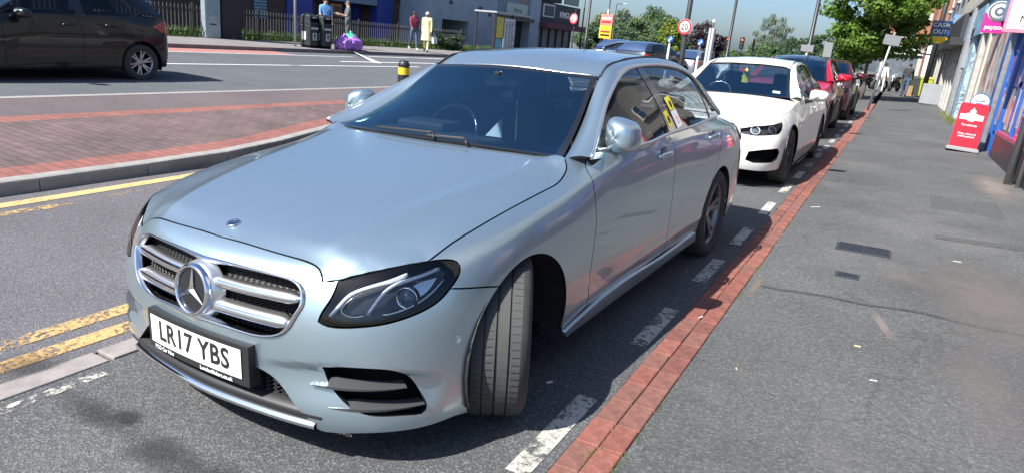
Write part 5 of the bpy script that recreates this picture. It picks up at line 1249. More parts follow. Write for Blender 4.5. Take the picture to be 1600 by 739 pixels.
    rb2 = np.array([rb[0] - .06] + list(rb) + [rb[-1] + .12]); ez = np.interp(rb2, I[nw:nr + 1, 1], I[nw:nr + 1, 2]); le2 = np.interp(rb2, I[nw:nr + 1, 1], I[nw:nr + 1, 0]); lm_ = le2.max(); cz = np.interp(rb2, [q[0] for q in sp['roofz']], [q[1] for q in sp['roofz']])
    RF = Height([-lm_ * 1.05, -lm_ * .97, -lm_ * .75, -lm_ * .4, 0, lm_ * .4, lm_ * .75, lm_ * .97, lm_ * 1.05], rb2, mirror_cols([[c, c - (c - e) * .12, c - (c - e) * .5, e, e - .03] for c, e in zip(cz, ez)]))
    re = [tuple(p[:2] - np.array([.003, 0])) for p in I[nw:nr + 1]]; b0 = sp['ws'][nw][1]; b1 = sp['rs'][0][1]
    rp = path([(0, b0 + .01), (re[0][0] * .6, (b0 + re[0][1]) / 2), re[0]], re, [re[-1], (re[-1][0] * .6, (b1 + re[-1][1]) / 2), (0, b1)], vs=1.0, step=.06)
    panel('roof', RF, np.concatenate([rp, mir(rp[1:-1])[::-1]]), [], .08, sp.get('roofmat', P), car, vs=1.0, flange=.02, gap=.001)
    rr = []
    for k in range(nr, nO):
        e = I[k]; c = sp['rs'][k - nr]; rr.append([(e[0] * x, c[1] + (e[1] - c[1]) * x * x, c[2] + (e[2] - c[2]) * x * x) for x in WX])
    RS = Net(WX, np.arange(len(rr)), np.array(rr).transpose(1, 0, 2)); sheet('rear_screen', RS, np.linspace(-1, 1, 13), np.linspace(0, len(rr) - 1, 9), GLASS_DK, car, flip=True)
    # tail shelf closing the body behind the cabin
    tt = A(np.linspace(U(I[-1][1] - .25), A.u[-1], 24), np.full(24, 8.0)); ms = MB(); k = len(tt); ms.add([tuple(p) for p in tt] + [(-p[0], p[1], p[2]) for p in tt], [[i, i + 1, k + i + 1, k + i] for i in range(k - 1)], True); ms.build('tail_deck', P, car)
    for s in (1, -1):
        mi = s < 0
        bp = path([(0, .02), (nO - 1, .02)], [(nO - 1, .02), (nO - 1, 1.97)], [(nO - 1, 1.97), (0, 1.97)], [(0, 1.97), (0, .02)], step=.15, vs=.3); panel('roof_pillar', BAND, bp, [], .15, sp.get('pillarmat', P), car, flip=True, mirror=mi, flange=.012, gap=.001, vs=.3)
        blt = np.array([(A(U(p[1]), 8.0)[0][0] - .012, p[1], A(U(p[1]), 8.0)[0][2] - .012) for p in O]); blt[-1] = O[-1] + [-.01, 0, -.02]; Og = O - [.012, 0, 0]; mid = (blt + Og) / 2; mid[:, 0] += .02
        SG = Net(np.arange(nO), [0, 1, 2], np.stack([blt, mid, Og], 1)); sgp = path([(.2, -.05), (nO - 1.2, -.05)], [(nO - 1.2, -.05), (nO - 1.1, 1.97)], [(nO - 1.1, 1.97), (.2, 1.97)], [(.2, 1.97), (.2, -.05)], step=.2, vs=.5)
        sg = panel('side_window', SG, sgp, [], .2, GLASS_DK, car, mirror=mi, flange=0, gap=0, vs=.5)
        for ua, ubb in sp.get('posts', []):
            pl = path([(ua, -.05), (ubb, -.05)], [(ubb, -.05), (ubb - .1, 1.99)], [(ubb - .1, 1.99), (ua - .1, 1.99)], [(ua - .1, 1.99), (ua, -.05)], step=.2, vs=.5); panel('window_pillar', SG, pl, [], .2, GLOSSBLK, sg, mirror=mi, off=.004, flange=.006, gap=0, vs=.5)
        small_mirror(car, s, (s * (W2 + .10), sp['mir'][0], sp['mir'][1]), sp.get('mirmat', P), sp.get('mirk', 1.0))
        gt = MB(); gt.tube([(p[0] * s, p[1], p[2] + .003) for p in I[nw:nr + 1]], .007, 5); gt.build('roof_gutter', sp.get('rail', BLACKPL), car)
    if sp.get('cabin', True):
        it = bpy.data.objects.new('interior', None); COL.objects.link(it); it.parent = car; zc_ = sp['ws'][0][2]; c0 = cowl + .15
        q = MB(); pr = [(c0 - .05, zc_ - .03), (c0 + .2, zc_), (c0 + .42, zc_ - .04), (c0 + .45, zc_ - .45)]; q.add([(x, b, z) for x in (-W2 * .78, W2 * .78) for b, z in pr], [[i, i + 1, 5 + i, 4 + i] for i in range(3)]); q.build('dashboard', INTERIOR, it)
        sc0 = Vector((-.36, c0 + .55, zc_ - .05)); Rs = Matrix.Rotation(RAD(66), 3, 'X'); q = MB(); q.tube([Rs @ Vector((math.cos(a) * .18, math.sin(a) * .18, 0)) + sc0 for a in np.linspace(0, 2 * math.pi, 25)[:-1]], .016, 6, closed=True); q.box(sc0, (.32, .06, .03), M=Rs); q.build('steering_wheel', GLOSSBLK, it)
        for x in (-.36, .36):
            q = MB(); q.box((x, c0 + 1.35, zc_ - .28), (.48, .14, .7), M=Matrix.Rotation(RAD(-14), 3, 'X')); q.box((x, c0 + 1.45, zc_ + .17), (.26, .1, .2)); q.build('front_seat', SEAT, it, bevel=.04)
        q = MB(); q.box((0, c0 + 2.2, zc_ - .2), (W2 * 1.4, .14, .6), M=Matrix.Rotation(RAD(-14), 3, 'X')); q.build('rear_seat', SEAT, it, bevel=.04)
        q = MB(); q.bbox((-W2 * .85, cowl + .2, .3), (W2 * .85, L - .6, .36)); 
        for s in (-1, 1): q.bbox((s * W2 * .86, cowl + .3, .3), (s * W2 * .9, L - .7, zc_ - .04))
        q.build('cabin_tub', INTERIOR, it)
    for nm, body, where in sp.get('plates', []):
        pl = bpy.data.objects.new('number_plate', None); COL.objects.link(pl); pl.parent = car; bk_ = where == 'rear'; b = L + .012 if bk_ else -.012; z = sp.get('pz', .55)
        q = MB(); q.bbox((-.26, b - .006, z - .055), (.26, b + .006, z + .055)); q.build('plate', principled('yellow_plate', (.75, .55, .05), .4) if bk_ else WHITEPL, pl)
    return car
saloonI = lambda dz=0, k=1.0: [(.725 * k, 1.43, .99 + dz), (.66 * k, 1.72, 1.10 + dz), (.605 * k, 1.98, 1.24 + dz), (.565 * k, 2.20, 1.355 + dz), (.54 * k, 2.5, 1.42 + dz), (.53 * k, 2.9, 1.45 + dz), (.53 * k, 3.3, 1.44 + dz), (.545 * k, 3.65, 1.39 + dz), (.59 * k, 4.02, 1.25 + dz), (.65 * k, 4.38, 1.06 + dz)]
saloonO = lambda dz=0, k=1.0: [(.86 * k, 1.45, 1.0 + dz), (.775 * k, 1.72, 1.12 + dz), (.70 * k, 1.96, 1.23 + dz), (.645 * k, 2.2, 1.33 + dz), (.605 * k, 2.5, 1.395 + dz), (.60 * k, 2.9, 1.42 + dz), (.60 * k, 3.3, 1.41 + dz), (.62 * k, 3.62, 1.36 + dz), (.69 * k, 3.83, 1.24 + dz), (.80 * k, 4.0, 1.08 + dz)]
WHITE = paint('white_paint_car', (.80, .80, .75), 0.0, .35, 1.0, .0)
BMW = dict(L=4.94, W=1.87, cowl=1.40, axle=.845, wb=2.975, R=.335, paint=WHITE, res=.03, nose=.30, lean=.17, zbot=.17,
    ztop=[(0, .775), (.3, .80), (.6, .855), (1.0, .91), (1.3, .945), (1.5, .985), (1.8, 1.015), (2.5, 1.03), (3.2, 1.045), (3.8, 1.055), (4.3, 1.03), (4.94, .98)],
    I=saloonI(.02), O=saloonO(.02), nws=3, nroof=7, ws=[(0, 1.33, 1.02), (0, 1.60, 1.155), (0, 1.87, 1.29), (0, 2.12, 1.398)], rs=[(0, 3.72, 1.46), (0, 4.12, 1.30), (0, 4.48, 1.09)],
    roofz=[(2.06, 1.39), (2.2, 1.44), (2.5, 1.492), (2.9, 1.515), (3.3, 1.505), (3.65, 1.462), (3.8, 1.44)], doors=(1.47, 2.62, 3.62), mir=(1.72, 1.06), posts=[(4.9, 5.3), (7.9, 8.05)],
    sharp=True, head=[(.40, 6.25), (.60, 6.85), (.80, 7.05), (1.0, 7.12), (1.13, 7.0), (1.115, 6.6), (1.02, 5.95), (.94, 5.68), (.62, 5.48), (.44, 5.7)],
    holes=[[(.57, 3.2), (.73, 3.55), (.92, 3.7), (.975, 3.2), (.95, 2.2), (.88, 1.72), (.64, 1.62), (.545, 2.0)], [(.03, 6.75), (.25, 6.75), (.39, 6.55), (.40, 6.0), (.33, 5.1), (.22, 4.85), (.05, 4.85), (.025, 5.8)]],
    choles=[[(0, 2.9), (.3, 2.9), (.44, 2.4), (.40, 1.3), (.3, .95), (0, .95)]], tail_lamp=[(5.0, 6.6), (5.35, 6.7), (5.6, 6.4), (5.5, 5.7), (5.1, 5.8)], plates=[('p', '', 'front')], pz=.44, rim=ALLOY_DK, proj=.05, stickers=[(.70, .35)])
bmw = generic_car('parked_car', BMW, 'white saloon car parked directly behind the silver one', group='cars parked along the kerb', loc=(.15, 6.58, gzy(.15, 6.58) + .01), rz=RAD(-.9), tilt=RAD(2.1))
mm = MB(); mm.prism([(-.035, 0, -.05), (.035, 0, -.05), (.03, 0, -.005), (.042, 0, -.01), (.022, 0, .035), (.03, 0, .03), (0, 0, .085), (-.03, 0, .03), (-.022, 0, .035), (-.042, 0, -.01), (-.03, 0, -.005)], (0, .004, 0))
af = mm.build('air_freshener', principled('yellow_card', (.80, .70, .05), .6)); tag(af, 'yellow tree-shaped air freshener hanging in the white car windscreen', 'air freshener')
af.location = (.16, 6.58 + 1.93, gzy(0, 8) + 1.235); af.rotation_euler = (0, 0, -.4); af.scale = (1.5, 1, 1.5)
RED = paint('red_paint', (.55, .008, .03), .2, .3, 1.0, .02); MAROON = paint('maroon_paint', (.075, .008, .014), .3, .32, 1.0)
def suv(paintm, **kw):
    d = dict(L=4.42, W=1.84, cowl=1.25, axle=.90, wb=2.65, R=.35, paint=paintm, res=.045, nose=.34, lean=.14, zbot=.23,
    ztop=[(0, .90), (.3, .93), (.6, .985), (.9, 1.03), (1.2, 1.075), (1.5, 1.12), (2.5, 1.15), (3.3, 1.17), (3.9, 1.19), (4.42, 1.18)],
    I=[(.72, 1.28, 1.11), (.67, 1.55, 1.25), (.62, 1.82, 1.40), (.585, 2.05, 1.50), (.57, 2.4, 1.565), (.565, 2.9, 1.585), (.565, 3.4, 1.57), (.57, 3.85, 1.53), (.63, 4.1, 1.38), (.71, 4.30, 1.19)],
    O=[(.85, 1.32, 1.12), (.77, 1.58, 1.265), (.705, 1.82, 1.385), (.665, 2.05, 1.475), (.645, 2.4, 1.53), (.64, 2.9, 1.55), (.64, 3.3, 1.535), (.655, 3.6, 1.49), (.70, 3.72, 1.38), (.79, 3.80, 1.22)],
    nws=3, nroof=7, ws=[(0, 1.17, 1.13), (0, 1.45, 1.29), (0, 1.73, 1.44), (0, 1.97, 1.545)], rs=[(0, 3.95, 1.57), (0, 4.17, 1.40), (0, 4.36, 1.2)],
    roofz=[(1.95, 1.54), (2.1, 1.575), (2.4, 1.62), (2.9, 1.64), (3.4, 1.63), (3.85, 1.58), (4.0, 1.56)], doors=(1.40, 2.45, 3.40), mir=(1.56, 1.20), mirk=1.15, posts=[(4.3, 4.7), (7.4, 7.7)],
    head=[(.52, 6.3), (.70, 6.9), (.90, 7.0), (1.05, 6.8), (1.0, 6.2), (.85, 5.7), (.65, 5.6)], holes=[], choles=[[(0, 6.6), (.35, 6.5), (.42, 5.6), (.3, 5.0), (0, 4.9)], [(0, 3.2), (.5, 3.1), (.6, 2.2), (.4, 1.2), (0, 1.2)]], tail_lamp=[(4.55, 7.0), (4.9, 7.2), (5.1, 6.9), (5.0, 5.9), (4.7, 5.8)], clad=BLACKPL, handle=CHROME, pz=.6, rim=ALLOY_DK)
    d.update(kw); return d
generic_car('parked_car', suv(RED), 'bright red sport utility car with black roof parked behind the white saloon', group='cars parked along the kerb', loc=(.07, 12.9, gzy(.07, 13) + .005), rz=RAD(-.4), tilt=RAD(2.1)) if False else None
generic_car('parked_car', suv(RED, roofmat=GLOSSBLK), 'bright red sport utility car with black roof parked behind the white saloon', group='cars parked along the kerb', loc=(.07, 12.9, gzy(.07, 13) + .005), rz=RAD(-.4), tilt=RAD(2.1))
generic_car('parked_car', suv(MAROON, R=.33), 'dark maroon car parked behind the bright red one, farthest along the kerb', group='cars parked along the kerb', loc=(.17, 18.6, gzy(.1, 18.6)), rz=RAD(-.4), tilt=RAD(2.1))
# black hatchback on the far carriageway
BLACK = paint('black_paint', (.003, .003, .005), .0, .25, .7, .0, 1.4)
HATCH = dict(L=3.97, W=1.74, cowl=1.15, axle=.80, wb=2.54, R=.305, paint=BLACK, res=.04, nose=.36, lean=.16, zbot=.19, backlean=.02,
    ztop=[(0, .76), (.3, .80), (.6, .86), (.9, .91), (1.2, .96), (1.5, 1.0), (2.2, 1.02), (2.8, 1.045), (3.3, 1.07), (3.97, 1.07)],
    I=[(.70, 1.18, .98), (.64, 1.48, 1.14), (.585, 1.75, 1.28), (.55, 1.98, 1.37), (.535, 2.3, 1.43), (.53, 2.7, 1.455), (.53, 3.15, 1.445), (.54, 3.50, 1.40), (.60, 3.72, 1.26), (.68, 3.88, 1.07)],
    O=[(.81, 1.22, .985), (.73, 1.48, 1.13), (.665, 1.75, 1.26), (.625, 1.98, 1.34), (.605, 2.3, 1.39), (.60, 2.7, 1.405), (.605, 3.0, 1.385), (.62, 3.2, 1.34), (.67, 3.33, 1.25), (.75, 3.40, 1.11)],
    nws=3, nroof=7, ws=[(0, 1.08, .99), (0, 1.38, 1.17), (0, 1.66, 1.32), (0, 1.90, 1.415)], rs=[(0, 3.62, 1.43), (0, 3.80, 1.28), (0, 3.94, 1.08)],
    roofz=[(1.88, 1.40), (2.0, 1.43), (2.3, 1.475), (2.7, 1.49), (3.15, 1.485), (3.5, 1.45), (3.7, 1.42)], doors=(1.28, 2.35, 3.05), mir=(1.50, 1.0), posts=[(4.1, 4.45), (7.3, 7.5)],
    head=[(.45, 6.3), (.65, 6.8), (.85, 6.9), (1.0, 6.5), (.9, 5.8), (.65, 5.6)], choles=[[(0, 4.6), (.4, 4.5), (.45, 3.2), (.3, 2.0), (0, 2.0)]],
    tail_lamp=[(4.17, 6.2), (4.32, 6.9), (4.55, 7.0), (4.62, 6.1), (4.5, 5.3), (4.3, 5.6)], rim=ALLOY, nspoke=6, spoke='twin', plates=[('p', '', 'rear')], pz=.75)
generic_car('black_hatchback', HATCH, 'black hatchback with silver alloy wheels driving on the far carriageway', loc=(-9.29 - .86, 5.75 - .80 - 2.54, .195))
# ------------------------------------------------------------------ far (left) side of the street
def brickwall(name, c1, c2, mo, rough=.9):
    m = blocks(name, c1, c2, mo, .225, .075); return m
BRICKW = blocks('brown_brick', (.105, .06, .05), (.075, .046, .04), (.09, .08, .07), .225, .075, grit=.3)
# wall faces lie in the YZ plane: turn the pattern upright
def upright(m):
    for n in m.node_tree.nodes:
        if n.type == 'MAPPING': n.inputs['Rotation'].default_value = (RAD(90), 0, RAD(90))
    return m
def upright_x(m):
    """use (y,z) of the object as the pattern plane"""
    nt = m.node_tree; mp = [n for n in nt.nodes if n.type == 'MAPPING'][0]; tc = [n for n in nt.nodes if n.type == 'TEX_COORD'][0]
    sx = nt.nodes.new('ShaderNodeSeparateXYZ'); cb = nt.nodes.new('ShaderNodeCombineXYZ'); nt.links.new(tc.outputs['Object'], sx.inputs[0]); nt.links.new(sx.outputs[1], cb.inputs[0]); nt.links.new(sx.outputs[2], cb.inputs[1]); nt.links.new(cb.outputs[0], mp.inputs[0]); return m
upright_x(BRICKW)
BLUEP = principled('blue_panel', (.025, .055, .30), .45, var=(3, .15)); PALEB = principled('pale_blue_fascia', (.16, .24, .32), .5, var=(3, .15)); LOUV = principled('louvre_blue', (.20, .32, .40), .5, .2)
DKWIN = principled('dark_window', (.02, .025, .03), .1, coat=.5); FRAMEW = principled('frame_dark', (.03, .03, .035), .5); CONC = principled('painted_concrete', (.30, .37, .43), .85, bump=(8, .3, .01), var=(1.2, .2))
bb = empty('brick_building', (-24, 0, .48), 0, 'brown brick building with royal blue pillars behind the railings', 'building')
def bpart(name, y0, y1, z0, z1, d0, d1, mat, parent=bb, bev=0):
    m = MB(); m.bbox((d0, y0, z0 - .48), (d1, y1, z1 - .48)); return m.build(name, mat, parent, bevel=bev)
bpart('wall', -14, 24.0, .3, 8.5, -6, 0, BRICKW); bpart('wall', 28.85, 33.2, .3, 8.5, -6, -.02, BRICKW); bpart('recess_wall', 24, 28.85, .3, 8.5, -6, -1.2, BRICKW)
bpart('roof', -14.2, 33.4, 8.5, 8.8, -6.2, .2, CONC)
bpart('fascia', 23.95, 28.9, 2.42, 3.3, -.4, .12, PALEB); bpart('fascia', -14, 33.0, 5.2, 5.7, -.1, .06, PALEB)
bpart('blue_pillar', 22.35, 23.95, .5, 5.2, -.3, .14, BLUEP); bpart('blue_pillar', 28.8, 30.1, .5, 5.2, -.4, .16, BLUEP); bpart('blue_pillar', 12.0, 12.8, .5, 5.2, -.3, .12, BLUEP)
bpart('blue_banner', 18.25, 18.85, 1.05, 3.0, 0, .04, principled('banner_blue', (.03, .12, .42), .4, var=(6, .3)))
bpart('door', 26.5, 27.6, .5, 2.3, -1.25, -1.15, DKWIN)
bpart('blue_door_frame', 25.0, 25.3, .5, 2.4, -1.25, -1.05, BLUEP); bpart('blue_door_frame', 28.2, 28.8, .5, 2.4, -1.25, -1.05, BLUEP)
for y0, y1, z0, z1 in ((20.42, 21.3, 1.15, 3.2), (14.3, 15.7, 1.2, 3.2), (31.0, 31.9, .55, 2.1), (30.6, 32.6, 2.75, 4.0), (4, 5.5, 1.2, 3.2), (9, 10.5, 1.2, 3.2)):
    w = bpart('window', y0, y1, z0, z1, -.1, .03, FRAMEW); louv = y0 < 22
    if louv:
        k = 0; z = z0 + .1
        while z < z1 - .1: bpart('slat', y0 + .08, y1 - .08, z, z + .10, .03, .06, LOUV, w); z += .135
    else: bpart('pane', y0 + .07, y1 - .07, z0 + .07, z1 - .07, .03, .035, DKWIN, w)
for yy_ in (1, 7, 13, 19, 25, 31):
    w = bpart('window', yy_, yy_ + 1.6, 6.2, 7.6, -.1, .03, FRAMEW); bpart('pane', yy_ + .08, yy_ + 1.52, 6.28, 7.52, .03, .035, DKWIN, w)
wb_ = empty('concrete_building', (-22, 0, .48), 0, 'pale blue-grey concrete building with a dark undercroft opening', 'building')
P2 = lambda *a, **k: bpart(*a, parent=wb_, **k)
P2('wall', 30.95, 32.45, .3, 9, -6, 0, CONC); P2('wall', 35.3, 38.6, .3, 9, -6, 0, CONC); P2('wall', 32.45, 35.3, 2.12, 9, -6, 0, CONC); P2('undercroft', 32.4, 35.35, .3, 2.2, -4, -3.6, principled('undercroft', (.10, .065, .06), .9, var=(2, .3)))
for y0, z0 in ((33.0, 4.3), (36, 4.3)):
    w = P2('window', y0, y0 + 1.5, z0, z0 + 1.4, -.1, .03, FRAMEW); bpart('pane', y0 + .07, y0 + 1.43, z0 + .07, z0 + 1.33, .03, .035, DKWIN, w)
for y0, z0 in ((33.1, 3.0), (36.4, 2.9), (37.6, 2.6)): P2('wall_vent', y0, y0 + .22, z0, z0 + .2, 0, .08, FRAMEW)
sb_ = empty('shop_terrace', (-22.3, 0, .48), 0, 'row of shops with flats above at the end of the pale building', 'building')
P3 = lambda *a, **k: bpart(*a, parent=sb_, **k)
P3('wall', 38.62, 52.2, .3, 3.0, -6, -.4, FRAMEW); P3('upper_wall', 38.62, 45.0, 3.0, 9, -6, 0, PALEB); P3('upper_wall', 45.0, 49.6, 4.35, 7, -6, -.3, principled('grey_brick', (.07, .075, .08), .9)); P3('pillar', 43.5, 45.0, .3, 9, -.4, .25, CONC)
for y0, y1 in ((38.9, 40.2), (42.0, 43.4)):
    for k in range(7): q = y0 + (y1 - y0) * k / 7; P3('slat', q, q + .11, 3.75, 5.4, 0, .05, principled('beige_slat', (.33, .31, .24), .7))
P3('sign_board', 40.3, 43.3, 2.95, 3.72, 0, .10, principled('pale_green_board', (.40, .50, .44), .6, var=(3, .15))); P3('canopy', 38.8, 43.5, 2.55, 2.8, -.2, .6, FRAMEW)
P3('door', 39.4, 40.4, .5, 2.5, -.42, -.35, principled('pale_door', (.30, .38, .46), .5)); P3('shop_window', 40.6, 43.2, .7, 2.5, -.42, -.36, DKWIN)
P3('poster', 41.0, 41.35, 1.1, 2.3, -.36, -.33, WHITETX); P3('poster', 42.0, 42.5, .9, 2.2, -.36, -.33, principled('olive_poster', (.25, .25, .14), .7))
P3('fascia', 45.0, 52.2, 2.75, 4.2, -.1, .25, principled('dark_fascia', (.030, .028, .030), .6)); P3('awning', 45.0, 52.2, 2.35, 2.75, -.1, .9, principled('maroon_awning', (.10, .035, .05), .8)); P3('poster_frame', 45.4, 47.3, 3.15, 4.05, .25, .30, WHITETX); P3('poster_picture', 45.5, 47.2, 3.22, 3.98, .30, .31, principled('dark_poster', (.03, .04, .06), .5, var=(4, .5)))
P3('shop_window', 45.2, 52.0, .6, 2.35, -.40, -.3, principled('stocked_window', (.10, .11, .13), .4, var=(5, .8)))
for k in range(6): P3('mullion', 45.2 + k * 1.3, 45.32 + k * 1.3, .5, 2.35, -.3, -.2, FRAMEW)
P3('balcony_rail', 49.6, 52.3, 4.35, 5.0, -.1, 0, principled('balcony_glass', (.16, .22, .18), .4, var=(4, .4)))
tx = text_mesh('shop_name', 'KINGS', .62, WHITETX, sb_, .02, 'CENTER', 1.0, .008); orient(tx, (.27, 49.2, 3.45 - .48), (0, 1, 0), (0, 0, 1))
tx = text_mesh('board_lettering', 'Xpress', .42, principled('green_letters', (.12, .25, .18), .6), sb_, .01, 'CENTER'); orient(tx, (.11, 41.8, 3.3 - .48), (0, 1, 0), (0, 0, 1))
# bus shelter
bsx = empty('bus_shelter', (-18.6, 31.9, .45), 0, 'bus shelter with a yellow advert and a timetable panel', 'bus shelter')
m = MB(); m.bbox((-.7, -.2, 2.22), (.75, 3.9, 2.30)); m.build('roof', principled('shelter_roof', (.38, .40, .42), .4), bsx)
for x, y in ((-.6, -.1), (.6, -.1), (-.6, 3.8), (.6, 1.9)): m = MB(); m.bbox((x - .04, y - .04, 0), (x + .04, y + .04, 2.22)); m.build('post', FRAMEW, bsx)
m = MB(); m.bbox((.62, -.1, .15), (.70, .8, 2.1)); ad = m.build('advert_case', FRAMEW, bsx)
m = MB(); m.bbox((.701, -.02, .9), (.706, .72, 2.02)); m.build('advert', principled('yellow_advert', (.50, .48, .06), .5, var=(5, .4)), ad); m = MB(); m.bbox((.701, -.02, .2), (.706, .72, .85)); m.build('advert_foot', principled('cyan_advert', (.08, .32, .42), .5, var=(5, .3)), ad)
m = MB(); m.bbox((.62, .9, .15), (.68, 2.1, 2.0)); tm = m.build('timetable_panel', principled('timetable_white', (.48, .55, .60), .5), bsx)
for k in range(14):
    for c in range(3): m = MB(); m.bbox((.681, 1.05 + c * .34, .35 + k * .11), (.684, 1.05 + c * .34 + rnd.uniform(.12, .28), .40 + k * .11)); m.build('timetable_line', BLACKTX, tm)
# railings
rl = empty('railings', (-19.62, 0, .48), 0, 'dark iron railings along the back of the far pavement', 'railings'); RAILM = principled('railing_iron', (.05, .05, .05), .45, .3)
m = MB(); m.bbox((-.012, 0, 0), (.012, .024, 1.02)); m.add([(-.012, 0, 1.02), (.012, 0, 1.02), (.012, .024, 1.02), (-.012, .024, 1.02), (0, .012, 1.08)], [(0, 1, 4), (1, 2, 4), (2, 3, 4), (3, 0, 4)]); bme = m.mesh('baluster'); bme.materials.append(principled('railing_light', (.14, .14, .14), .35, .4))
for y0, y1 in ((3.0, 31.2),):
    for zz in (.14, .88): m = MB(); m.bbox((-.02, y0, zz), (.02, y1, zz + .045)); m.build('rail', RAILM, rl)
    for k in range(int((y1 - y0) / .14)): o = new_obj('baluster', bme, rl); o.location = (0, y0 + .05 + k * .14, 0)
    for k in range(11): m = MB(); m.bbox((-.03, y0 + k * 2.8, 0), (.03, y0 + k * 2.8 + .06, 1.15)); m.build('rail_post', RAILM, rl)
# grass and weeds along the railings
def grass(name, n, fx, fy, fz, h, mat, label, seed=1, w=.010):
    r = np.random.default_rng(seed); X = np.array([fx(r) for _ in range(n)]); Y = np.array([fy(r) for _ in range(n)]); Z = np.array([fz(x, y) for x, y in zip(X, Y)]); hh = h * (.4 + .9 * r.random(n)); a = r.random(n) * 6.28; t = r.normal(size=(n, 2)) * .35
    dx, dy = np.cos(a) * w, np.sin(a) * w; B = np.stack([X, Y, Z - .01], 1); V = np.empty((n, 3, 3)); V[:, 0] = B - np.stack([dx, dy, 0 * dx], 1); V[:, 1] = B + np.stack([dx, dy, 0 * dx], 1); V[:, 2] = B + np.stack([t[:, 0] * hh, t[:, 1] * hh, hh], 1)
    me = bpy.data.meshes.new(name); me.from_pydata(V.reshape(-1, 3).tolist(), [], np.arange(3 * n).reshape(-1, 3).tolist()); me.update(); o = new_obj(name, me, None, mat); return tag(o, label, 'grass', kind='stuff')
GRASSM = leaf_mat('grass_green', (.10, .17, .04), .5)
grass('verge_grass', 7000, lambda r: -19.75 + r.normal() * .22, lambda r: r.uniform(8, 38), lambda x, y: .48, .34, GRASSM, 'rough green grass and weeds growing along the railings', 3, .018)
# hedge beside the railings
hg = empty('hedge', (-19.5, 29.6, .48), 0, 'small dark green clipped hedge beside the walking pair', 'hedge'); rr_ = random.Random(4)
leaf_cloud('foliage', [(rr_.uniform(-.3, .3), rr_.uniform(-1.1, 1.1), rr_.uniform(.15, .75)) for _ in range(26)], [.3] * 26, 90, .06, leaf_mat('hedge_green', (.035, .07, .03), .4), hg, 5)
m = MB(); [m.tube([(0, y, 0), (.05, y, .5)], .02, 5) for y in (-.8, 0, .8)]; m.build('stem', BARK, hg)
# cabinet / totem beside the black car
tt_ = empty('street_totem', (-19.35, 14.75, .47), 0, 'tall pale grey information totem next to a dark pier', 'totem')
m = MB(); m.bbox((-.12, -.32, 0), (.12, .30, 2.9)); m.build('casing', principled('totem_casing', (.34, .42, .46), .35, .3, var=(2, .2)), tt_, bevel=.03); m = MB(); m.bbox((.121, -.22, .75), (.128, .20, 2.6)); m.build('screen', principled('totem_screen', (.22, .32, .36), .2, var=(3, .2)), tt_); m = MB(); m.bbox((.121, -.15, .45), (.127, .13, .5)); m.build('slot', FRAMEW, tt_)
pr_ = MB(); pr_.bbox((-.35, -.4, -.1), (.25, .4, 3.2)); po = pr_.build('brick_pier', principled('dark_pier', (.035, .03, .04), .9, var=(3, .2)), None, bevel=.01); po.location = (-19.5, 15.55, .47); tag(po, 'dark square pier standing beside the pale totem', 'pier')
# litter bins
BINM = principled('bin_green_black', (.020, .028, .030), .45, var=(6, .3)); GREY_L = principled('grey_label', (.5, .5, .52), .6)
def litter_bin(loc, label, posters):
    b = empty('litter_bin', loc, 0, label, 'bin', 'street litter bins'); m = MB(); m.bbox((-.21, -.22, .06), (.30, .22, .80)); m.build('body', BINM, b, bevel=.04); m = MB(); m.bbox((-.18, -.19, 0), (.27, .19, .07)); m.build('plinth', DARK, b)
    m = MB(); m.add([(-.225, -.235, .80), (.315, -.235, .80), (.315, .235, .80), (-.225, .235, .80), (-.20, -.21, 1.10), (.24, -.21, 1.10), (.24, .21, 1.10), (-.20, .21, 1.10), (-.10, -.13, 1.17), (.12, -.13, 1.17), (.12, .13, 1.17), (-.10, .13, 1.17)], [(0, 1, 5, 4), (1, 2, 6, 5), (2, 3, 7, 6), (3, 0, 4, 7), (4, 5, 9, 8), (5, 6, 10, 9), (6, 7, 11, 10), (7, 4, 8, 11), (8, 9, 10, 11), (3, 2, 1, 0)]); m.build('hood', BINM, b, bevel=.02)
    m = MB(); m.bbox((.262, -.19, .88), (.302, .19, 1.02)); m.build('slot', DARK, b)
    m = MB(); m.bbox((.301, -.10, .26), (.307, .10, .52)); pp = m.build('poster', GREY_L, b); m = MB(); m.lathe([(.055, 0), (.001, .001)], 14, 'X', (.309, 0, .43)); m.bbox((.307, -.03, .29), (.310, .03, .38)); m.build('poster_mark', BLACKTX, pp)
    m = MB(); m.bbox((.301, -.17, .64), (.306, .17, .71)); m.build('label_strip', GREY_L, b); m = MB(); m.bbox((-.10, -.227, .26), (.10, -.221, .55)); m.build('poster', GREY_L, b); m = MB(); m.bbox((.280, -.06, 1.03), (.290, .10, 1.07)); m.build('badge', GREY_L, b)
    return b
litter_bin((-16.75, 17.95, .45), 'black litter bin nearer the pale street pole', 1) if False else None
litter_bin((-16.90, 16.95, .45), 'left of the two black litter bins, partly hidden behind the other', 1); litter_bin((-16.72, 17.43, .45), 'right of the two black litter bins, beside the purple rubbish bags', 1)
# street pole
m = MB(); m.tube([(-17.05, 16.45, .44), (-17.05, 16.45, 6)], .045, 10); o = m.build('street_pole', principled('pale_pole', (.42, .42, .40), .5)); tag(o, 'thin pale street pole in front of the litter bins', 'pole')
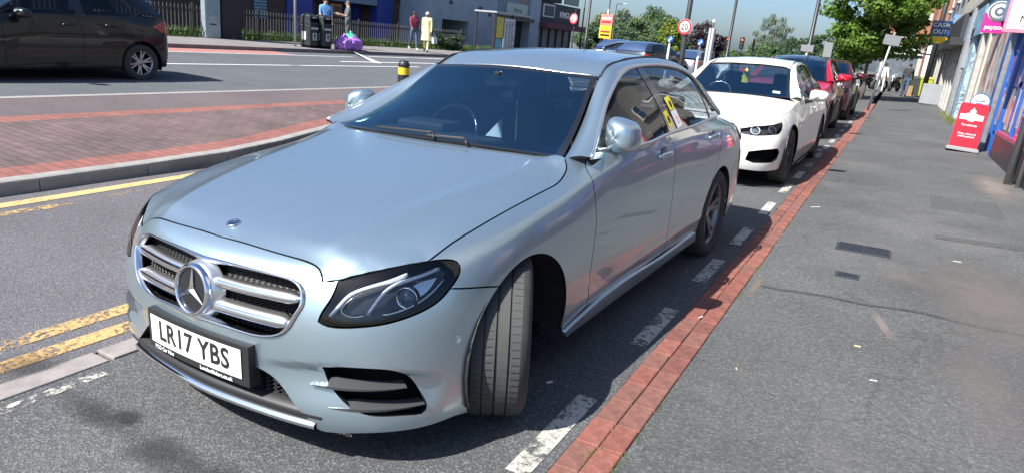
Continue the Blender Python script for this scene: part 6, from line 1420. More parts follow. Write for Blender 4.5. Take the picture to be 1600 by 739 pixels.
# rubbish bags
def sack(loc, sx, sz, mat, label, seed):
    r = random.Random(seed); bm = bmesh.new(); bmesh.ops.create_icosphere(bm, subdivisions=4, radius=1.0)
    from mathutils import noise as nz
    for v in bm.verts:
        d = v.co.normalized(); n = nz.noise(d * 2.2 + Vector((seed, 0, 0))) * .25 + nz.noise(d * 6 + Vector((0, seed, 0))) * .16 + nz.noise(d * 13) * .06
        q = d * (1 + n); q.z = max(q.z, -.55); v.co = Vector((q.x * sx, q.y * sx * 1.15, (q.z + .55) * sz))
    me = bpy.data.meshes.new('sack'); bm.to_mesh(me); bm.free(); me.polygons.foreach_set('use_smooth', [True] * len(me.polygons)); root = empty('rubbish_bag', loc, r.uniform(0, 6), label, 'rubbish bag', 'rubbish bags on the far kerb'); new_obj('sack', me, root, mat)
    k = MB(); k.tube([(0, 0, sz * 1.4), (.02, .01, sz * 1.6), (.05, .03, sz * 1.75)], [.05, .03, .07], 8); k.build('knot', mat, root); return root
PURP = principled('purple_bag', (.36, .15, .55), .3, bump=(14, 1.0, .04), var=(9, .25)); GREENB = principled('green_bag', (.05, .33, .22), .3, bump=(14, 1.0, .04), var=(9, .2))
sack((-16.40, 18.22, .44), .33, .32, PURP, 'purple rubbish bag nearest the litter bins', 1); sack((-16.38, 18.72, .44), .32, .30, PURP, 'purple rubbish bag slumped against the green bag', 2); sack((-16.78, 19.0, .44), .36, .38, GREENB, 'green rubbish bag behind the purple bags', 3)
# bollard on the island
bo_ = empty('bollard', (-4.03, 6.22, .14), 0, 'black bollard with a yellow reflective band on the island', 'bollard'); m = MB(); m.lathe([(.085, 0), (.08, .70), (.075, .88), (.06, .92), (.001, .93)], 24); m.build('shaft', POSTBLK, bo_); m = MB(); m.lathe([(.079, .72), (.0795, .83)], 24); m.build('reflective_band', principled('yellow_band', (.75, .50, .03), .4), bo_); m = MB(); m.lathe([(.082, .855), (.084, .87), (.06, .91)], 24); m.build('cap', POSTBLK, bo_)
# people on the far pavement
BLUESH = cloth('blue_shirt', (.14, .32, .62)); DENIM = cloth('denim', (.06, .10, .17)); BLKC = cloth('black_cloth', (.025, .027, .03)); PATT = principled('patterned_dark', (.10, .12, .13), .85, var=(22, .9)); MARO = cloth('maroon_top', (.22, .03, .07)); CREAM = cloth('cream_cloth', (.68, .64, .36), 16, .10); WSHOE = principled('white_shoe', (.6, .6, .6), .6)
person('person in a light blue shirt standing behind the litter bins', (-17.4, 18.3, .46), RAD(60), BLUESH, BLKC, SKIN_L, 1.80, 0, ((.25, .5), (.05, .1)), sleeve='short', group='people on the far pavement')
person('person in dark patterned top and shorts looking at their hands', (-17.6, 19.75, .46), RAD(-35), PATT, PATT, SKIN_L, 1.82, .1, ((.3, 1.5), (.3, 1.5)), sleeve='short', short=True, group='people on the far pavement', hair=principled('grey_cap', (.12, .12, .12), .8))
pp, JJ = person('person in a maroon top and blue jeans walking, partly hidden', (-17.75, 24.25, .46), RAD(60), MARO, DENIM, SKIN_D, 1.74, .30, ((.5, .35), (-.35, .2)), shoe=WSHOE, group='people on the far pavement')
py, JJ = person('person in a long cream tunic and white cap carrying a bag', (-16.72, 23.85, .45), RAD(25), CREAM, CREAM, SKIN_D, 1.76, .32, ((-.25, .2), (.12, .15)), group='people on the far pavement', hair=principled('white_cap', (.7, .68, .62), .8))
m = MB(); n = 18; rows = [(1.36, .17, .125), (1.15, .165, .12), (.95, .19, .145), (.72, .225, .175), (.52, .245, .20)]; vs = []
for z, a, b in rows: vs += [(math.cos(t) * a, math.sin(t) * b - .01, z * 1.02) for t in np.linspace(0, 2 * math.pi, n + 1)[:-1]]
m.add(vs, [[i * n + k, i * n + (k + 1) % n, (i + 1) * n + (k + 1) % n, (i + 1) * n + k][::-1] for i in range(4) for k in range(n)], True); m.build('tunic', CREAM, py)
m = MB(); m.bbox((-.06, -.14, 0), (.06, .14, .28)); m.tube([(0, -.08, .28), (0, -.07, .40), (0, .07, .40), (0, .08, .28)], .008, 5); cb = m.build('carrier_bag', principled('white_bag', (.62, .66, .68), .5), None, bevel=.02); cb.location = (-16.42, 24.05, .87); tag(cb, 'small white carrier bag in the hand of the cream-dressed walker', 'bag')
# ------------------------------------------------------------------ trees, signs and traffic up the street
G1 = leaf_mat('leaf_mid', (.085, .150, .055), .4); G2 = leaf_mat('leaf_light', (.125, .185, .075), .35); G3 = leaf_mat('leaf_dark', (.055, .10, .045), .4); G4 = leaf_mat('leaf_lime', (.17, .22, .03), .35); G5 = leaf_mat('leaf_purple', (.065, .045, .052), .4); G6 = leaf_mat('leaf_willow', (.15, .20, .14), .35); G7 = leaf_mat('leaf_street', (.115, .205, .03), .6, .45)  # mid and dark leaf greens lightened to stand in for distance haze
FT = 'trees beyond the junction'
def farther(p, k): return (CAM_POS[0] + (p[0] - CAM_POS[0]) * k, CAM_POS[1] + (p[1] - CAM_POS[1]) * k, p[2])
specs = [('low mid green tree just right of the dark corner shop', (-44.4, 106.9), 3.6, 2.8, G1), ('pale green tree behind the red and yellow notice', (-45.1, 114.9), 6.9, 3.0, G2), ('round green tree right of the red and yellow notice', (-39.6, 105.8), 5.0, 2.6, G1), ('tall thin-topped pale tree behind the far lamp head', (-46.1, 126.7), 8.6, 2.4, G6), ('tallest mid green tree in the middle clump', (-38.7, 121.4), 8.9, 4.0, G1), ('light green tree in front of the tallest one', (-37.6, 111.6), 6.2, 3.1, G2), ('lime green shrub behind the near speed limit sign', (-25.1, 89.7), 5.6, 1.8, G4), ('mid green tree behind the lime green shrub', (-34.8, 118.2), 7.3, 2.9, G1), ('dark purple-leaved tree right of the near speed limit sign', (-25.8, 108.5), 6.2, 2.5, G5), ('small purple-leaved tree at the right of the dark one', (-23.9, 111.3), 4.9, 1.7, G5), ('dark bush under the tallest tree behind the blue car', (-37, 103), 3.9, 3.0, G3), ('dark bush left of the blue car', (-41.5, 103), 3.6, 2.8, G3), ('low dark bush behind the grey totem', (-27.5, 100), 3.4, 2.6, G3)]
for i, (lb, loc, H, R, mt) in enumerate(specs): tree('broadleaf_tree', lb, (*loc, .3), H, R, mt, 20 + i, 60, 120, .17, .06, .8, FT, .16, spread=.30)
tree('willow_tree', 'wispy grey-green tree with upright shoots against the sky', (-13.5, 96.3, .3), 7.2, 2.7, G6, 41, 60, 70, .26, .10, .1, FT, .14, 2, spread=.22, upr=.75, asp=.22)
for lb, x, y, H, R, mt, sd in (('low pale green bush left of the wispy tree', -15.9, 102.3, 4.1, 2.4, G2, 42), ('broad dark green bush right of the wispy tree', -9.7, 92.8, 4.5, 2.9, G3, 43), ('olive bush behind the red car roof', -7.4, 96.4, 5.2, 2.6, G1, 44), ('low green bush behind the traffic signals', -19.7, 105.5, 2.2, 2.3, G1, 45), ('green bush under the wispy tree', -13.0, 92, 3.2, 2.6, G1, 46), ('leafy bush between the far signs and the street tree', -3.6, 78, 4.4, 2.4, G3, 47)): tree('hedge_tree', lb, (x, y, .3), H, R, mt, sd, 45, 110, .15, .06, .8, FT, .1)
tree('street_tree', 'large bright green street tree over the pavement', (.80, 33.0, .24), 7.6, 2.15, G7, 51, 120, 260, .10, .13, .35, None, .085, spread=.30, flat=.62)
# speed limit sign on lamp column
RED_S = principled('sign_red', (.55, .02, .03), .4); WHITE_S = principled('sign_white', (.75, .75, .75), .4); BLK_S = principled('sign_black', (.01, .01, .01), .4); BLUE_S = principled('sign_blue', (.02, .12, .42), .4); YEL_S = principled('sign_yellow', (.75, .48, .04), .5)
def disc(mb, c, r0, r1, x, dirv, seg=40):
    """flat ring facing -Y in local XZ"""
    vs = []; 
    for k in range(seg): a = 2 * math.pi * k / seg; vs += [(c[0] + math.cos(a) * r0, x, c[2] + math.sin(a) * r0), (c[0] + math.cos(a) * r1, x, c[2] + math.sin(a) * r1)]
    mb.add(vs, [[2 * k, 2 * k + 1, 2 * ((k + 1) % seg) + 1, 2 * ((k + 1) % seg)] for k in range(seg)])
def limit20(loc, label, zc, R, colr, H, mat, rz):
    r = empty('speed_limit_sign', loc, rz, label, 'road sign', '20 speed limit signs'); m = MB(); m.tube([(0, .06, 0), (0, .06, 1.3), (0, .06, H)], [colr * 1.5, colr * 1.4 if H > 5 else colr, colr * .75], 12); m.build('column', mat, r)
    m = MB(); m.lathe([(.001, .012), (R, .012), (R, -.012), (.001, -.012)], 40, 'Y', (0, -.06, zc)); pl = m.build('plate', WHITE_S, r); m = MB(); disc(m, (0, 0, zc), R * .76, R * .985, -.075, 0); m.build('red_ring', RED_S, pl)
    t = text_mesh('number', '20', R * 1.05, BLK_S, pl, .002, 'CENTER', 1.0, R * .012); orient(t, (0, -.075, zc + R * .0), (1, 0, 0), (0, 0, 1)); m = MB(); m.bbox((-.03, -.05, zc - .1), (.03, .06, zc + .1)); m.build('bracket', STEEL, r); return r
limit20((-5.24, 24.4, .15), '20 speed limit sign on the near thick dark lamp column', 2.29, .285, .075, 9.5, principled('column_dark', (.05, .055, .06), .5, .3), RAD(-15)); limit20((-15.58, 37.0, .43), '20 speed limit sign on a slim pole in front of the corner shop', 2.42, .31, .03, 3.0, POSTBLK, RAD(-18))
# red and yellow notice
r = empty('notice_sign', (-13.85, 37.9, .2), RAD(-18), 'red and yellow notice board on a pale pole', 'sign'); m = MB(); m.tube([(0, .05, 0), (0, .05, 3.4)], .05, 10); m.build('pole', principled('pale_pole', (.42, .42, .40), .5), r)
for z0, z1, mt in ((1.70, 2.45, YEL_S), (2.46, 3.1, principled('sign_pale_red', (.75, .22, .18), .5))): m = MB(); m.bbox((-.46, -.02, z0), (.46, .02, z1)); p_ = m.build('panel', mt, r); [MB().bbox((-.36, -.028, z0 + .14 + q * .2), (.36, -.021, z0 + .24 + q * .2)).build('text_bar', mt2, p_) for q, mt2 in ((0, RED_S if z0 > 2 else BLK_S), (1, WHITE_S if z0 > 2 else RED_S))]
# lamp columns
def lamp_col(loc, label, H, r0, arm=1.2, rz=0.0, mat=POSTBLK):
    r = empty('lamp_column', loc, rz, label, 'lamp post', 'street lamp columns'); m = MB(); m.tube([(0, 0, 0), (0, 0, 1.4), (0, 0, 1.45), (0, 0, H)], [r0 * 1.5, r0 * 1.5, r0, r0 * .6], 10); m.tube([(0, 0, H), (.05, 0, H + .12), (arm, 0, H + .2)], r0 * .5, 6); m.build('column', mat, r); m = MB(); m.box((arm + .3, 0, H + .2), (.7, .22, .12)); m.build('lantern', STEEL, r, bevel=.03); return r
lamp_col((-14.75, 37.2, .43), 'tall dark lamp column beside the corner shop sign', 9, .085); lamp_col((-29.7, 77.6, .4), 'tall slim lamp column behind the red and yellow notice', 11, .10); lamp_col((-36.0, 96, .4), 'far lamp column whose lantern shows above the trees', 6.9, .09, 1.0); lamp_col((-9.6, 52.5, .3), 'tall lamp column with a signal at its foot, above the white car', 10, .12); lamp_col((-1.45, 29.9, .15), 'tall lamp column rising behind the red car', 9.5, .085)
lamp_col((-20.3, 49.0, .43), 'slim dark column above the corner shop balcony', 9, .06)
# traffic signals, keep-left bollard signs, monolith
def signal(loc, label, rz=0):
    r = empty('traffic_signal', loc, rz, label, 'traffic light', 'traffic signals at the junction'); m = MB(); m.tube([(0, .1, 0), (0, .1, 3.3)], .057, 10); m.build('pole', POSTBLK, r); m = MB(); m.bbox((-.22, -.08, 2.1), (.22, .05, 3.25)); m.build('backboard', BLK_S, r)
    for k, c in enumerate(((.9, .05, .04), (.12, .06, .01), (.01, .07, .05))): m = MB(); m.lathe([(.10, -.11), (.001, -.09)], 20, 'Y', (0, 0, 3.02 - k * .35)); m.build('lens', principled('signal_%d' % k, c, .3, emit=((1, .08, .06), 2.5) if k == 0 else None), r)
    for k in range(3): m = MB(); m.tube([(math.cos(a) * .115, -.17 + .0 * a, 3.02 - k * .35 + math.sin(a) * .115) for a in np.linspace(0, math.pi, 10)], .01, 4); m.build('hood', BLK_S, r)
    return r
signal(farther((-9.62, 52.2, .3), 1.4), 'traffic signal showing red at the foot of the lamp column', RAD(-10)); signal(farther((-8.35, 51.0, .3), 1.4), 'traffic signal showing red right of the lamp column', RAD(-10)); signal(farther((-7.8, 52.4, .3), 1.4), 'dark traffic signal head seen edge-on', RAD(-80))
for x, y, lb in ((-5.6, 23.9, 'blue keep-left arrow sign left of the grey totem'), (-4.75, 25.0, 'blue keep-left arrow sign right of the speed limit column')):
    r = empty('keep_left_sign', (x, y, .2), RAD(-15), lb, 'road sign', 'keep-left signs'); m = MB(); m.lathe([(.001, .01), (.125, .01), (.125, -.01), (.001, -.01)], 24, 'Y', (0, 0, 1.74)); p_ = m.build('disc', BLUE_S, r); m = MB(); m.add([(-.07, -.015, 1.67), (.01, -.015, 1.67), (-.02, -.015, 1.70), (.08, -.015, 1.78), (.055, -.015, 1.81), (-.045, -.015, 1.725), (-.07, -.015, 1.75)], [(0, 1, 2, 3, 4, 5, 6)]); m.build('arrow', WHITE_S, p_); m = MB(); m.lathe([(.05, 0), (.045, 1.5), (.03, 1.62)], 14); m.build('bollard', WHITE_S, r)
r = empty('totem_sign', (-4.35, 24.9, .15), RAD(-28), 'tall pale grey totem beside the keep-left sign', 'totem'); 
for x in (-.07, .07): m = MB(); m.bbox((x - .05, -.06, 0), (x + .05, .06, 2.35)); m.build('panel', principled('totem_grey', (.42, .44, .46), .4), r, bevel=.01)
m = MB(); m.bbox((-.017, -.03, 0), (.017, .03, 2.55)); m.build('mullion', STEEL, r); m = MB(); m.lathe([(.05, 2.55), (.06, 2.62), (.001, 2.68)], 12); m.build('cap', WHITE_S, r)
# advance sign backs behind the red car
for loc, w, h, lb in (((-1.4, 28.9, .12), .48, .26, 'pale back of a small sign on the lamp column behind the red car'), ((-.66, 29.3, .14), .32, .58, 'tall pale back of a sign above the red car')):
    r = empty('sign_back', loc, RAD(-6), lb, 'sign'); m = MB(); m.tube([(0, .05, 0), (0, .05, 2.2)], .03, 8); m.build('pole', STEEL, r); m = MB(); m.bbox((-w / 2, -.015, 2.04 - h / 2), (w / 2, .015, 2.04 + h / 2)); m.build('panel', principled('sign_back_grey', (.20, .215, .225), .6, .3), r)
# moving and waiting traffic
BLUEC = paint('blue_paint', (.02, .03, .16), .5, .3); SLATE = paint('slate_paint', (.045, .06, .085), .5, .3); GREYC = paint('pale_grey_paint', (.34, .36, .38), .6, .3); CYANC = paint('blue_grey_paint', (.12, .20, .28), .6, .3)
TG = 'traffic on the road'
generic_car('road_car', suv(BLUEC, res=.09, cabin=False, plates=[('p', '', 'rear')], pz=.9), 'dark blue car seen from behind with red tail lamps', 'car', TG, (-10.6, 36.5, .25), RAD(170))
generic_car('road_car', suv(SLATE, res=.09, cabin=False), 'slate blue car right of the dark blue one', 'car', TG, (-7.3, 31.2, .2), RAD(168))
generic_car('road_car', dict(BMW, paint=GREYC, res=.09, cabin=False), 'pale silver saloon behind the grey totem', 'car', TG, (-7.2, 38.5, .2), RAD(172))
generic_car('road_car', dict(BMW, paint=CYANC, res=.09, cabin=False), 'blue-grey saloon in front of the corner shop', 'car', TG, (-12.6, 30.6, .3), RAD(-75))
# ------------------------------------------------------------------ shops on the right
XW = 3.84; GZ = lambda y: XW * S0 + rise(y)
RENDER_ = principled('cream_render', (.46, .44, .37), .85, bump=(20, .3, .006), var=(2.5, .18)); GREYR = principled('grey_render', (.30, .31, .32), .85, bump=(20, .3, .006), var=(2.5, .2)); SHUT = principled('shutter_grey', (.30, .32, .34), .5, .4); SBLUE = principled('shop_blue', (.018, .095, .36), .4, coat=.2, var=(3, .15)); STONE = principled('pale_stone', (.42, .40, .36), .85, var=(5, .25)); SHOPG = principled('shop_glass', (.035, .05, .06), .06, coat=.6)
def graffiti(name, base):
    m = principled(name, base, .6); nt = m.node_tree; N = nt.nodes; L = nt.links; b = N['Principled BSDF']; tc = N.new('ShaderNodeTexCoord'); w = N.new('ShaderNodeTexNoise'); w.inputs['Scale'].default_value = 2.4; w.inputs['Detail'].default_value = 2; w.inputs['Distortion'].default_value = 1.5; L.new(tc.outputs['Object'], w.inputs['Vector'])
    c = N.new('ShaderNodeValToRGB'); e = c.color_ramp.elements; e[0].position = .44; e[0].color = (*base, 1); e[1].position = .56; e[1].color = (*base, 1)
    for p, q in ((.475, (.06, .06, .07, 1)), (.49, (*base, 1)), (.51, (*[x * .6 for x in base], 1)), (.525, (.05, .05, .06, 1))): k = e.new(p); k.color = q
    L.new(w.outputs[0], c.inputs[0]); L.new(c.outputs[0], b.inputs['Base Color']); return m
GRAF = graffiti('graffiti_shutter', (.34, .35, .35)); GRAF2 = graffiti('sticker_wall', (.34, .50, .60))
def posterm(name, cols):
    m = principled(name, cols[0], .45); nt = m.node_tree; N = nt.nodes; L = nt.links; v = N.new('ShaderNodeTexVoronoi'); v.inputs['Scale'].default_value = 4.5; tc = N.new('ShaderNodeTexCoord'); L.new(tc.outputs['Object'], v.inputs['Vector']); s = N.new('ShaderNodeSeparateColor'); L.new(v.outputs['Color'], s.inputs[0]); c = N.new('ShaderNodeValToRGB'); c.color_ramp.interpolation = 'CONSTANT'; e = c.color_ramp.elements; e[0].color = (*cols[0], 1); e[1].position = .35; e[1].color = (*cols[1], 1)
    for k, q in enumerate(cols[2:]): z = e.new(.55 + .18 * k); z.color = (*q, 1)
    L.new(s.outputs[0], c.inputs[0]); L.new(c.outputs[0], N['Principled BSDF'].inputs['Base Color']); return m
PINKP = posterm('shop_posters', [(.03, .08, .35), (.30, .08, .28), (.45, .35, .30), (.10, .12, .40)]); REDP = posterm('orange_posters', [(.50, .45, .38), (.45, .12, .08), (.55, .28, .20), (.40, .38, .34)]); SNACK = posterm('snack_posters', [(.42, .40, .40), (.28, .30, .32), (.40, .18, .14), (.50, .48, .44)])
def shop(name, y0, y1, label, wall, top=9.0):
    s = empty('shop_building', (XW, y0, GZ(y0)), 0, label, 'shop', 'shops along the near pavement'); P = lambda nm, a, b, z0, z1, d0, d1, mt, par=s, bev=0: MB().bbox((d0, a, z0), (d1, b, z1)).build(nm, mt, par, bevel=bev)
    W = y1 - y0; P('upper_wall', 0.005, W - .005, 3.55, top, .02, 6, wall); P('back_wall', 0.01, W - .01, -.2, 3.5, .9, 6, principled('shop_dark', (.02, .022, .025), .8)); P('parapet', -.01, W + .01, top, top + .3, -.1, 6, STONE); P('cornice', .0, W, 3.45, 3.62, -.16, .1, STONE)
    for k in range(max(1, int(W // 2.6))):
        a = W / max(1, int(W // 2.6)) * (k + .5); w = P('sash_window', a - .55, a + .55, 4.7, 6.5, -.02, .06, WHITETX); P('pane', a - .47, a + .47, 4.78, 5.56, -.03, -.02, DKWIN, w); P('pane', a - .47, a + .47, 5.64, 6.42, -.03, -.02, DKWIN, w); P('sill', a - .65, a + .65, 4.6, 4.7, -.12, .06, STONE, w)
    return s, P, W
# blue convenience shop (nearest)
s, P, W = shop('a', 2.0, 15.0, 'blue-fronted convenience shop nearest the camera', GREYR)
P('fascia', 0, W - 2.6, 2.55, 3.4, -.14, .02, GREYR); P('stall_riser', 0, W - 1.4, 0, .5, -.05, .1, FRAMEW, bev=.01); P('fascia_soffit', 0, W, 2.42, 2.55, -.2, .9, FRAMEW)
for k, y in enumerate(np.arange(.0, W - 1.3, 1.45)):
    P('frame_post', y, y + .08, 0, 2.5, -.035, .08, SBLUE, bev=.006); P('window_pane', y + .08, y + 1.45, .5, 2.45, .0, .012, SHOPG); P('transom', y + .08, y + 1.45, 1.95, 2.01, -.012, .0, SBLUE)
    if k % 2 == 0 or k > 5:
        for q in range(4): P('window_poster', y + .14 + q * .32, y + .42 + q * .32, .62 + .1 * (q % 2), 1.2 + .12 * ((q + k) % 3), -.006, -.002, (PINKP, REDP, SNACK, principled('white_flyer', (.6, .6, .62), .6))[(q + k) % 4])
        P('window_poster', y + .2, y + 1.3, 1.35, 1.9, -.006, -.002, PINKP)
P('frame_rail', 0, W - 1.4, .5, .56, -.045, .1, principled('pink_sill', (.35, .06, .14), .5))
P('door_frame', W - 1.35, W - 1.22, 0, 2.5, -.05, .1, SBLUE, bev=.01); dr = P('door_leaf', W - 1.2, W - .55, .02, 2.4, .30, .36, SBLUE, bev=.01); P('door_glass', W - 1.1, W - .65, .6, 2.3, .29, .30, SHOPG, dr); P('door_frame', W - .5, W - .36, 0, 2.5, -.05, .1, SBLUE, bev=.01); P('bollard_post', W - .30, W - .22, 0, 2.5, -.12, -.02, STEEL)
tx = text_mesh('fascia_lettering', 'CONVENIENCE STORE', .55, WHITETX, s, .01) if False else None
P('corner_pier', W - .16, W, 0, 3.45, -.05, .9, STONE)
# white projecting board with pink edge
r = empty('hanging_sign', (XW, 12.6, -.27), 0, 'white projecting shop board with a pink edge at the right', 'sign', 'projecting shop signs'); m = MB(); m.bbox((-.50, -.05, 2.62), (-.02, .05, 4.2)); b_ = m.build('board', principled('pink_edge', (.70, .22, .30), .5), r); m = MB(); m.bbox((-.46, -.056, 2.67), (-.02, -.051, 4.16)); fc = m.build('face', principled('cream_face', (.74, .70, .62), .5), b_)
t = text_mesh('lettering', 'Mobile', .15, BLK_S, b_, .002, 'LEFT'); orient(t, (-.31, -.06, 2.83), (1, 0, 0), (0, 0, 1)); t = text_mesh('lettering', 'Phones', .05, principled('pink_letters', (.6, .25, .3), .5), b_, .002, 'LEFT'); orient(t, (-.26, -.06, 2.72), (1, 0, 0), (0, 0, 1)); m = MB(); m.tube([(-.1, 0, 4.0), (.02, 0, 4.05)], .02, 6); m.build('bracket', STEEL, r)
# second shop
s, P, W = shop('b', 15.0, 21.4, 'cream shop with a poster-covered window beside the blue one', RENDER_)
P('fascia', .3, W - .1, 2.6, 3.4, -.1, .05, principled('blue_grey_fascia', (.10, .22, .34), .6, var=(2, .3))); P('pilaster', 0, .30, 0, 3.45, -.06, .2, FRAMEW, bev=.01); P('pilaster', .36, .9, 0, 2.6, -.04, .2, SBLUE, bev=.01); P('pilaster', 4.3, 4.75, 0, 3.45, -.05, .2, RENDER_, bev=.01); P('pilaster', W - .4, W, 0, 3.45, -.06, .2, STONE, bev=.01); P('stall_riser', 1.0, 4.3, 0, .45, -.04, .2, FRAMEW); w = P('window_frame', 1.0, 4.3, .45, 2.55, 0, .06, FRAMEW); P('window_poster', 1.1, 2.6, .5, 2.4, -.012, -.002, SNACK, w); P('window_poster', 2.7, 4.2, .5, 2.4, -.012, -.002, REDP, w); P('door_leaf', 4.85, W - .5, 0, 2.4, .35, .4, DKWIN)
r = empty('hanging_sign', (XW, 17.5, -.09), 0, 'small pink projecting shop sign with a ringed white disc above', 'sign', 'projecting shop signs'); m = MB(); m.bbox((-.43, -.05, 2.68), (-.01, .05, 3.10)); b_ = m.build('board', principled('magenta', (.62, .02, .22), .4), r); t = text_mesh('lettering', 'payzone', .135, WHITETX, b_, .003, 'LEFT', 1.0, .002); orient(t, (-.38, -.055, 2.80), (1, 0, 0), (0, 0, 1))
m = MB(); m.lathe([(.001, .04), (.22, .04), (.22, -.06), (.001, -.06)], 36, 'Y', (-.17, -.0, 3.14)); rg = m.build('ring_board', WHITE_S, r); m = MB(); disc(m, (-.17, 0, 3.14), .165, .205, -.062, 0); disc(m, (-.17, 0, 3.14), .045, .10, -.062, 0); m.build('ring_mark', principled('dark_grey_mark', (.08, .09, .11), .5), rg)
# third, fourth shops
s, P, W = shop('c', 21.4, 27.2, 'narrow shop with stickered pale blue wall panels', GREYR)
P('fascia', .2, W - .2, 2.5, 3.3, -.12, .05, principled('torn_fascia', (.20, .33, .45), .6, var=(3, .5))); P('pilaster', 0, .4, 0, 3.45, -.05, .2, STONE, bev=.01); P('door_leaf', .6, 1.8, 0, 2.4, .3, .35, DKWIN); P('stickered_panel', 1.85, 2.9, .0, 2.5, -.06, .1, GRAF2); P('cable_post', 3.0, 3.12, 0, 3.4, -.2, -.08, STEEL); P('cable_post', 3.4, 3.5, 0, 3.4, -.2, -.1, STEEL); P('shutter', 3.5, W - .5, 0, 1.9, .0, .06, GRAF); P('top_light', 3.5, W - .5, 1.95, 2.5, .02, .06, DKWIN); P('meter_box', 2.95, 3.3, 1.6, 2.1, -.16, 0, SHUT); P('vent_grille', 2.0, 2.7, 2.55, 2.75, -.14, -.1, FRAMEW); P('pilaster', W - .45, W, 0, 3.45, -.07, .2, STONE, bev=.01)
s, P, W = shop('d', 27.2, 33.8, 'shop with graffiti-covered shutters and pale pillars', RENDER_)
P('fascia', 0, W, 2.6, 3.4, -.25, .05, principled('dark_sign', (.035, .035, .04), .6)); P('sloping_awning', 0, W, 2.35, 2.6, -.5, 0, FRAMEW)
for a in np.arange(0, W, 1.65): P('pillar', a, a + .32, 0, 2.4, -.06, .15, STONE, bev=.01); P('shutter', a + .32, a + 1.65, 0, 1.75, .03, .08, GRAF); P('top_light', a + .32, a + 1.65, 1.85, 2.35, .05, .08, DKWIN); P('transom', a + .32, a + 1.65, 1.75, 1.85, -.01, .08, FRAMEW)
s, P, W = shop('e', 33.8, 46.0, 'far shop with the blue cash sign and a low grey wall', GREYR, 10)
P('fascia', 0, W, 2.5, 3.4, -.3, .05, FRAMEW); P('low_wall', -.6, .3, 0, .86, -.75, .1, principled('grey_block', (.27, .28, .30), .8, var=(3, .1)), bev=.02)
for a in np.arange(.4, W, 2.4): P('pillar', a, a + .45, 0, 2.5, -.15, .15, STONE); P('shutter', a + .45, a + 2.3, 0, 2.4, .05, .1, SHUT)
# projecting cash sign and awning
r = empty('hanging_sign', (3.25, 34.0, -.05), 0, 'blue and yellow projecting sign reading CASH', 'sign', 'projecting shop signs'); m = MB(); m.bbox((-.40, -.07, 3.27), (.32, .07, 3.92)); b_ = m.build('board', SBLUE, r); m = MB(); m.bbox((-.40, -.08, 2.99), (.32, .08, 3.27)); m.build('yellow_panel', principled('sign_bright_yellow', (.85, .58, .02), .4), b_); t = text_mesh('lettering', 'CASH', .25, WHITETX, b_, .003, 'CENTER', 1.0, .006); orient(t, (-.04, -.075, 3.74), (1, 0, 0), (0, 0, 1)); t = text_mesh('lettering', 'OUT', .25, WHITETX, b_, .003, 'CENTER', 1.0, .006); orient(t, (-.04, -.075, 3.46), (1, 0, 0), (0, 0, 1)); m = MB(); m.bbox((.32, -.05, 3.1), (.62, .05, 4.2)); m.build('bracket_box', principled('light_blue_box', (.12, .25, .55), .5), r)
r = empty('shop_awning', (3.6, 43.0, 0), 0, 'dark folding awning arm stretched over the pavement', 'awning'); m = MB(); m.prism([(-1.9, -1.2, 2.75), (.2, -1.2, 3.35), (.2, -1.2, 3.5), (-1.9, -1.2, 2.88)], (0, 3, 0)); m.build('canopy', FRAMEW, r); m = MB(); m.tube([(-1.9, -1.2, 2.75), (.2, -1.2, 2.6)], .04, 6); m.build('arm', FRAMEW, r)
# dark pole in front of the far shop
m = MB(); m.tube([(3.35, 39.5, .3), (3.35, 39.5, 8)], .12, 10); o = m.build('dark_column', principled('column_dark', (.05, .055, .06), .5, .3)); tag(o, 'thick dark column at the edge of the far shops', 'column')
# drain pipes close to camera
for y, x, rr_, lb in ((9.95, 3.66, .055, 'thick grey drainpipe against the blue shop front'), (9.7, 3.74, .03, 'thin pale pipe beside the thick grey drainpipe')):
    r = empty('drainpipe', (x, y, x * S0 + rise(y)), 0, lb, 'pipe'); m = MB(); m.tube([(0, 0, 0), (0, 0, 8)], rr_, 14); m.build('pipe', STEEL if rr_ > .04 else STONE, r)
    for z in (.9, 2.7, 4.5): m = MB(); m.tube([(0, 0, z), (0, 0, z + .06)], rr_ * 1.25, 14); m.build('collar', STEEL, r)
# red A-board
ab = empty('pavement_sign', (3.38, 13.95, 3.38 * S0 + rise(14)), RAD(-2), 'red post office pavement sign leaning in front of the blue shop', 'sign'); ab.rotation_euler = (RAD(-8), RAD(1.5), RAD(-3))
def rrect(w, h, r, z0, y, n=6):
    o = []
    for cx, cz, a0 in ((w / 2 - r, z0 + h - r, 0), (-w / 2 + r, z0 + h - r, 90), (-w / 2 + r, z0 + r, 180), (w / 2 - r, z0 + r, 270)):
        for k in range(n + 1): a = RAD(a0 + 90 * k / n); o.append((cx + r * math.cos(a), y, cz + r * math.sin(a)))
    return o
BRED = principled('post_red', (.70, .012, .03), .35); m = MB(); m.prism(rrect(.46, .86, .05, .05, -.012), (0, .024, 0)); bd = m.build('panel', BRED, ab); m = MB(); m.prism(rrect(.54, .07, .03, 0, -.16), (0, .34, 0)); m.build('foot', principled('grey_foot', (.25, .25, .26), .6), ab, bevel=.01); m = MB(); m.bbox((-.19, -.016, .60), (.19, -.0125, .70)); m.build('white_bar', WHITETX, bd)
t = text_mesh('lettering', 'Royal Mail', .062, BRED, bd, .0008, 'CENTER'); orient(t, (0, -.018, .65), (1, 0, 0), (0, 0, 1)); t = text_mesh('lettering', 'Parcelshop', .058, WHITETX, bd, .001, 'CENTER'); orient(t, (0, -.014, .50), (1, 0, 0), (0, 0, 1))
for k, q in enumerate(('Drop, return &', 'collect parcels')): t = text_mesh('lettering', q, .048, WHITETX, bd, .001, 'CENTER', 1, .0006); orient(t, (0, -.014, .335 - k * .05), (1, 0, 0), (0, 0, 1))
